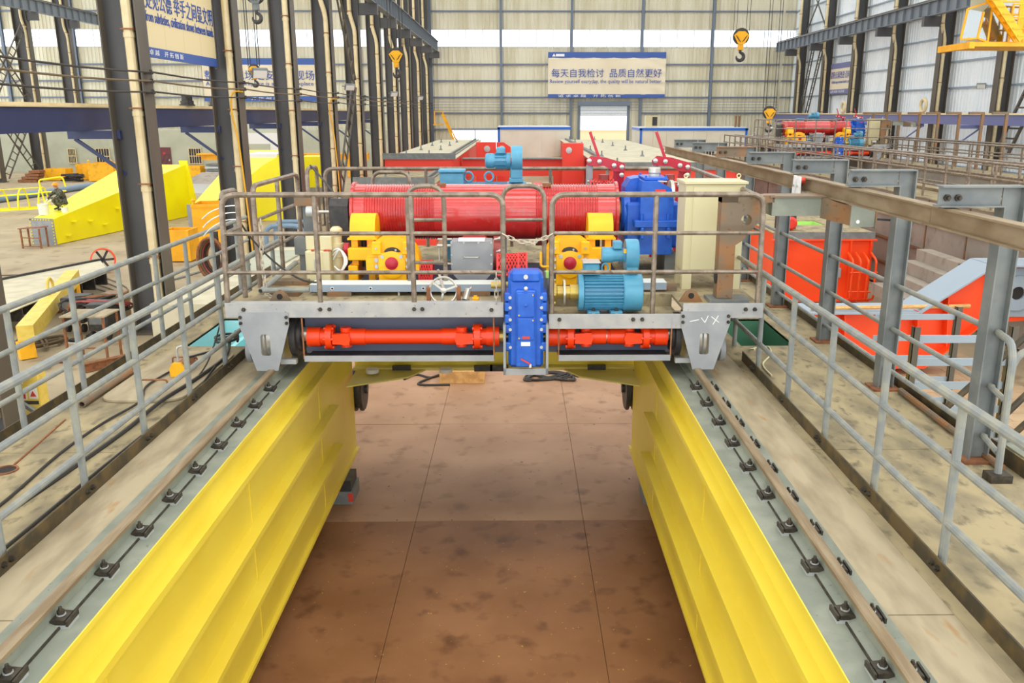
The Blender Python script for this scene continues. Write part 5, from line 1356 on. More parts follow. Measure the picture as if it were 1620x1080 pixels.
MB().hexa([(2.98, 8.44, 3.95), (3.14, 8.05, 3.92), (3.36, 8.05, 3.92), (3.2, 8.7, 3.95), (2.98, 8.44, 4.15), (3.14, 8.05, 4.1), (3.36, 8.05, 4.1), (3.2, 8.7, 4.15)]).build('arm_end', 'bare_steel', t, 0)
MB().box(3.13, 3.37, 8.035, 8.05, 3.91, 4.11).build('end_plate', 'grey_paint', t, 0)
MB().lathe([(.018, 0), (.018, .002)], (3.2, 8.034, 3.96), (0, -1, 0), 10).build('paint_spot', 'white_plastic', t)
MB().bar((3.36, 8.1, 3.98), (3.58, 8.05, 3.97), .02, .02).build('collector_bar', 'black_steel', t)
MB().box(3.36, 3.375, 8.02, 8.3, 3.9, 4.16).build('side_plate', 'bare_steel', t, 0)
# ---- trolley railings in bare pipe
def pipe_frame(label, tops, posts=(), mids=(), r=.027, f=.13):
    """tops: list of corner points of the outline; posts: list of (p, q); mids: list of (p, q)"""
    t = thing('trolley_railing', label, 'railing', tops[0])
    MB().tube(fillet(tops, f), r, 10).build('outline_pipe', 'bare_pipe', t)
    for p, q in posts: MB().cyl(p, q, r * .95, 10).build('post', 'bare_pipe', t)
    for p, q in mids: MB().cyl(p, q, r * .75, 8).build('mid_rail', 'bare_pipe', t)
    return t
yf = FY + .03
def F(x, z_): return (x, yf, z_)
pipe_frame('bent pipe railing along the front edge above the long tray', [F(-2.86, 3.16), F(-2.83, 4.2), F(-.15, 4.2), F(-.15, 3.15)], [(F(x, 3.15), F(x, 4.2)) for x in (-1.95, -1.03)], [(F(-2.84, z_), F(-.15, z_)) for z_ in (3.83, 3.45)])
pipe_frame('bent pipe railing along the front edge above the teal motor', [F(.32, 2.97), F(.32, 4.2), F(2.35, 4.2), F(2.36, 3.12)], [(F(1.32, 2.97), F(1.32, 4.2))], [(F(.32, z_), F(2.36, z_)) for z_ in (3.83, 3.45)])
def Lx(y, z_): return (-2.84, y, z_)
pipe_frame('short bent pipe return rail at the trolley corner', [Lx(8.26, 4.15), Lx(8.3, 4.21), Lx(8.72, 4.21), Lx(8.72, ZT)], (), [(Lx(8.25, z_), Lx(8.72, z_)) for z_ in (3.83, 3.45)])
pipe_frame('bent pipe railing on the trolley side above the cyan well', [Lx(9.25, ZT), Lx(9.25, 4.2), Lx(11.15, 4.2), Lx(11.15, ZT)], [(Lx(10.2, ZT), Lx(10.2, 4.2))], [(Lx(9.25, z_), Lx(11.15, z_)) for z_ in (3.83, 3.45)])
pipe_frame('narrow bent pipe hoop at the trolley back corner', [Lx(11.68, ZT), Lx(11.68, 4.23), Lx(12.25, 4.23), Lx(12.25, ZT)], (), [(Lx(11.68, z_), Lx(12.25, z_)) for z_ in (3.83, 3.45)])
yb_ = 12.2
pipe_frame('long bent pipe railing along the trolley back edge', [(-2.72, yb_, ZT), (-2.72, yb_, 4.2), (2.35, yb_, 4.2), (2.35, yb_, ZT)], [((x, yb_, ZT), (x, yb_, 4.2)) for x in (-1.3, -.1, .45, 1.25)], [((-2.72, yb_, z_), (2.35, yb_, z_)) for z_ in (3.83, 3.45)])
yh = 11.6
pipe_frame('low bent pipe hoop between drum and trolley back', [(-1.95, yh, ZT), (-1.95, yh, 4.19), (-1.46, yh, 4.19), (-1.46, yh, ZT)], (), [((-1.95, yh, 3.7), (-1.46, yh, 3.7))])
for x0, x1, lab in ((-1.16, -.78, 'bent pipe hoop ladder rail above the grey limit box'), (-.17, .27, 'bent pipe hoop ladder rail behind the blue reducer')):
    pipe_frame(lab, [(x0, 8.98, 2.7), (x0, 8.98, 4.22), (x1, 8.98, 4.22), (x1, 8.98, 2.7)], (), [((x0, 8.98, 3.87), (x1, 8.98, 3.87)), ((x0, 8.98, 3.42), (x1, 8.98, 3.42))], f=.16, r=.025)
pipe_frame('bent pipe rail along the trolley side beside the beige cabinet', [(2.36, 8.3, 4.15), (2.37, 9.9, 4.2), (2.38, 12.1, 4.22), (2.38, 12.15, ZT)], [((2.37, y, ZT), (2.37, y, 4.18)) for y in (9.9, 10.9)], [((2.37, 8.3, z_), (2.37, 12.1, z_)) for z_ in (3.83, 3.45)])
# chains
link_me = MB().tube([(math.cos(a) * .022 + (.018 if math.cos(a) > 0 else -.018), math.sin(a) * .016, 0) for a in [2 * PI * i / 14 for i in range(14)]], .0055, 5, True).mesh('chain_link')
link_me.materials.append(MATS['chain_zinc'])
def chain(label, pts):
    t = thing('safety_chain', label, 'chain', pts[0])
    P = [Vector(p) for p in pts]
    seg = []
    for i in range(len(P) - 1): seg.append((P[i + 1] - P[i]).length)
    L_ = sum(seg); n = max(2, int(L_ / .052))
    for k in range(n):
        d_ = (k + .5) / n * L_; i = 0
        while i < len(seg) - 1 and d_ > seg[i]: d_ -= seg[i]; i += 1
        p = P[i].lerp(P[i + 1], d_ / seg[i]); dr = (P[i + 1] - P[i]).normalized()
        o = link('chain_link', link_me, t)
        q = dr.to_track_quat('X', 'Z')
        o.location = p; o.rotation_mode = 'QUATERNION'
        from mathutils import Quaternion
        o.rotation_quaternion = q @ Quaternion((1, 0, 0), (k % 2) * PI / 2)
    return t
chain('pale safety chain slung across the gap above the reducer', [(-.15 + .47 * k / 14, FY - .01, 3.83 - .4 * (k / 14) * (1 - k / 14) * .8) for k in range(15)])
chain('pale chain dangling at the front railing beside the valve', [(-.22, FY - .01, 3.45), (-.22, FY - .01, 3.15)])
chain('grey chain dangling at the trolley corner post', [(-2.62, 8.72, 3.9), (-2.64, 8.72, 3.5), (-2.62, 8.7, 3.14), (-2.5, 8.6, 3.11)])
chain('grey chain dangling inside the side railing', [(-2.32, 9.9, 3.95), (-2.33, 9.9, 3.6), (-2.33, 9.85, 3.12)])
cable('dark cable draped from the back hoop to the bearing pedestal', [(-2.84, 11.9, 4.26), (-2.6, 11.4, 4.15), (-2.3, 10.8, 3.98), (-2.15, 10.3, 3.98)], .014)
cable('dark cable drooping across the side railing to the tray', [(-2.84, 8.72, 3.9), (-2.75, 8.8, 3.7), (-2.55, 8.85, 3.45), (-2.3, 8.85, 3.27), (-2.1, 8.85, 3.23)], .01)
for k in range(3):
    cable('white cable tie sticking out from the trolley corner post', [(-2.84, 8.72, 4.05 - .07 * k), (-3.0, 8.8, 4.03 - .07 * k), (-3.2, 8.95, 3.96 - .08 * k), (-3.35, 9.1, 3.87 - .09 * k)], .006, 'white_plastic', 'cable_tie')['group'] = 'white cable ties'
# ---------------------------------------------------------------- second crane in the next bay
DX, DY2, DZ2 = 14.35, 31.0, .45
tops_now = [o for o in S.objects if o.parent is None]
want = {'crane_trolley': 'far grey trolley frame of the second crane by the side wall', 'rope_drum': 'far red rope drum of the second crane by the side wall', 'gear_reducer': 'far blue upright reducer of the second crane',
        'travel_motor': 'far teal travel motor of the second crane', 'hoist_gearbox': 'far blue hoist gearbox of the second crane', 'hoist_motor': 'far blue hoist motor of the second crane',
        'electric_cabinet': 'far beige cabinet of the second crane', 'power_arm': 'far rusty power arm of the second crane', 'gear_limit_box': 'far grey limit box of the second crane',
        'bearing_pedestal': 'far black bearing pedestal of the second crane'}
multi = {'disc_brake': ['far yellow disc brake of the second crane, at the drum end', 'far yellow disc brake of the second crane, by the blue gearbox'], 'lever_brake': ['far crimson lever brake of the second crane, over the drum', 'far crimson lever brake of the second crane, over the gearbox'],
         'cardan_shaft': ['far long orange shaft of the second crane', 'far short orange shaft of the second crane']}
RC = {}
for o in tops_now:
    b = o.name.split('.')[0]
    off = Vector(o.location) + Vector((DX, DY2, DZ2))
    if b in want:
        dup(o, off, None, want[b])
    elif b in multi:
        i = RC.get(b, 0); RC[b] = i + 1
        dup(o, off, None, multi[b][i])
    elif b == 'trolley_railing' and ('front edge' in o['label'] or 'back edge' in o['label'] or 'cyan well' in o['label']):
        i = RC.get(b, 0); RC[b] = i + 1
        dup(o, off, None, ['far pipe railing before the drum of the second crane', 'far pipe railing before the teal motor of the second crane', 'far pipe railing on the trolley side of the second crane', 'far pipe railing behind the drum of the second crane'][i])
ZG = 2.8
# unpainted girder
t = thing('bare_girder', 'unpainted brown steel girder with ribs standing beyond the hanger posts', 'girder', (11.5, 30, .1))
Y0, Y1, XF = 13.0, 48.0, 10.75
MB().box(XF, XF + .02, Y0, Y1, .1, ZG).build('face_plate', 'brown_girder', t, 0)
MB().box(XF + 2.0, XF + 2.02, Y0, Y1, .1, ZG).build('face_plate', 'brown_girder', t, 0)
MB().box(XF - .06, XF + 2.1, Y0, Y1, ZG - .02, ZG).build('top_plate', 'dusty_deck', t, 0)
MB().box(XF - .06, XF + 2.1, Y0, Y1, .07, .1).build('bottom_plate', 'brown_girder', t, 0)
for z in (.75, 1.45, 2.15):
    MB().box(XF - .09, XF, Y0, Y1, z - .012, z).box(XF - .09, XF - .078, Y0, Y1, z, z + .05).build('stiffener', 'bare_steel', t, 0)
y = Y0 + 1
while y < Y1:
    for z0, z1 in ((.12, .72), (.78, 1.42), (1.48, 2.12), (2.18, 2.75)):
        MB().box(XF - .02, XF, y - .03, y + .03, z0, z1).build('web_seam', 'bare_steel', t, 0)
    y += 2.1
t = thing('bare_girder', 'second bare girder by the side wall under the far trolley', 'girder', (16.5, 30, .1))
MB().box(15.85, 18.2, 16, 48, ZG - .02, ZG).build('top_plate', 'dusty_deck', t, 0)
MB().box(15.9, 15.92, 16, 48, .1, ZG - .02).build('face_plate', 'brown_girder', t, 0)
MB().box(18.1, 18.12, 16, 48, .1, ZG - .02).build('face_plate', 'brown_girder', t, 0)
for x, lab in ((11.85, 'far crane rail under the second trolley near the bare girder face'), (16.17, 'far crane rail under the second trolley by the side wall')):
    o = MB().box(x - .05, x + .05, 16, 47, ZG, ZG + .085).build('crane_rail', 'rail_steel', None, 0); tag(o, lab, 'rail')
P2 = [15.0 + 1.15 * k for k in range(28)]
for x, lab in ((10.85, 'long tan pipe railing along the unpainted girder top'), (11.4, 'tan pipe railing between unpainted girder walkway and far rail'), (16.75, 'tan pipe railing beside the far rail near the side wall'), (18.05, 'outermost tan pipe railing in front of the side wall columns')):
    railing(lab, x, P2, ZG + 1.05, (ZG + .7, ZG + .35), r=.034, m='bare_pipe', z0=ZG, name='far_railing', rp=.03)
for k, y in enumerate((32.6, 34.3, 36.1, 37.9, 39.7, 41.8, 43.3, 44.9)):
    t = thing('far_hanger_post', 'rusty brown L shaped hanger post in front of the side wall', 'post', (18.15, y, ZG), 'rusty hanger posts before the side wall')
    MB().box(18.1, 18.2, y - .05, y + .05, ZG, ZG + 2.1).build('upright', 'bare_steel', t, 0)
    MB().box(17.6, 18.2, y - .05, y + .05, ZG + 2.1, ZG + 2.2).build('bracket_arm', 'bare_steel', t, 0)
# far stair frames beyond the railing end
for k, (x, y, lab) in enumerate(((13.2, 50.5, 'white pipe stair frame at the end of the bare girder'), (14.6, 52.5, 'second white pipe stair frame behind the first'))):
    t = thing('pipe_stair', lab, 'stair', (x, y, ZG - .8))
    for dx in (0, .7):
        hoop(MB(), [(x + dx, y, 0), (x + dx, y, ZG + .6), (x + dx + .5, y, ZG + 1.1), (x + dx + .5, y, 0)], .035, .1, 6).build('side_rail', 'zinc', t)
    for z in range(5):
        MB().box(x, x + 1.2, y - .1, y + .1, ZG - 1.4 + z * .45, ZG - 1.36 + z * .45).build('tread', 'zinc', t, 0)
t = thing('steel_shelf', 'grey steel stock shelf before the long white cabin', 'shelf', (15.5, 56, 0))
for x in (14.2, 15.6, 17.0):
    MB().box(x - .06, x + .06, 55.4, 55.5, 0, 2.4).box(x - .06, x + .06, 56.6, 56.7, 0, 2.4).build('upright', 'post_grey', t, 0)
for z in (.4, .9, 1.4, 1.9, 2.3):
    MB().box(14.0, 17.2, 55.4, 56.7, z, z + .08).build('shelf_board', 'zinc', t, 0)
# ---- red girder with lime hatch
t = thing('red_box_girder', 'orange red box girder with dusty top and lime green hatch', 'girder', (7.9, 27, 0))
MB().box(6.62, 9.22, 22.0, 22.02, .2, 1.78).build('end_plate', 'orange_red', t, 0)
MB().box(6.55, 9.28, 21.9, 22.1, 1.76, 1.8).box(6.6, 9.24, 21.93, 22.1, .14, .2).build('end_flange', 'orange_red', t, 0)
for x in (6.95, 8.6, 9.12):
    MB().box(x, x + .03, 21.88, 22.0, .2, 1.76).build('end_rib', 'orange_red', t, 0)
MB().box(6.6, 9.24, 21.95, 22.0, 1.8, 1.98).build('end_rim', 'post_grey', t, 0)
MB().box(6.64, 6.66, 22, 34, .2, 1.95).build('side_web', 'orange_red', t, 0); MB().box(9.18, 9.2, 22, 34, .2, 1.95).build('side_web', 'orange_red', t, 0)
for a, b, c, d_ in ((6.6, 9.24, 22.0, 23.6), (6.6, 7.4, 23.6, 24.6), (8.5, 9.24, 23.6, 24.6), (6.6, 9.24, 24.6, 34)):
    MB().box(a, b, c, d_, 1.93, 1.96).build('top_plate', 'dusty_deck', t, 0)
MB().box(7.4, 8.5, 23.6, 23.62, 1.5, 1.94).box(7.4, 8.5, 24.58, 24.6, 1.5, 1.94).box(7.4, 7.42, 23.6, 24.6, 1.5, 1.94).box(8.48, 8.5, 23.6, 24.6, 1.5, 1.94).box(7.4, 8.5, 23.6, 24.6, 1.45, 1.5).build('hatch_well', 'lime_paint', t, 0)
MB().cbox(8.15, 8.4, 21.85, 21.98, .8, 1.05, .01).build('junction_box', 'plate_grey', t)
t = thing('red_buffer', 'round red rubber buffer on the orange red girder top', 'buffer', (7.0, 22.4, 1.96))
MB().lathe([(.16, 0), (.18, .3), (.12, .36), (0, .36)], (7.15, 22.7, 2.15), (0, -1, 0), 20).build('rubber_cone', 'red_paint', t); MB().box(6.85, 7.4, 22.72, 22.8, 1.96, 2.35).build('mount_plate', 'black_steel', t, 0)
t = thing('guard_cage', 'small orange pipe cage beside the orange red girder end', 'cage', (9.0, 21.5, 0))
for x in (8.55, 8.75, 8.95, 9.15):
    hoop(MB(), [(x, 21.9, .2), (x, 21.5, .3), (x, 21.5, 1.3), (x, 21.9, 1.45)], .03, .1, 6).build('cage_bar', 'orange_red', t)
for z in (.5, 1.0):
    MB().cyl((8.5, 21.5, z), (9.2, 21.5, z), .025, 6).build('cage_bar', 'orange_red', t)
# ---- orange end carriage with blue grey flange
t = thing('end_carriage', 'cranked orange end carriage with pale blue flange and bored plate', 'girder', (7.5, 16, 0))
top = [(4.6, 1.26), (7.62, 1.26), (8.93, 2.16), (10.6, 2.16)]
bot = [(10.6, 1.12), (8.8, 1.0), (7.85, .2), (6.3, .2), (5.2, .45), (4.6, .45)]
MB().prism(top + bot, 'xz', 15.98, 16.0).build('web_plate', 'orange_red', t, 0)
MB().prism([(x, z) for x, z in top + bot], 'xz', 16.35, 16.37).build('web_plate', 'orange_red', t, 0)
def flange(pts, w0, w1, th, nm, m):
    for (a, b) in zip(pts[:-1], pts[1:]):
        d_ = Vector((b[0] - a[0], 0, b[1] - a[1])); n_ = Vector((-d_.z, 0, d_.x)).normalized() * th
        vs = [(a[0], w0, a[1]), (b[0], w0, b[1]), (b[0], w1, b[1]), (a[0], w1, a[1])]
        MB().hexa(vs + [(v[0] + n_.x, v[1], v[2] + n_.z) for v in vs]).build(nm, m, t, 0)
flange(top, 15.7, 16.6, .03, 'top_flange', 'light_blue_grey')
flange(list(reversed(bot[1:5])), 15.75, 16.6, -.03, 'bottom_flange', 'orange_red')
for x, z0, z1 in ((5.6, .4, 1.25), (6.3, .25, 1.25), (7.7, .25, 1.3), (8.25, .6, 1.55), (9.05, 1.05, 2.14)):
    MB().bar((x, 15.88, z0), (x - .08, 15.88, z1), .02, .2, (0, 1, 0)).build('rib', 'orange_red', t, 0)
oc = circ(9.55, 1.62, .34, 28); ic = circ(9.55, 1.62, .13, 28)
MB().ringprism(oc, ic, 'xz', 15.9, 15.95).build('bore_ring', 'light_blue_grey', t)
MB().box(9.15, 10.6, 15.95, 15.98, 1.15, 2.1).build('end_plate', 'light_blue_grey', t, 0)
MB().lathe([(.13, 0), (.13, .004)], (9.55, 15.949, 1.62), (0, -1, 0), 24).build('bore', 'gap_shade', t)
o = MB().cyl((5.6, 15.9, 1.34), (8.6, 15.8, 1.4), .04, 8).build('bamboo_pole', 'wood'); tag(o, 'bamboo pole lying on the pale blue flange', 'pole')
for k, (x, z) in enumerate(((9.72, 1.47), (9.4, 1.2), (9.05, .92), (8.7, .64))):
    t = thing('box_section', ['topmost brown square tube of the stepped stack', 'second brown square tube of the stepped stack', 'third brown square tube of the stepped stack', 'lowest brown square tube of the stepped stack'][k], 'tube', (x + .15, 19, z))
    MB().ringprism([(x, z), (x + .34, z), (x + .34, z + .28), (x, z + .28)], [(x + .03, z + .03), (x + .31, z + .03), (x + .31, z + .25), (x + .03, z + .25)], 'xz', 18.6, 20.6).build('tube_wall', 'brown_girder', t, 0); MB().box(x + .03, x + .31, 18.75, 18.77, z + .03, z + .25).build('tube_shade_plate', 'gap_shade', t, 0)  # dark plate inset as painted shade inside the open tube
    MB().box(x + .1, x + .24, 19.9, 20.2, 0.0, z).build('packing', 'brown_girder', t, 0)
t = thing('wood_pallet', 'pale timber pallet on the pavers behind the rack', 'pallet', (6.2, 11.5, 0))
for k in range(5):
    MB().box(5.7 + k * .22, 5.88 + k * .22, 11, 12, .12, .145).build('slat', 'wood', t, 0)
for y in (11.05, 11.5, 11.95):
    MB().box(5.7, 6.76, y - .04, y + .04, .024, .12).build('bearer', 'wood', t, 0)
# ---------------------------------------------------------------- red girders in the middle distance
def redgirder(label, x0, x1, y0, y1, h, rx, topm='concrete_white', knobs=True):
    t = thing('red_long_girder', label, 'girder', ((x0 + x1) / 2, (y0 + y1) / 2, 0))
    MB().box(x0 + .1, x0 + .13, y0, y1, .2, h).build('side_web', 'red_far', t, 0); MB().box(x1 - .13, x1 - .1, y0, y1, .2, h).build('side_web', 'red_far', t, 0)
    MB().box(x0 + .1, x1 - .1, y0 + .05, y0 + .08, .2, h).build('end_plate', 'red_far', t, 0)
    MB().box(x0, x1, y0, y1, .0, .2).build('bottom_plate', 'red_far', t, 0)
    MB().box(x0, x1, y0, y1, h, h + .04).build('top_plate', topm, t, 0)
    MB().box(x0, x1, y0 - .02, y0 + .06, h, h + .3).build('end_rim', 'post_grey', t, 0)
    MB().box(rx - .06, rx + .06, y0, y1, h + .04, h + .16).box(rx + .2, rx + .26, y0, y1, h + .04, h + .1).build('rail', 'post_grey', t, 0)
    if knobs:
        y = y0 + 3
        while y < y1:
            for x in (x0 + .8, (x0 + x1) / 2 + .2):
                MB().lathe([(.13, 0), (.08, .06), (.035, .12), (.035, .28)], (x, y, h + .04), (0, 0, 1), 8).build('lifting_knob', 'post_grey', t)
            y += 7
    return t
redgirder('dusty girder top just behind the drum beside the columns', -6.3, -3.2, 33, 40.5, 2.3, -3.75, 'dusty_deck')
redgirder('long red girder with cream top beyond the dusty one', -6.7, -3.1, 43, 74, 2.75, -3.6)
redgirder('long red girder with cream top behind the crimson brakes', 3.4, 8.7, 34, 72.5, 2.8, 3.9)
t = thing('red_end_block', 'upright red bored plates at the long red girder', 'girder', (-1.6, 56, 0))
MB().box(-2.7, -1.45, 55.8, 57, 0, 3.15).build('plate_block', 'red_far', t); MB().box(-1.4, -.65, 56, 57, 0, 2.6).build('plate_block', 'red_far', t, 0)
MB().prism([(-1.4, 3.15), (-.95, 3.15), (-.5, 2.85), (-.5, 2.4), (-1.4, 2.4)], 'xz', 55.9, 56.4).build('plate_cap', 'red_far', t, 0)
for x in (-2.0, -1.05):
    MB().lathe([(.2, 0), (.2, .04), (.1, .05)], (x, 55.8 if x < -1.4 else 55.9, 2.75), (0, -1, 0), 16).build('bore_ring', 'zinc', t)
t = thing('red_end_block', 'upright red bored plate at the girder behind the crimson brakes', 'girder', (2.9, 46, 0))
MB().box(2.3, 3.35, 45, 46, 0, 3.45).build('plate_block', 'red_far', t, 0); MB().lathe([(.16, 0), (.16, .04), (.08, .05)], (2.6, 45, 3.1), (0, -1, 0), 16).build('bore_ring', 'zinc', t)
t = thing('red_tie_beam', 'low red cross beam between the two long red girders', 'beam', (0, 48, 1.5))
MB().box(-3.1, 3.4, 48, 48.6, 1.6, 2.5).build('beam_web', 'red_far', t, 0); MB().box(-3.1, 3.4, 47.8, 48.8, 2.5, 2.56).build('beam_flange', 'post_grey', t, 0)
for x in (-2, -.5, 2.2):
    MB().box(x - .25, x + .25, 48, 48.6, 0, 1.6).build('beam_leg', 'red_far', t, 0)
for k, (x, m) in enumerate(((.45, 'concrete_white'), (.95, 'red_far'), (1.4, 'zinc'))):
    t = thing('stacked_beam', ['pale channel beam on the floor pointing at the drum', 'red beam on the floor beside the pale channel', 'grey rail on the floor beside the red beam'][k], 'beam', (x, 34, 0))
    MB().box(x - .2, x + .2, 24, 44, 1.5, 1.56).build('flange', m, t, 0); MB().box(x - .03, x + .03, 24, 44, .1, 1.5).build('web', m, t, 0); MB().box(x - .2, x + .2, 24, 44, 0, .1).build('flange', m, t, 0)
t = thing('red_ladder', 'small grey stair frame beside the stacked beams', 'stair', (2.0, 26, 0))
for x in (1.9, 2.5):
    MB().bar((x - .1, 23.6, .0), (x + .8, 27, 2.6), .05, .08).build('side_rail', 'zinc', t, 0)
for k in range(8):
    MB().box(1.9 + .09 * k, 2.5 + .09 * k, 24.2 + .36 * k, 24.4 + .36 * k, .5 + .27 * k, .53 + .27 * k).build('tread', 'zinc', t, 0)
t = thing('yellow_stair', 'yellow ladder stair at the end wall corner', 'stair', (-6.2, 80.5, 0))
for y in (79.8, 80.4):
    MB().bar((-6.9, y, 4.9), (-4.83, y, .0), .09, .14).build('stringer', 'orange_yellow', t, 0)
    MB().tube([(-7.6, y, 4.0), (-7.6, y, 5.1), (-6.9, y, 5.1), (-5.2, y, 1.6)], .04, 6).build('handrail', 'orange_yellow', t)
for k in range(9):
    MB().box(-6.9 + k * .2, -6.6 + k * .2, 79.8, 80.4, 4.7 - k * .48, 4.74 - k * .48).build('tread', 'orange_yellow', t, 0)
MB().box(-7.7, -6.8, 79.6, 80.6, 3.9, 3.98).build('landing', 'orange_yellow', t, 0)
# ---------------------------------------------------------------- hooks, cab, lamps
def hookblock(label, x, y, zt, s, m, top=16.0, dark=True):
    """zt: top of the block; s: overall height"""
    t = thing('crane_hook', label, 'hook', (x, y, zt - s))
    for dx in (-.2, .2):
        for dd in (-.05, .05):
            MB().cyl((x + (dx + dd) * s, y, zt - .1 * s), (x + (dx + dd) * s, y, top), .018, 5).build('wire_rope', 'cable_black', t)
    MB().lathe([(.05 * s, -.05 * s), (.25 * s, -.05 * s), (.22 * s, 0), (.25 * s, .05 * s), (.05 * s, .05 * s)], (x, y, zt - .25 * s), (0, 1, 0), 28).build('sheave', 'black_steel', t)
    pl_ = [(x - .24 * s, zt - .22 * s), (x - .1 * s, zt - .1 * s), (x + .1 * s, zt - .1 * s), (x + .24 * s, zt - .22 * s), (x + .1 * s, zt - .48 * s), (x - .1 * s, zt - .48 * s)]
    MB().prism(pl_, 'xz', y - .09 * s, y - .06 * s).build('cheek_plate', m, t, 0); MB().prism(pl_, 'xz', y + .06 * s, y + .09 * s).build('cheek_plate', m, t, 0)
    for sx in (-1, 1):
        for k in (0, .035):
            MB().bar((x + sx * (.03 + k) * s, y - .095 * s, zt - (.42 - k) * s), (x + sx * (.14 + k) * s, y - .095 * s, zt - (.26 - k) * s), .015 * s, .015 * s).build('stripe', 'black_steel', t, 0)
    MB().cbox(x - .08 * s, x + .08 * s, y - .07 * s, y + .07 * s, zt - .66 * s, zt - .46 * s, .02).build('swivel', m, t)
    pts = [(x, y, zt - .64 * s), (x, y, zt - .72 * s)] + [(x + (.0 + .115 * math.cos(a)) * s, y, zt - (.85 + .0) * s + .115 * math.sin(a) * s) for a in [PI / 2 - .2 - k * (PI * 1.5) / 14 for k in range(15)]]
    rr = [.045 * s] * 2 + [.045 * s + .012 * s * math.sin(PI * k / 14) - (.03 * s * max(0, k - 10) / 4) for k in range(15)]
    MB().tube(pts, rr, 10).build('hook_body', 'black_steel', t)
    return t
hookblock('orange hook block with black hook before the end wall banner', 15.35, 62, 10.6, 2.2, 'orange_yellow')
hookblock('bright yellow hook block above the far trolley railing', 14.25, 50, 5.35, 1.45, 'gold_yellow')
hookblock('small hook with yellow side weights beside the floodlit column', -10.0, 34, 6.75, .85, 'orange_yellow')
hookblock('yellow pulley block with hook beside the thin columns', -5.7, 42, 7.9, 1.35, 'bin_yellow')
hookblock('grey tapering hook hanging at the frame of the banner column', -8.7 + .1, 30, 9.0, 1.2, 'post_grey')
def flood(label, x, y, z, s=1, rz=.5):
    t = thing('floodlight', label, 'lamp', (x, y, z))
    M_ = Matrix.Translation((x, y, z)) @ Matrix.Rotation(rz, 4, 'Z') @ Matrix.Rotation(math.radians(35), 4, 'X')
    MB().cbox(-.22, .22, -.06, .06, -.15, .15, .02).xform(M_).build('lamp_housing', 'post_grey', t)
    MB().box(-.19, .19, -.07, -.06, -.12, .12).xform(M_).build('lamp_glass', 'white_plastic', t, 0)
    MB().bar((x, y + .05, z), (x - .35 * s, y + .1, z + .05), .04, .04).build('lamp_bracket', 'post_grey', t, 0)
for y, lab in ((25.7, 'square floodlight on the column beside the cream banner'), (39.1, 'square floodlight on the column beside the lattice brace'), (52.8, 'square floodlight on a distant inner column'), (66.8, 'small floodlight on the farthest lit inner column')):
    flood(lab, -7.35, y - .2, 6.05)
flood('wall floodlight on the side wall column below the yellow cab', 23.7, 45.3, 6.3, -1, -.6)
for y, z, lab in ((63.7, 4.96, 'coil of hose on the periwinkle beam near the wall banner'), (51.1, 4.96, 'coil of hose on the periwinkle beam below the runway corbel')):
    o = MB().tube([(23.5 + .0, y + .35 * math.cos(a), z + .42 + .35 * math.sin(a)) for a in [2 * PI * k / 18 for k in range(18)]], .1, 8, True).build('hose_coil', 'pvc_pipe'); tag(o, lab, 'hose')
# yellow crane cab
t = thing('crane_cab', 'yellow crane driver cab with stair and glazed front', 'crane cab', (14, 26, 6.8))
MB().box(12.9, 16.5, 25.4, 27.2, 6.78, 6.9).box(12.75, 12.9, 25.3, 27.2, 6.72, 6.9).build('floor_platform', 'orange_yellow', t, 0)
MB().box(14.25, 16.5, 25.9, 27.2, 6.9, 9.6).build('cab_body', 'gold_yellow', t, 0)
f0 = [(12.62, 6.98), (13.35, 6.9), (13.35, 8.0), (12.75, 8.0)]
for p, q in (((12.62, 25.6, 6.98), (12.72, 25.6, 7.8)), ((13.0, 25.4, 7.0), (13.08, 25.4, 7.7)), ((13.35, 25.5, 6.9), (13.35, 25.5, 8.6)), ((12.62, 25.6, 6.98), (13.0, 25.4, 7.0)), ((13.0, 25.4, 7.0), (13.35, 25.5, 6.9)), ((12.72, 25.6, 7.8), (13.35, 25.5, 8.0)), ((13.35, 25.5, 8.0), (14.25, 25.7, 8.0)), ((13.75, 25.6, 8.0), (13.75, 25.6, 9.5)), ((13.75, 25.6, 7.65), (14.2, 25.6, 7.65))):
    MB().bar(p, q, .05, .05).build('window_frame', 'orange_yellow', t, 0)
for vs in ([(12.64, 25.62, 7.0), (13.0, 25.43, 7.02), (13.07, 25.43, 7.7), (12.73, 25.62, 7.8)], [(13.02, 25.43, 7.02), (13.33, 25.5, 6.93), (13.33, 25.5, 7.95), (13.09, 25.43, 7.72)], [(13.37, 25.52, 6.93), (14.23, 25.7, 6.93), (14.23, 25.7, 8.9), (13.37, 25.52, 8.9)]):
    MB().hexa(vs + [(v[0], v[1] + .02, v[2]) for v in vs]).build('window_pane', 'cab_glass', t, 0)
MB().box(13.3, 14.25, 26.6, 26.65, 6.9, 9.4).build('back_panel', 'plaster', t, 0)
for y in (25.1, 25.35):
    MB().bar((14.1, y, 6.95), (12.7, y, 8.6), .06, .2).build('stair_stringer', 'gold_yellow', t, 0)
for k in range(9):
    MB().box(13.95 - k * .165, 14.15 - k * .165, 25.05, 25.4, 7.02 + k * .19, 7.06 + k * .19).build('stair_tread', 'orange_yellow', t, 0)
for z in (7.25, 7.55, 7.9):
    MB().cyl((13.9, 25.4, z), (16.4, 25.4, z), .025, 6).build('guard_rail', 'orange_yellow', t)
for x in (13.9, 14.1, 14.3, 15.3):
    MB().cyl((x, 25.4, 6.9), (x, 25.4, 7.9), .03, 6).build('guard_post', 'orange_yellow', t)
MB().box(15.2, 15.6, 26.3, 26.8, 9.6, 13.0).build('cab_hanger', 'gold_yellow', t, 0)
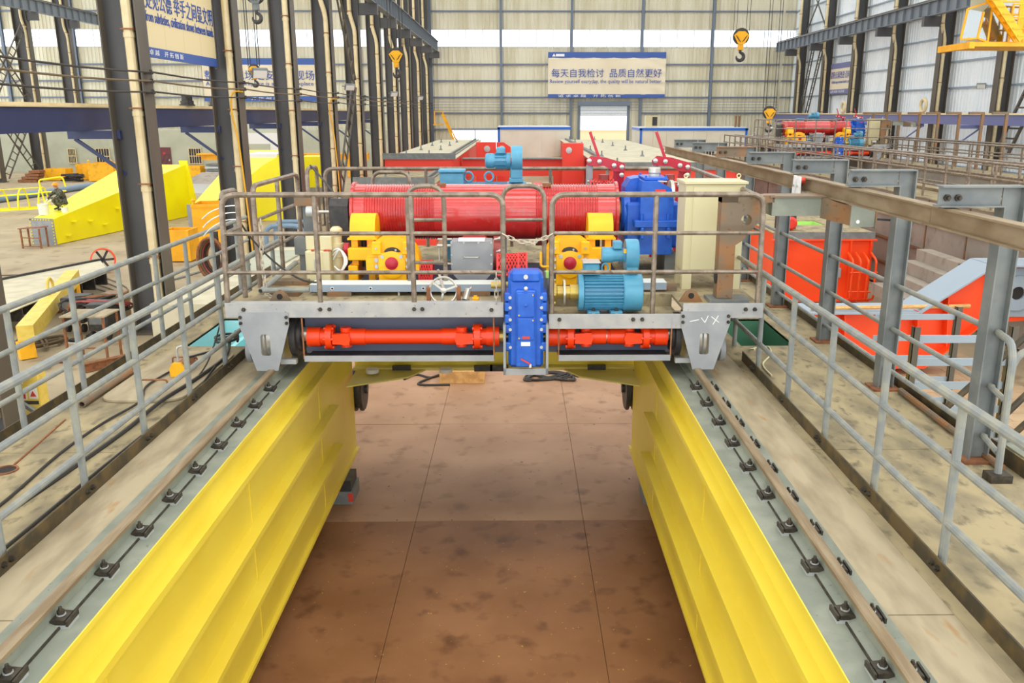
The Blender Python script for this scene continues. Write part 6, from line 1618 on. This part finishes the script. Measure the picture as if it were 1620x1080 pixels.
# ---------------------------------------------------------------- the aisle floor behind the columns
t = thing('gantry_leg', 'lemon yellow tapered gantry leg lying on the floor with grey bolted end', 'gantry leg', (-18, 38, 0))
A0 = [(-18.95, 33.45, .06), (-17.95, 33.2, .02), (-16.3, 43.0, .02), (-19.6, 43.6, .06)]
A1 = [(-18.9, 33.45, .98), (-17.98, 33.2, .98), (-16.4, 43.0, 2.5), (-19.5, 43.6, 2.5)]
MB().hexa(A0 + A1).build('leg_box', 'lemon_paint', t, 0)
MB().hexa([(-18.99, 33.4, .0), (-17.9, 33.14, .0), (-17.9, 33.18, .0), (-18.99, 33.44, .0), (-18.95, 33.4, 1.03), (-17.93, 33.14, 1.03), (-17.93, 33.18, 1.03), (-18.95, 33.44, 1.03)]).build('end_plate', 'plate_grey', t, 0)
MB().hexa([(-16.25, 42.98, 0), (-15.95, 42.95, 0), (-15.95, 43.1, 0), (-16.25, 43.1, 0), (-16.7, 42.98, 2.7), (-16.3, 42.95, 2.7), (-16.3, 43.1, 2.7), (-16.7, 43.1, 2.7)]).build('end_flange', 'lemon_paint', t, 0)
for k in range(9):
    a = k / 8
    for (p, q) in (((-18.93, 33.39, .05 + .93 * a), 0), ((-17.95, 33.13, .05 + .93 * a), 0), ((-18.93 + .97 * a, 33.39 - .26 * a, .98), 0)):
        MB().lathe([(.025, 0), (.025, .03)], p, (0, -1, 0), 6).build('bolt', 'lemon_paint', t)
for x, y, z in ((-17.75, 34.3, .8), (-17.45, 36.2, .45), (-17.3, 37.2, 1.0), (-17.05, 38.4, .95), (-17.6, 35.3, .7), (-17.85, 33.9, .3)):
    MB().box(x - .02, x + .18, y - .1, y + .1, z - .03, z + .02).build('climb_lug', 'lemon_paint', t, 0)
MB().box(-17.2, -16.9, 38.9, 39.6, .0, .12).build('foot_bracket', 'lemon_paint', t, 0)
# worker crouching on the leg
def person(label, loc, rz, sc):
    root = thing('person', label, 'person', loc, local=True)
    V_ = {'pel': (-.14, 0, .3, .15, .18), 'sp': (-.06, 0, .5, .14, .18), 'ch': (.05, 0, .72, .15, .21), 'nk': (.1, 0, .86, .055, .055), 'hd': (.15, 0, .97, .085, .075), 'tp': (.16, 0, 1.05, .07, .07), 'ns': (.235, 0, .96, .02, .02)}
    E_ = [('pel', 'sp'), ('sp', 'ch'), ('ch', 'nk'), ('nk', 'hd'), ('hd', 'tp'), ('hd', 'ns')]
    for s_, n in ((1, 'L'), (-1, 'R')):
        V_.update({'sh' + n: (.06, .23 * s_, .77, .08, .08), 'el' + n: (.26, .38 * s_, .58, .06, .06), 'wr' + n: (.47, .15 * s_, .42, .035, .035), 'ha' + n: (.55, .12 * s_, .37, .035, .025), 'fi' + n: (.61, .1 * s_, .32, .018, .018), 'th' + n: (.56, .06 * s_, .34, .016, .016),
                   'hp' + n: (-.1, .14 * s_, .28, .12, .12), 'kn' + n: (.3, .24 * s_, .5, .09, .09), 'an' + n: (.05, .17 * s_, .1, .05, .05), 'to' + n: (.25, .19 * s_, .045, .045, .04)})
        E_ += [('ch', 'sh' + n), ('sh' + n, 'el' + n), ('el' + n, 'wr' + n), ('wr' + n, 'ha' + n), ('ha' + n, 'fi' + n), ('ha' + n, 'th' + n), ('pel', 'hp' + n), ('hp' + n, 'kn' + n), ('kn' + n, 'an' + n), ('an' + n, 'to' + n)]
    ks = list(V_)
    me = bpy.data.meshes.new('body')
    me.from_pydata([V_[k][:3] for k in ks], [(ks.index(a), ks.index(b)) for a, b in E_], [])
    o = bpy.data.objects.new('body', me); COL.objects.link(o)
    sm = o.modifiers.new('skin', 'SKIN'); ss = o.modifiers.new('sub', 'SUBSURF'); ss.levels = 2; ss.render_levels = 2
    for i, k in enumerate(ks):
        sv = me.skin_vertices[0].data[i]; sv.radius = V_[k][3:]; sv.use_root = (k == 'pel')
    dg = bpy.context.evaluated_depsgraph_get()
    bm = bpy.data.meshes.new_from_object(o.evaluated_get(dg)); bpy.data.objects.remove(o)
    bm.materials.clear()
    for m in ('work_cloth', 'skin', 'glove', 'black_rubber'): bm.materials.append(MATS[m])
    for p in bm.polygons:
        c = p.center
        p.material_index = 1 if (c.z > .88 and c.x > .05) else (2 if c.x > .44 else (3 if c.z < .07 else 0))
        p.use_smooth = True
    b = link('body', bm, root); 
    h = MB().lathe([(.0, .11), (.05, .105), (.085, .08), (.105, .04), (.11, 0), (.14, -.005), (.14, -.015), (.1, -.01)], (.15, 0, 1.01), (-.15, 0, 1), 18).build('helmet', 'helmet', root)
    for s_ in (-1, 1):
        MB().ball((.222, .03 * s_, .985), .009, 8).build('eye', 'black_rubber', root)
    MB().bar((.225, -.02, .93), (.225, .02, .93), .006, .008).build('mouth', 'sign_red', root)
    root.rotation_euler = (0, 0, rz); root.scale = (sc, sc, sc)
    return root
person('crouching worker in camouflage overalls and orange helmet painting the yellow leg', (-18.35, 34.75, 1.18), math.radians(228), 1.0)
def bucket(label, x, y, z, r, h, m):
    t = thing('paint_bucket', label, 'bucket', (x, y, z))
    MB().lathe([(r * .85, 0), (r, h), (r * 1.05, h), (r * 1.05, h - .02), (r * .95, h - .02), (r * .8, .02), (0, .02)], (x, y, z), (0, 0, 1), 18).build('pail', m, t)
    MB().tube([(x + r * math.cos(a), y, z + h + .8 * r * math.sin(a)) for a in [PI * k / 10 for k in range(11)]], .01, 6).build('bail', 'lemon_paint', t)
    MB().lathe([(r * .9, 0), (r * .9, .005)], (x, y, z + h * .8), (0, 0, 1), 16).build('paint', 'lemon_paint', t)
bucket('white paint bucket in front of the crouching worker', -18.75, 34.1, 1.08, .2, .42, 'white_plastic')
bucket('small white paint pot at the worker boots', -18.05, 34.35, 1.13, .13, .2, 'white_plastic')
t = thing('stool', 'rusty angle iron step stool by the grey leg end', 'stool', (-18.4, 32.6, 0))
MB().bar((-18.9, 32.7, .72), (-17.95, 32.5, .8), .45, .03).build('seat', 'rust', t, 0)
for x, y in ((-18.8, 32.4), (-18.8, 32.9), (-18.05, 32.3), (-18.05, 32.8)):
    MB().box(x - .025, x + .025, y - .025, y + .025, 0, .75).build('leg', 'rust', t, 0)
for z in (.08, .4):
    MB().bar((-18.8, 32.4, z), (-18.05, 32.3, z), .03, .03).build('rung', 'rust', t, 0)
# ladder safety cage
t = thing('ladder_cage', 'lemon yellow ladder safety cage lying on the floor', 'ladder', (-25.5, 44, 0))
for y in (43.0, 44.0):
    MB().bar((-28.5, y, .12), (-23.2, y + .9, .35), .08, .08).build('side_rail', 'lemon_paint', t, 0)
for k in range(5):
    x = -28 + k * .95; z = .12 + k * .05; y0 = 43.0 + k * .16
    MB().tube([(x, y0 + .5 - .5 * math.cos(a), z + 1.0 * math.sin(a)) for a in [PI * i / 12 for i in range(13)]], .04, 6).build('hoop', 'lemon_paint', t)
for a in (.25, .5, .75):
    MB().bar((-28.2, 43.5 - .5 * math.cos(PI * a), .12 + 1.0 * math.sin(PI * a)), (-24.2, 44.15 - .5 * math.cos(PI * a), .32 + 1.0 * math.sin(PI * a)), .03, .04).build('strap', 'lemon_paint', t, 0)
t = thing('work_platform', 'lemon yellow platform frame with raised handrail behind the worker', 'platform', (-22.8, 43, 0))
MB().box(-23.7, -22.2, 42.9, 43.6, .1, .45).build('platform_box', 'lemon_paint', t, 0)
hoop(MB(), [(-23.6, 43.2, .4), (-23.8, 43.2, 1.75), (-22.7, 43.4, 1.9), (-22.6, 43.4, 1.4)], .04, .15, 8).build('handrail', 'lemon_paint', t)
MB().cyl((-23.75, 43.2, 1.15), (-22.6, 43.4, 1.2), .035, 8).build('mid_rail', 'lemon_paint', t)
o = MB().cyl((-30.0, 46, .2), (-28.9, 61, .2), .2, 16).build('steel_pipe', 'blue_pipe'); tag(o, 'long blue grey steel pipe lying behind the yellow cage', 'pipe')
# bins
def bin_(label, x, y, w, d_, h, rz=0, m='bin_yellow', rim=True):
    t = thing('scrap_bin', label, 'bin', (x, y, 0))
    M_ = Matrix.Translation((x, y, 0)) @ Matrix.Rotation(rz, 4, 'Z')
    th = .06
    for nm, b_ in (('front_wall', (-w / 2, w / 2, -d_ / 2, -d_ / 2 + th, .1, h)), ('back_wall', (-w / 2, w / 2, d_ / 2 - th, d_ / 2, .1, h)), ('side_wall', (-w / 2, -w / 2 + th, -d_ / 2 + th, d_ / 2 - th, .1, h)), ('side_wall', (w / 2 - th, w / 2, -d_ / 2 + th, d_ / 2 - th, .1, h)), ('bin_floor', (-w / 2, w / 2, -d_ / 2, d_ / 2, .04, .1))):
        MB().box(*b_).xform(M_).build(nm, m, t, 0)
    if rim:
        for sx in (-1, 1):
            MB().lathe([(.05, 0), (.05, .12), (.1, .16), (0, .26)], (sx * (w / 2 - .1), -d_ / 2 + .03, h), (0, 0, 1), 8).xform(M_).build('corner_peg', m, t)
        MB().box(-w / 2 - .02, w / 2 + .02, -d_ / 2 - .03, -d_ / 2, h - .12, h).xform(M_).build('rim_band', m, t, 0)
    return t
bin_('tall yellow scrap bin with corner pegs, far aisle', -31.2, 66, 1.9, 1.6, 1.35)
bin_('yellow bin standing behind the chained one', -33.5, 69, 2.2, 1.4, 1.1, rim=False)
bin_('yellow bin hung with dark chain beside red scrap', -35.0, 66.5, 1.6, 1.2, .9, rim=False)
bin_('yellow bin next to the tall pegged one', -32.8, 67.5, 1.4, 1.2, 1.2, .3, rim=False)
bin_('small yellow bin half behind the first column', -29.3, 67, 1.2, 1.2, .8, rim=False)
bin_('long low yellow bin with scrap near the maroon door', -25.7, 68, 2.2, 1.2, 1.0, rim=False)
bin_('open orange bin beside the second inner column', -11.8, 33.6, 1.5, 1.5, 1.6, .15, 'orange_yellow')
bin_('narrow orange bin against the first inner column', -11.7, 29.6, .9, .9, 1.1, 0, 'orange_yellow', False)
t = thing('scrap_stack', 'stack of reddish steel offcuts before the yellow bins', 'scrap', (-36.3, 64.8, 0))
for k in range(4):
    MB().box(-37 + k * .3, -35.6 + k * .1, 64.4, 65.2, .02 + k * .22, .2 + k * .22).build('offcut', 'rust', t, 0)
t = thing('cable_pile', 'dark heap of cable between the yellow bins', 'cable', (-33.2, 65, 0))
MB().tube([(-33.2 + .7 * math.cos(k * 1.9), 65 + .5 * math.sin(k * 2.3), .08 + .012 * k) for k in range(40)], .06, 5).build('cable_strand', 'cable_black', t)
t = thing('steel_container', 'grey ribbed steel container at the far aisle edge', 'container', (-43, 63, 0))
for k in range(5):
    MB().box(-47, -40.2, 62, 62.1, .3 + k * .75, .98 + k * .75).build('wall_rib', 'post_grey', t, 0)
MB().box(-47, -40.25, 62.1, 66, .2, 4.1).build('container_body', 'post_grey', t, 0); MB().box(-47, -40, 61.9, 66, 4.1, 4.25).build('roof_cap', 'plaster', t, 0)
t = thing('rail_trolley', 'leaning dark trolley frame beside the long low bin', 'trolley', (-27.5, 67, 0))
for dx in (0, .35):
    MB().bar((-27.9 + dx, 67, .05), (-27.0 + dx, 67, 1.9), .06, .06).build('frame_bar', 'black_steel', t, 0)
for k in range(5):
    MB().bar((-27.8 + k * .2, 67, .3 + k * .4), (-27.45 + k * .2, 67, .3 + k * .4), .05, .05).build('frame_rung', 'black_steel', t, 0)
t = thing('yellow_beam', 'long golden beam resting on legs over the steel stack', 'beam', (-20.5, 70, 0))
MB().box(-25.3, -12.0, 69.8, 70.2, 1.35, 1.75).build('beam_web', 'orange_yellow', t, 0); MB().box(-25.6, -12.0, 69.6, 70.4, 1.75, 1.85).build('beam_flange', 'orange_yellow', t, 0)
for x in (-17.8, -13.5):
    MB().box(x - .2, x + .2, 69.8, 70.2, 0, 1.35).build('leg', 'orange_yellow', t, 0)
t = thing('steel_stack', 'grey stack of steel bars under the golden beam', 'steel stack', (-23.4, 68, 0))
for k in range(6):
    MB().box(-24.3 + .1 * (k % 2), -21.2, 67.6, 69.2, k * .2, .16 + k * .2).build('bar_layer', 'post_grey' if k % 2 else 'zinc', t, 0)
t = thing('ramp_plate', 'sloping brown ramp plate before the steel stack', 'ramp', (-22.5, 64, 0))
MB().hexa([(-24.4, 62.5, .02), (-21.5, 62.5, .02), (-21.5, 65, .02), (-23.6, 65, .02), (-24.4, 62.5, .06), (-21.5, 62.5, .06), (-21.5, 65, .7), (-23.6, 65, .7)]).build('ramp_sheet', 'brown_girder', t, 0); MB().box(-21.5, -19.8, 63, 65, .02, .5).build('ramp_block', 'rust', t, 0)
o = MB().hexa([(-23.5, 55, .005), (-19.5, 55, .005), (-21.2, 63, .005), (-25, 63, .005), (-23.5, 55, .05), (-19.5, 55, .05), (-21.2, 63, .05), (-25, 63, .05)]).build('steel_sheet', 'zinc', None, 0); tag(o, 'pale steel sheet lying flat on the aisle floor', 'steel sheet')
# second yellow legs behind the columns
t = thing('gantry_leg', 'pale yellow gantry leg lying behind the orange bin', 'gantry leg', (-13.5, 44, 0))
MB().hexa([(-14.4, 38, .05), (-13.6, 37.8, .05), (-12.6, 48, .05), (-15.4, 48.4, .05), (-14.4, 38, 1.0), (-13.6, 37.8, 1.0), (-12.7, 48, 3.0), (-15.3, 48.4, 3.0)]).build('leg_box', 'lemon_paint', t, 0); MB().box(-14.5, -13.5, 37.7, 37.78, 0, 1.1).build('end_plate', 'plate_grey', t, 0)
t = thing('gantry_leg', 'upright lemon yellow leg plate with ribbed edge between inner columns', 'gantry leg', (-11.8, 42, 0))
MB().prism([(-12.6, 0), (-11.3, 0), (-11.25, 3.0), (-12.0, 2.6), (-12.9, 1.9)], 'xz', 41, 43.5).build('leg_box', 'lemon_paint', t, 0); MB().box(-11.3, -11.1, 40.9, 41.1, 0, 3.05).build('edge_flange', 'lemon_paint', t, 0)
for z in range(6): MB().box(-11.1, -11.0, 40.85, 41.1, .3 + z * .48, .36 + z * .48).build('edge_rib', 'lemon_paint', t, 0)
MB().box(-13.0, -11.3, 41, 43.5, 2.95, 3.1).build('end_plate', 'white_plastic', t, 0)
t = thing('gantry_leg', 'small lemon yellow block behind the ribbed leg plate', 'gantry leg', (-11, 50, 0))
MB().box(-12.3, -10.6, 49, 51, 0, 2.6).build('leg_box', 'lemon_paint', t, 0); MB().box(-12.3, -11, 48.9, 49, 0, .9).build('end_plate', 'plate_grey', t, 0)
# near floor clutter
t = thing('panel_stack', 'ribbed steel panel lying on beams, bright top and dark ribbed side', 'steel panel', (-12.8, 22.5, 0))
Q = [(-11.6, 18.6), (-11.75, 24.3), (-12.9, 26.2), (-14.6, 21.5)]
MB().prism(Q, 'xy', .55, .57).build('panel_sheet', 'concrete_white', t, 0)
MB().bar((-14.6, 21.5, .6), (-12.9, 26.2, .6), .08, .06).build('panel_edge', 'black_steel', t, 0)
for k in range(8):
    a = k / 7; y = 18.9 + 5.2 * a
    MB().box(-12.4, -11.62 - .12 * a, y - .02, y + .02, .22, .55).build('panel_rib', 'black_steel', t, 0)
MB().box(-12.45, -12.35, 18.7, 24.4, .2, .55).build('panel_web', 'black_steel', t, 0)
mb = MB(); ibeam(mb, (-14.0, 21.2, .12), (-11.2, 21.6, .12), .22, .15); mb.build('support_beam', 'rust', t, 0)
t = thing('fan_ring', 'orange ring fan lying against the steel panel corner', 'fan', (-13.7, 27.5, 0))
MB().lathe([(.33, -.12), (.37, -.12), (.37, .12), (.33, .12), (.33, -.12)], (-13.3, 27.2, .42), (.6, -1, .25), 28).build('ring', 'orange_red', t)
for k in range(6):
    a = k * PI / 3
    MB().bar((0, 0, 0), (.32 * math.cos(a), .32 * math.sin(a), 0), .07, .03).xform(Matrix.Translation((-13.3, 27.2, .42)) @ Vector((.6, -1, .25)).to_track_quat('Z', 'Y').to_matrix().to_4x4()).build('blade', 'black_steel', t, 0)
t = thing('spreader_beam', 'yellow lifting spreader beam tilted on the floor', 'beam', (-11, 20, 0))
mb = MB(); mb.bar((-10.2, 17.2, .55), (-11.9, 22.6, .75), .32, .34); mb.build('beam_box', 'sign_yellow', t, 0)
MB().bar((-10.25, 17.25, .0), (-10.3, 17.3, .38), .3, .2).build('foot', 'bin_yellow', t, 0); MB().bar((-11.8, 22.3, .0), (-11.8, 22.3, .58), .3, .2).build('foot', 'bin_yellow', t, 0)
MB().tube([(-11.05 + .0, 19.9 + .12 * math.cos(a), .98 + .22 * math.sin(a)) for a in [2 * PI * k / 16 for k in range(16)]], .035, 6, True).build('lifting_eye', 'sign_yellow', t)
t = thing('welding_set', 'cluttered welding sets with tangled cables beside the first inner column', 'welder', (-9.8, 19, 0))
for k, (x, y, w) in enumerate(((-10.3, 19.6, .5), (-9.6, 19.9, .5), (-9.4, 18.9, .45))):
    MB().cbox(x - w / 2, x + w / 2, y - .3, y + .3, .25, .85, .02).build('welder_case', ('black_steel', 'bare_steel', 'black_steel')[k], t); MB().box(x - w / 2 + .05, x + w / 2 - .05, y - .32, y - .3, .4, .75).build('front_panel', 'post_grey', t, 0)
    for dx in (-.18, .18):
        MB().lathe([(.1, -.03), (.1, .03)], (x + dx, y - .2, .12), (1, 0, 0), 12).build('wheel', 'black_rubber', t)
for k in range(5):
    MB().tube([(-9.9 + .5 * math.cos(a * (1 + .13 * k)) + .1 * k, 19.3 + .4 * math.sin(a * 1.3 + k), .5 + .35 * abs(math.sin(a * .7 + k))) for a in [.45 * i for i in range(24)]], .03, 5).build('cable_loop', ('cable_black', 'cable_brown', 'rust', 'cable_black', 'copper_pipe')[k], t)
t = thing('work_table', 'thin legged work table with dusty tray beside the welding sets', 'table', (-8.9, 17, 0))
MB().box(-9.3, -8.4, 16.9, 17.6, .95, .98).build('table_top', 'dusty_strip', t, 0)
for x, y in ((-9.25, 16.95), (-8.45, 16.95), (-9.25, 17.55), (-8.45, 17.55)): MB().box(x - .02, x + .02, y - .02, y + .02, 0, .95).build('leg', 'rust', t, 0)
for z in (.3,): MB().bar((-9.25, 16.95, z), (-8.45, 16.95, z), .03, .03).build('rung', 'rust', t, 0)
o = MB(); ibeam(o, (-8.6, 16.2, .1), (-8.0, 16.9, .1), .18, .12); o = o.build('steel_offcut', 'rust', None, 0); tag(o, 'short rusty I beam offcut on the floor near the work table', 'steel offcut')
cable('loose dark rope on the floor near the spreader beam foot', [(-10.6 + .5 * math.cos(k * 1.1), 18.2 + .5 * math.sin(k * 1.5), .05 + .004 * k) for k in range(22)], .03, 'cable_brown', 'rope_coil')
cable('red handled clamp lead lying on the floor by the rope', [(-9.6, 16.2, .03), (-9.4, 16.5, .05), (-9.7, 16.7, .03), (-9.3, 16.9, .03), (-9.0, 16.4, .03)], .03, 'copper_pipe', 'clamp_lead')
cable('pale hose winding over the aisle floor to the column', [(-10.3, 20.8, .03), (-10.6, 22.5, .03), (-10.9, 24.5, .03), (-10.4, 26.5, .03), (-10.0, 28.5, .03)], .04, 'railing_paint', 'hose')
for k in range(4):
    cable('thin dark leads trailing across the aisle floor', [(-10 - .3 * k, 21.5 + .4 * k, .02), (-11.5, 23.8 + .3 * k, .02), (-14, 25.5 + .5 * k, .02), (-17, 24.8 + .6 * k, .02), (-21, 24.5 + .9 * k, .02)], .018, 'cable_brown', 'floor_lead')['group'] = 'leads on the aisle floor'
t = thing('shoe', 'dark and white work shoe on the floor near the spreader beam', 'shoe', (-9.9, 18.5, 0))
MB().ball((-9.9, 18.5, .06), .12, 10, (1.3, .6, .5)).build('upper', 'black_rubber', t); MB().box(-10.05, -9.75, 18.43, 18.57, 0, .03).build('sole', 'white_plastic', t, 0)
t = thing('shoe', 'black work shoe lying behind the white soled one', 'shoe', (-9.75, 18.9, 0))
MB().ball((-9.7, 18.9, .06), .12, 10, (1.3, .6, .5)).build('upper', 'black_rubber', t); MB().box(-9.85, -9.55, 18.83, 18.97, 0, .03).build('sole', 'black_rubber', t, 0)
o = MB().cbox(-9.3, -8.62, 14.0, 14.06, 0, 1.1, .01).build('white_sheet', 'white_plastic'); tag(o, 'white sheet panel standing beside the walkway edge column', 'panel')
t = thing('switch_cabinet', 'worn yellow switch cabinet with red warning labels', 'cabinet', (-8.2, 13.7, 0))
MB().cbox(-8.4, -8.04, 13.7, 13.95, 0, .74, .01).build('cabinet_body', 'sign_yellow', t)
MB().box(-8.37, -8.26, 13.69, 13.7, .3, .45).build('warning_label', 'white_plastic', t, 0); MB().box(-8.22, -8.08, 13.69, 13.7, .32, .5).build('warning_label', 'white_plastic', t, 0)
MB().prism([(-8.2, .36), (-8.1, .36), (-8.15, .46)], 'xz', 13.682, 13.69).build('warning_triangle', 'sign_red', t, 0); MB().box(-8.36, -8.28, 13.682, 13.69, .32, .41).build('warning_print', 'sign_red', t, 0); MB().box(-8.37, -8.08, 13.69, 13.7, .22, .28).build('black_strip', 'black_steel', t, 0)
MB().box(-8.38, -8.3, 13.69, 13.7, .58, .68).build('rating_plate', 'banner_white', t, 0); MB().cbox(-8.19, -8.16, 13.68, 13.7, .08, .18, .004).build('handle', 'zinc', t)
o = MB().bar((-8.95, 13.62, .75), (-7.9, 13.5, .04), .06, .06).build('brace_bar', 'post_grey', None, 0); tag(o, 'grey bar leaning down beside the yellow switch cabinet', 'bar')
t = thing('white_wall_block', 'low whitewashed concrete wall block beside the second inner column', 'wall block', (-6.8, 20, 0))
for k in range(4):
    MB().box(-7.4 + .03 * k, -5.6, 16.8 + k * 1.9, 18.68 + k * 1.9, 0, 1.25).build('wall_panel', 'concrete_white', t, 0)
o = MB().hexa([(-7.2, 20.2, 1.27), (-6.0, 20.2, 1.27), (-5.9, 23.5, 1.27), (-7.3, 23.5, 1.27), (-7.2, 20.2, 1.3), (-6.0, 20.2, 1.3), (-5.9, 23.5, 1.3), (-7.3, 23.5, 1.3)]).build('cover_sheet', 'plaster', None, 0); tag(o, 'dusty flat sheet lying on the whitewashed wall block', 'sheet')
t = thing('hose_reel', 'hanging brown coil of hoses beside the open orange bin', 'hose', (-9.2, 25.5, 0))
for k in range(5):
    MB().tube([(-9.2 + (.4 - .04 * k) * math.cos(a), 25.4 + .08 * k, .75 + (.62 - .05 * k) * math.sin(a)) for a in [2 * PI * i / 22 for i in range(22)]], .045, 6, True).build('hose_loop', ('rust', 'cable_brown', 'copper_pipe', 'cable_black', 'rust')[k], t)
MB().box(-9.3, -9.1, 25.8, 25.9, 0, 1.5).build('stand', 'black_steel', t, 0)
t = bin_('bright red open bin behind the trolley side railing', -6.85, 27.6, .7, .6, .75, 0, 'red_paint', False)
t = thing('pipe_rack', 'grey blue bent pipe rack behind the trolley side railing', 'rack', (-6.9, 25.7, 0))
for y in (25.2, 26.2):
    hoop(MB(), [(-7.45, y, 0), (-7.45, y, 1.75), (-6.35, y, 1.75), (-6.35, y, 0)], .07, .3, 8).build('rack_hoop', 'blue_pipe', t)
MB().box(-6.6, -6.2, 25.1, 25.13, 1.1, 1.5).build('rack_label', 'white_plastic', t, 0)
for y, lab in ((25.85, 'orange cable dropping down the banner column'), (39.15, 'orange cable dropping down the column before the lattice brace')):
    cable(lab, [(-7.9, y - .25, 5.55), (-8.2, y - .25, 5.5), (-8.28, y - .22, 5.0), (-8.15, y - .22, 4.0), (-8.05, y - .22, 2.0), (-8.0, y - .22, .3)], .025, 'cable_yellow')
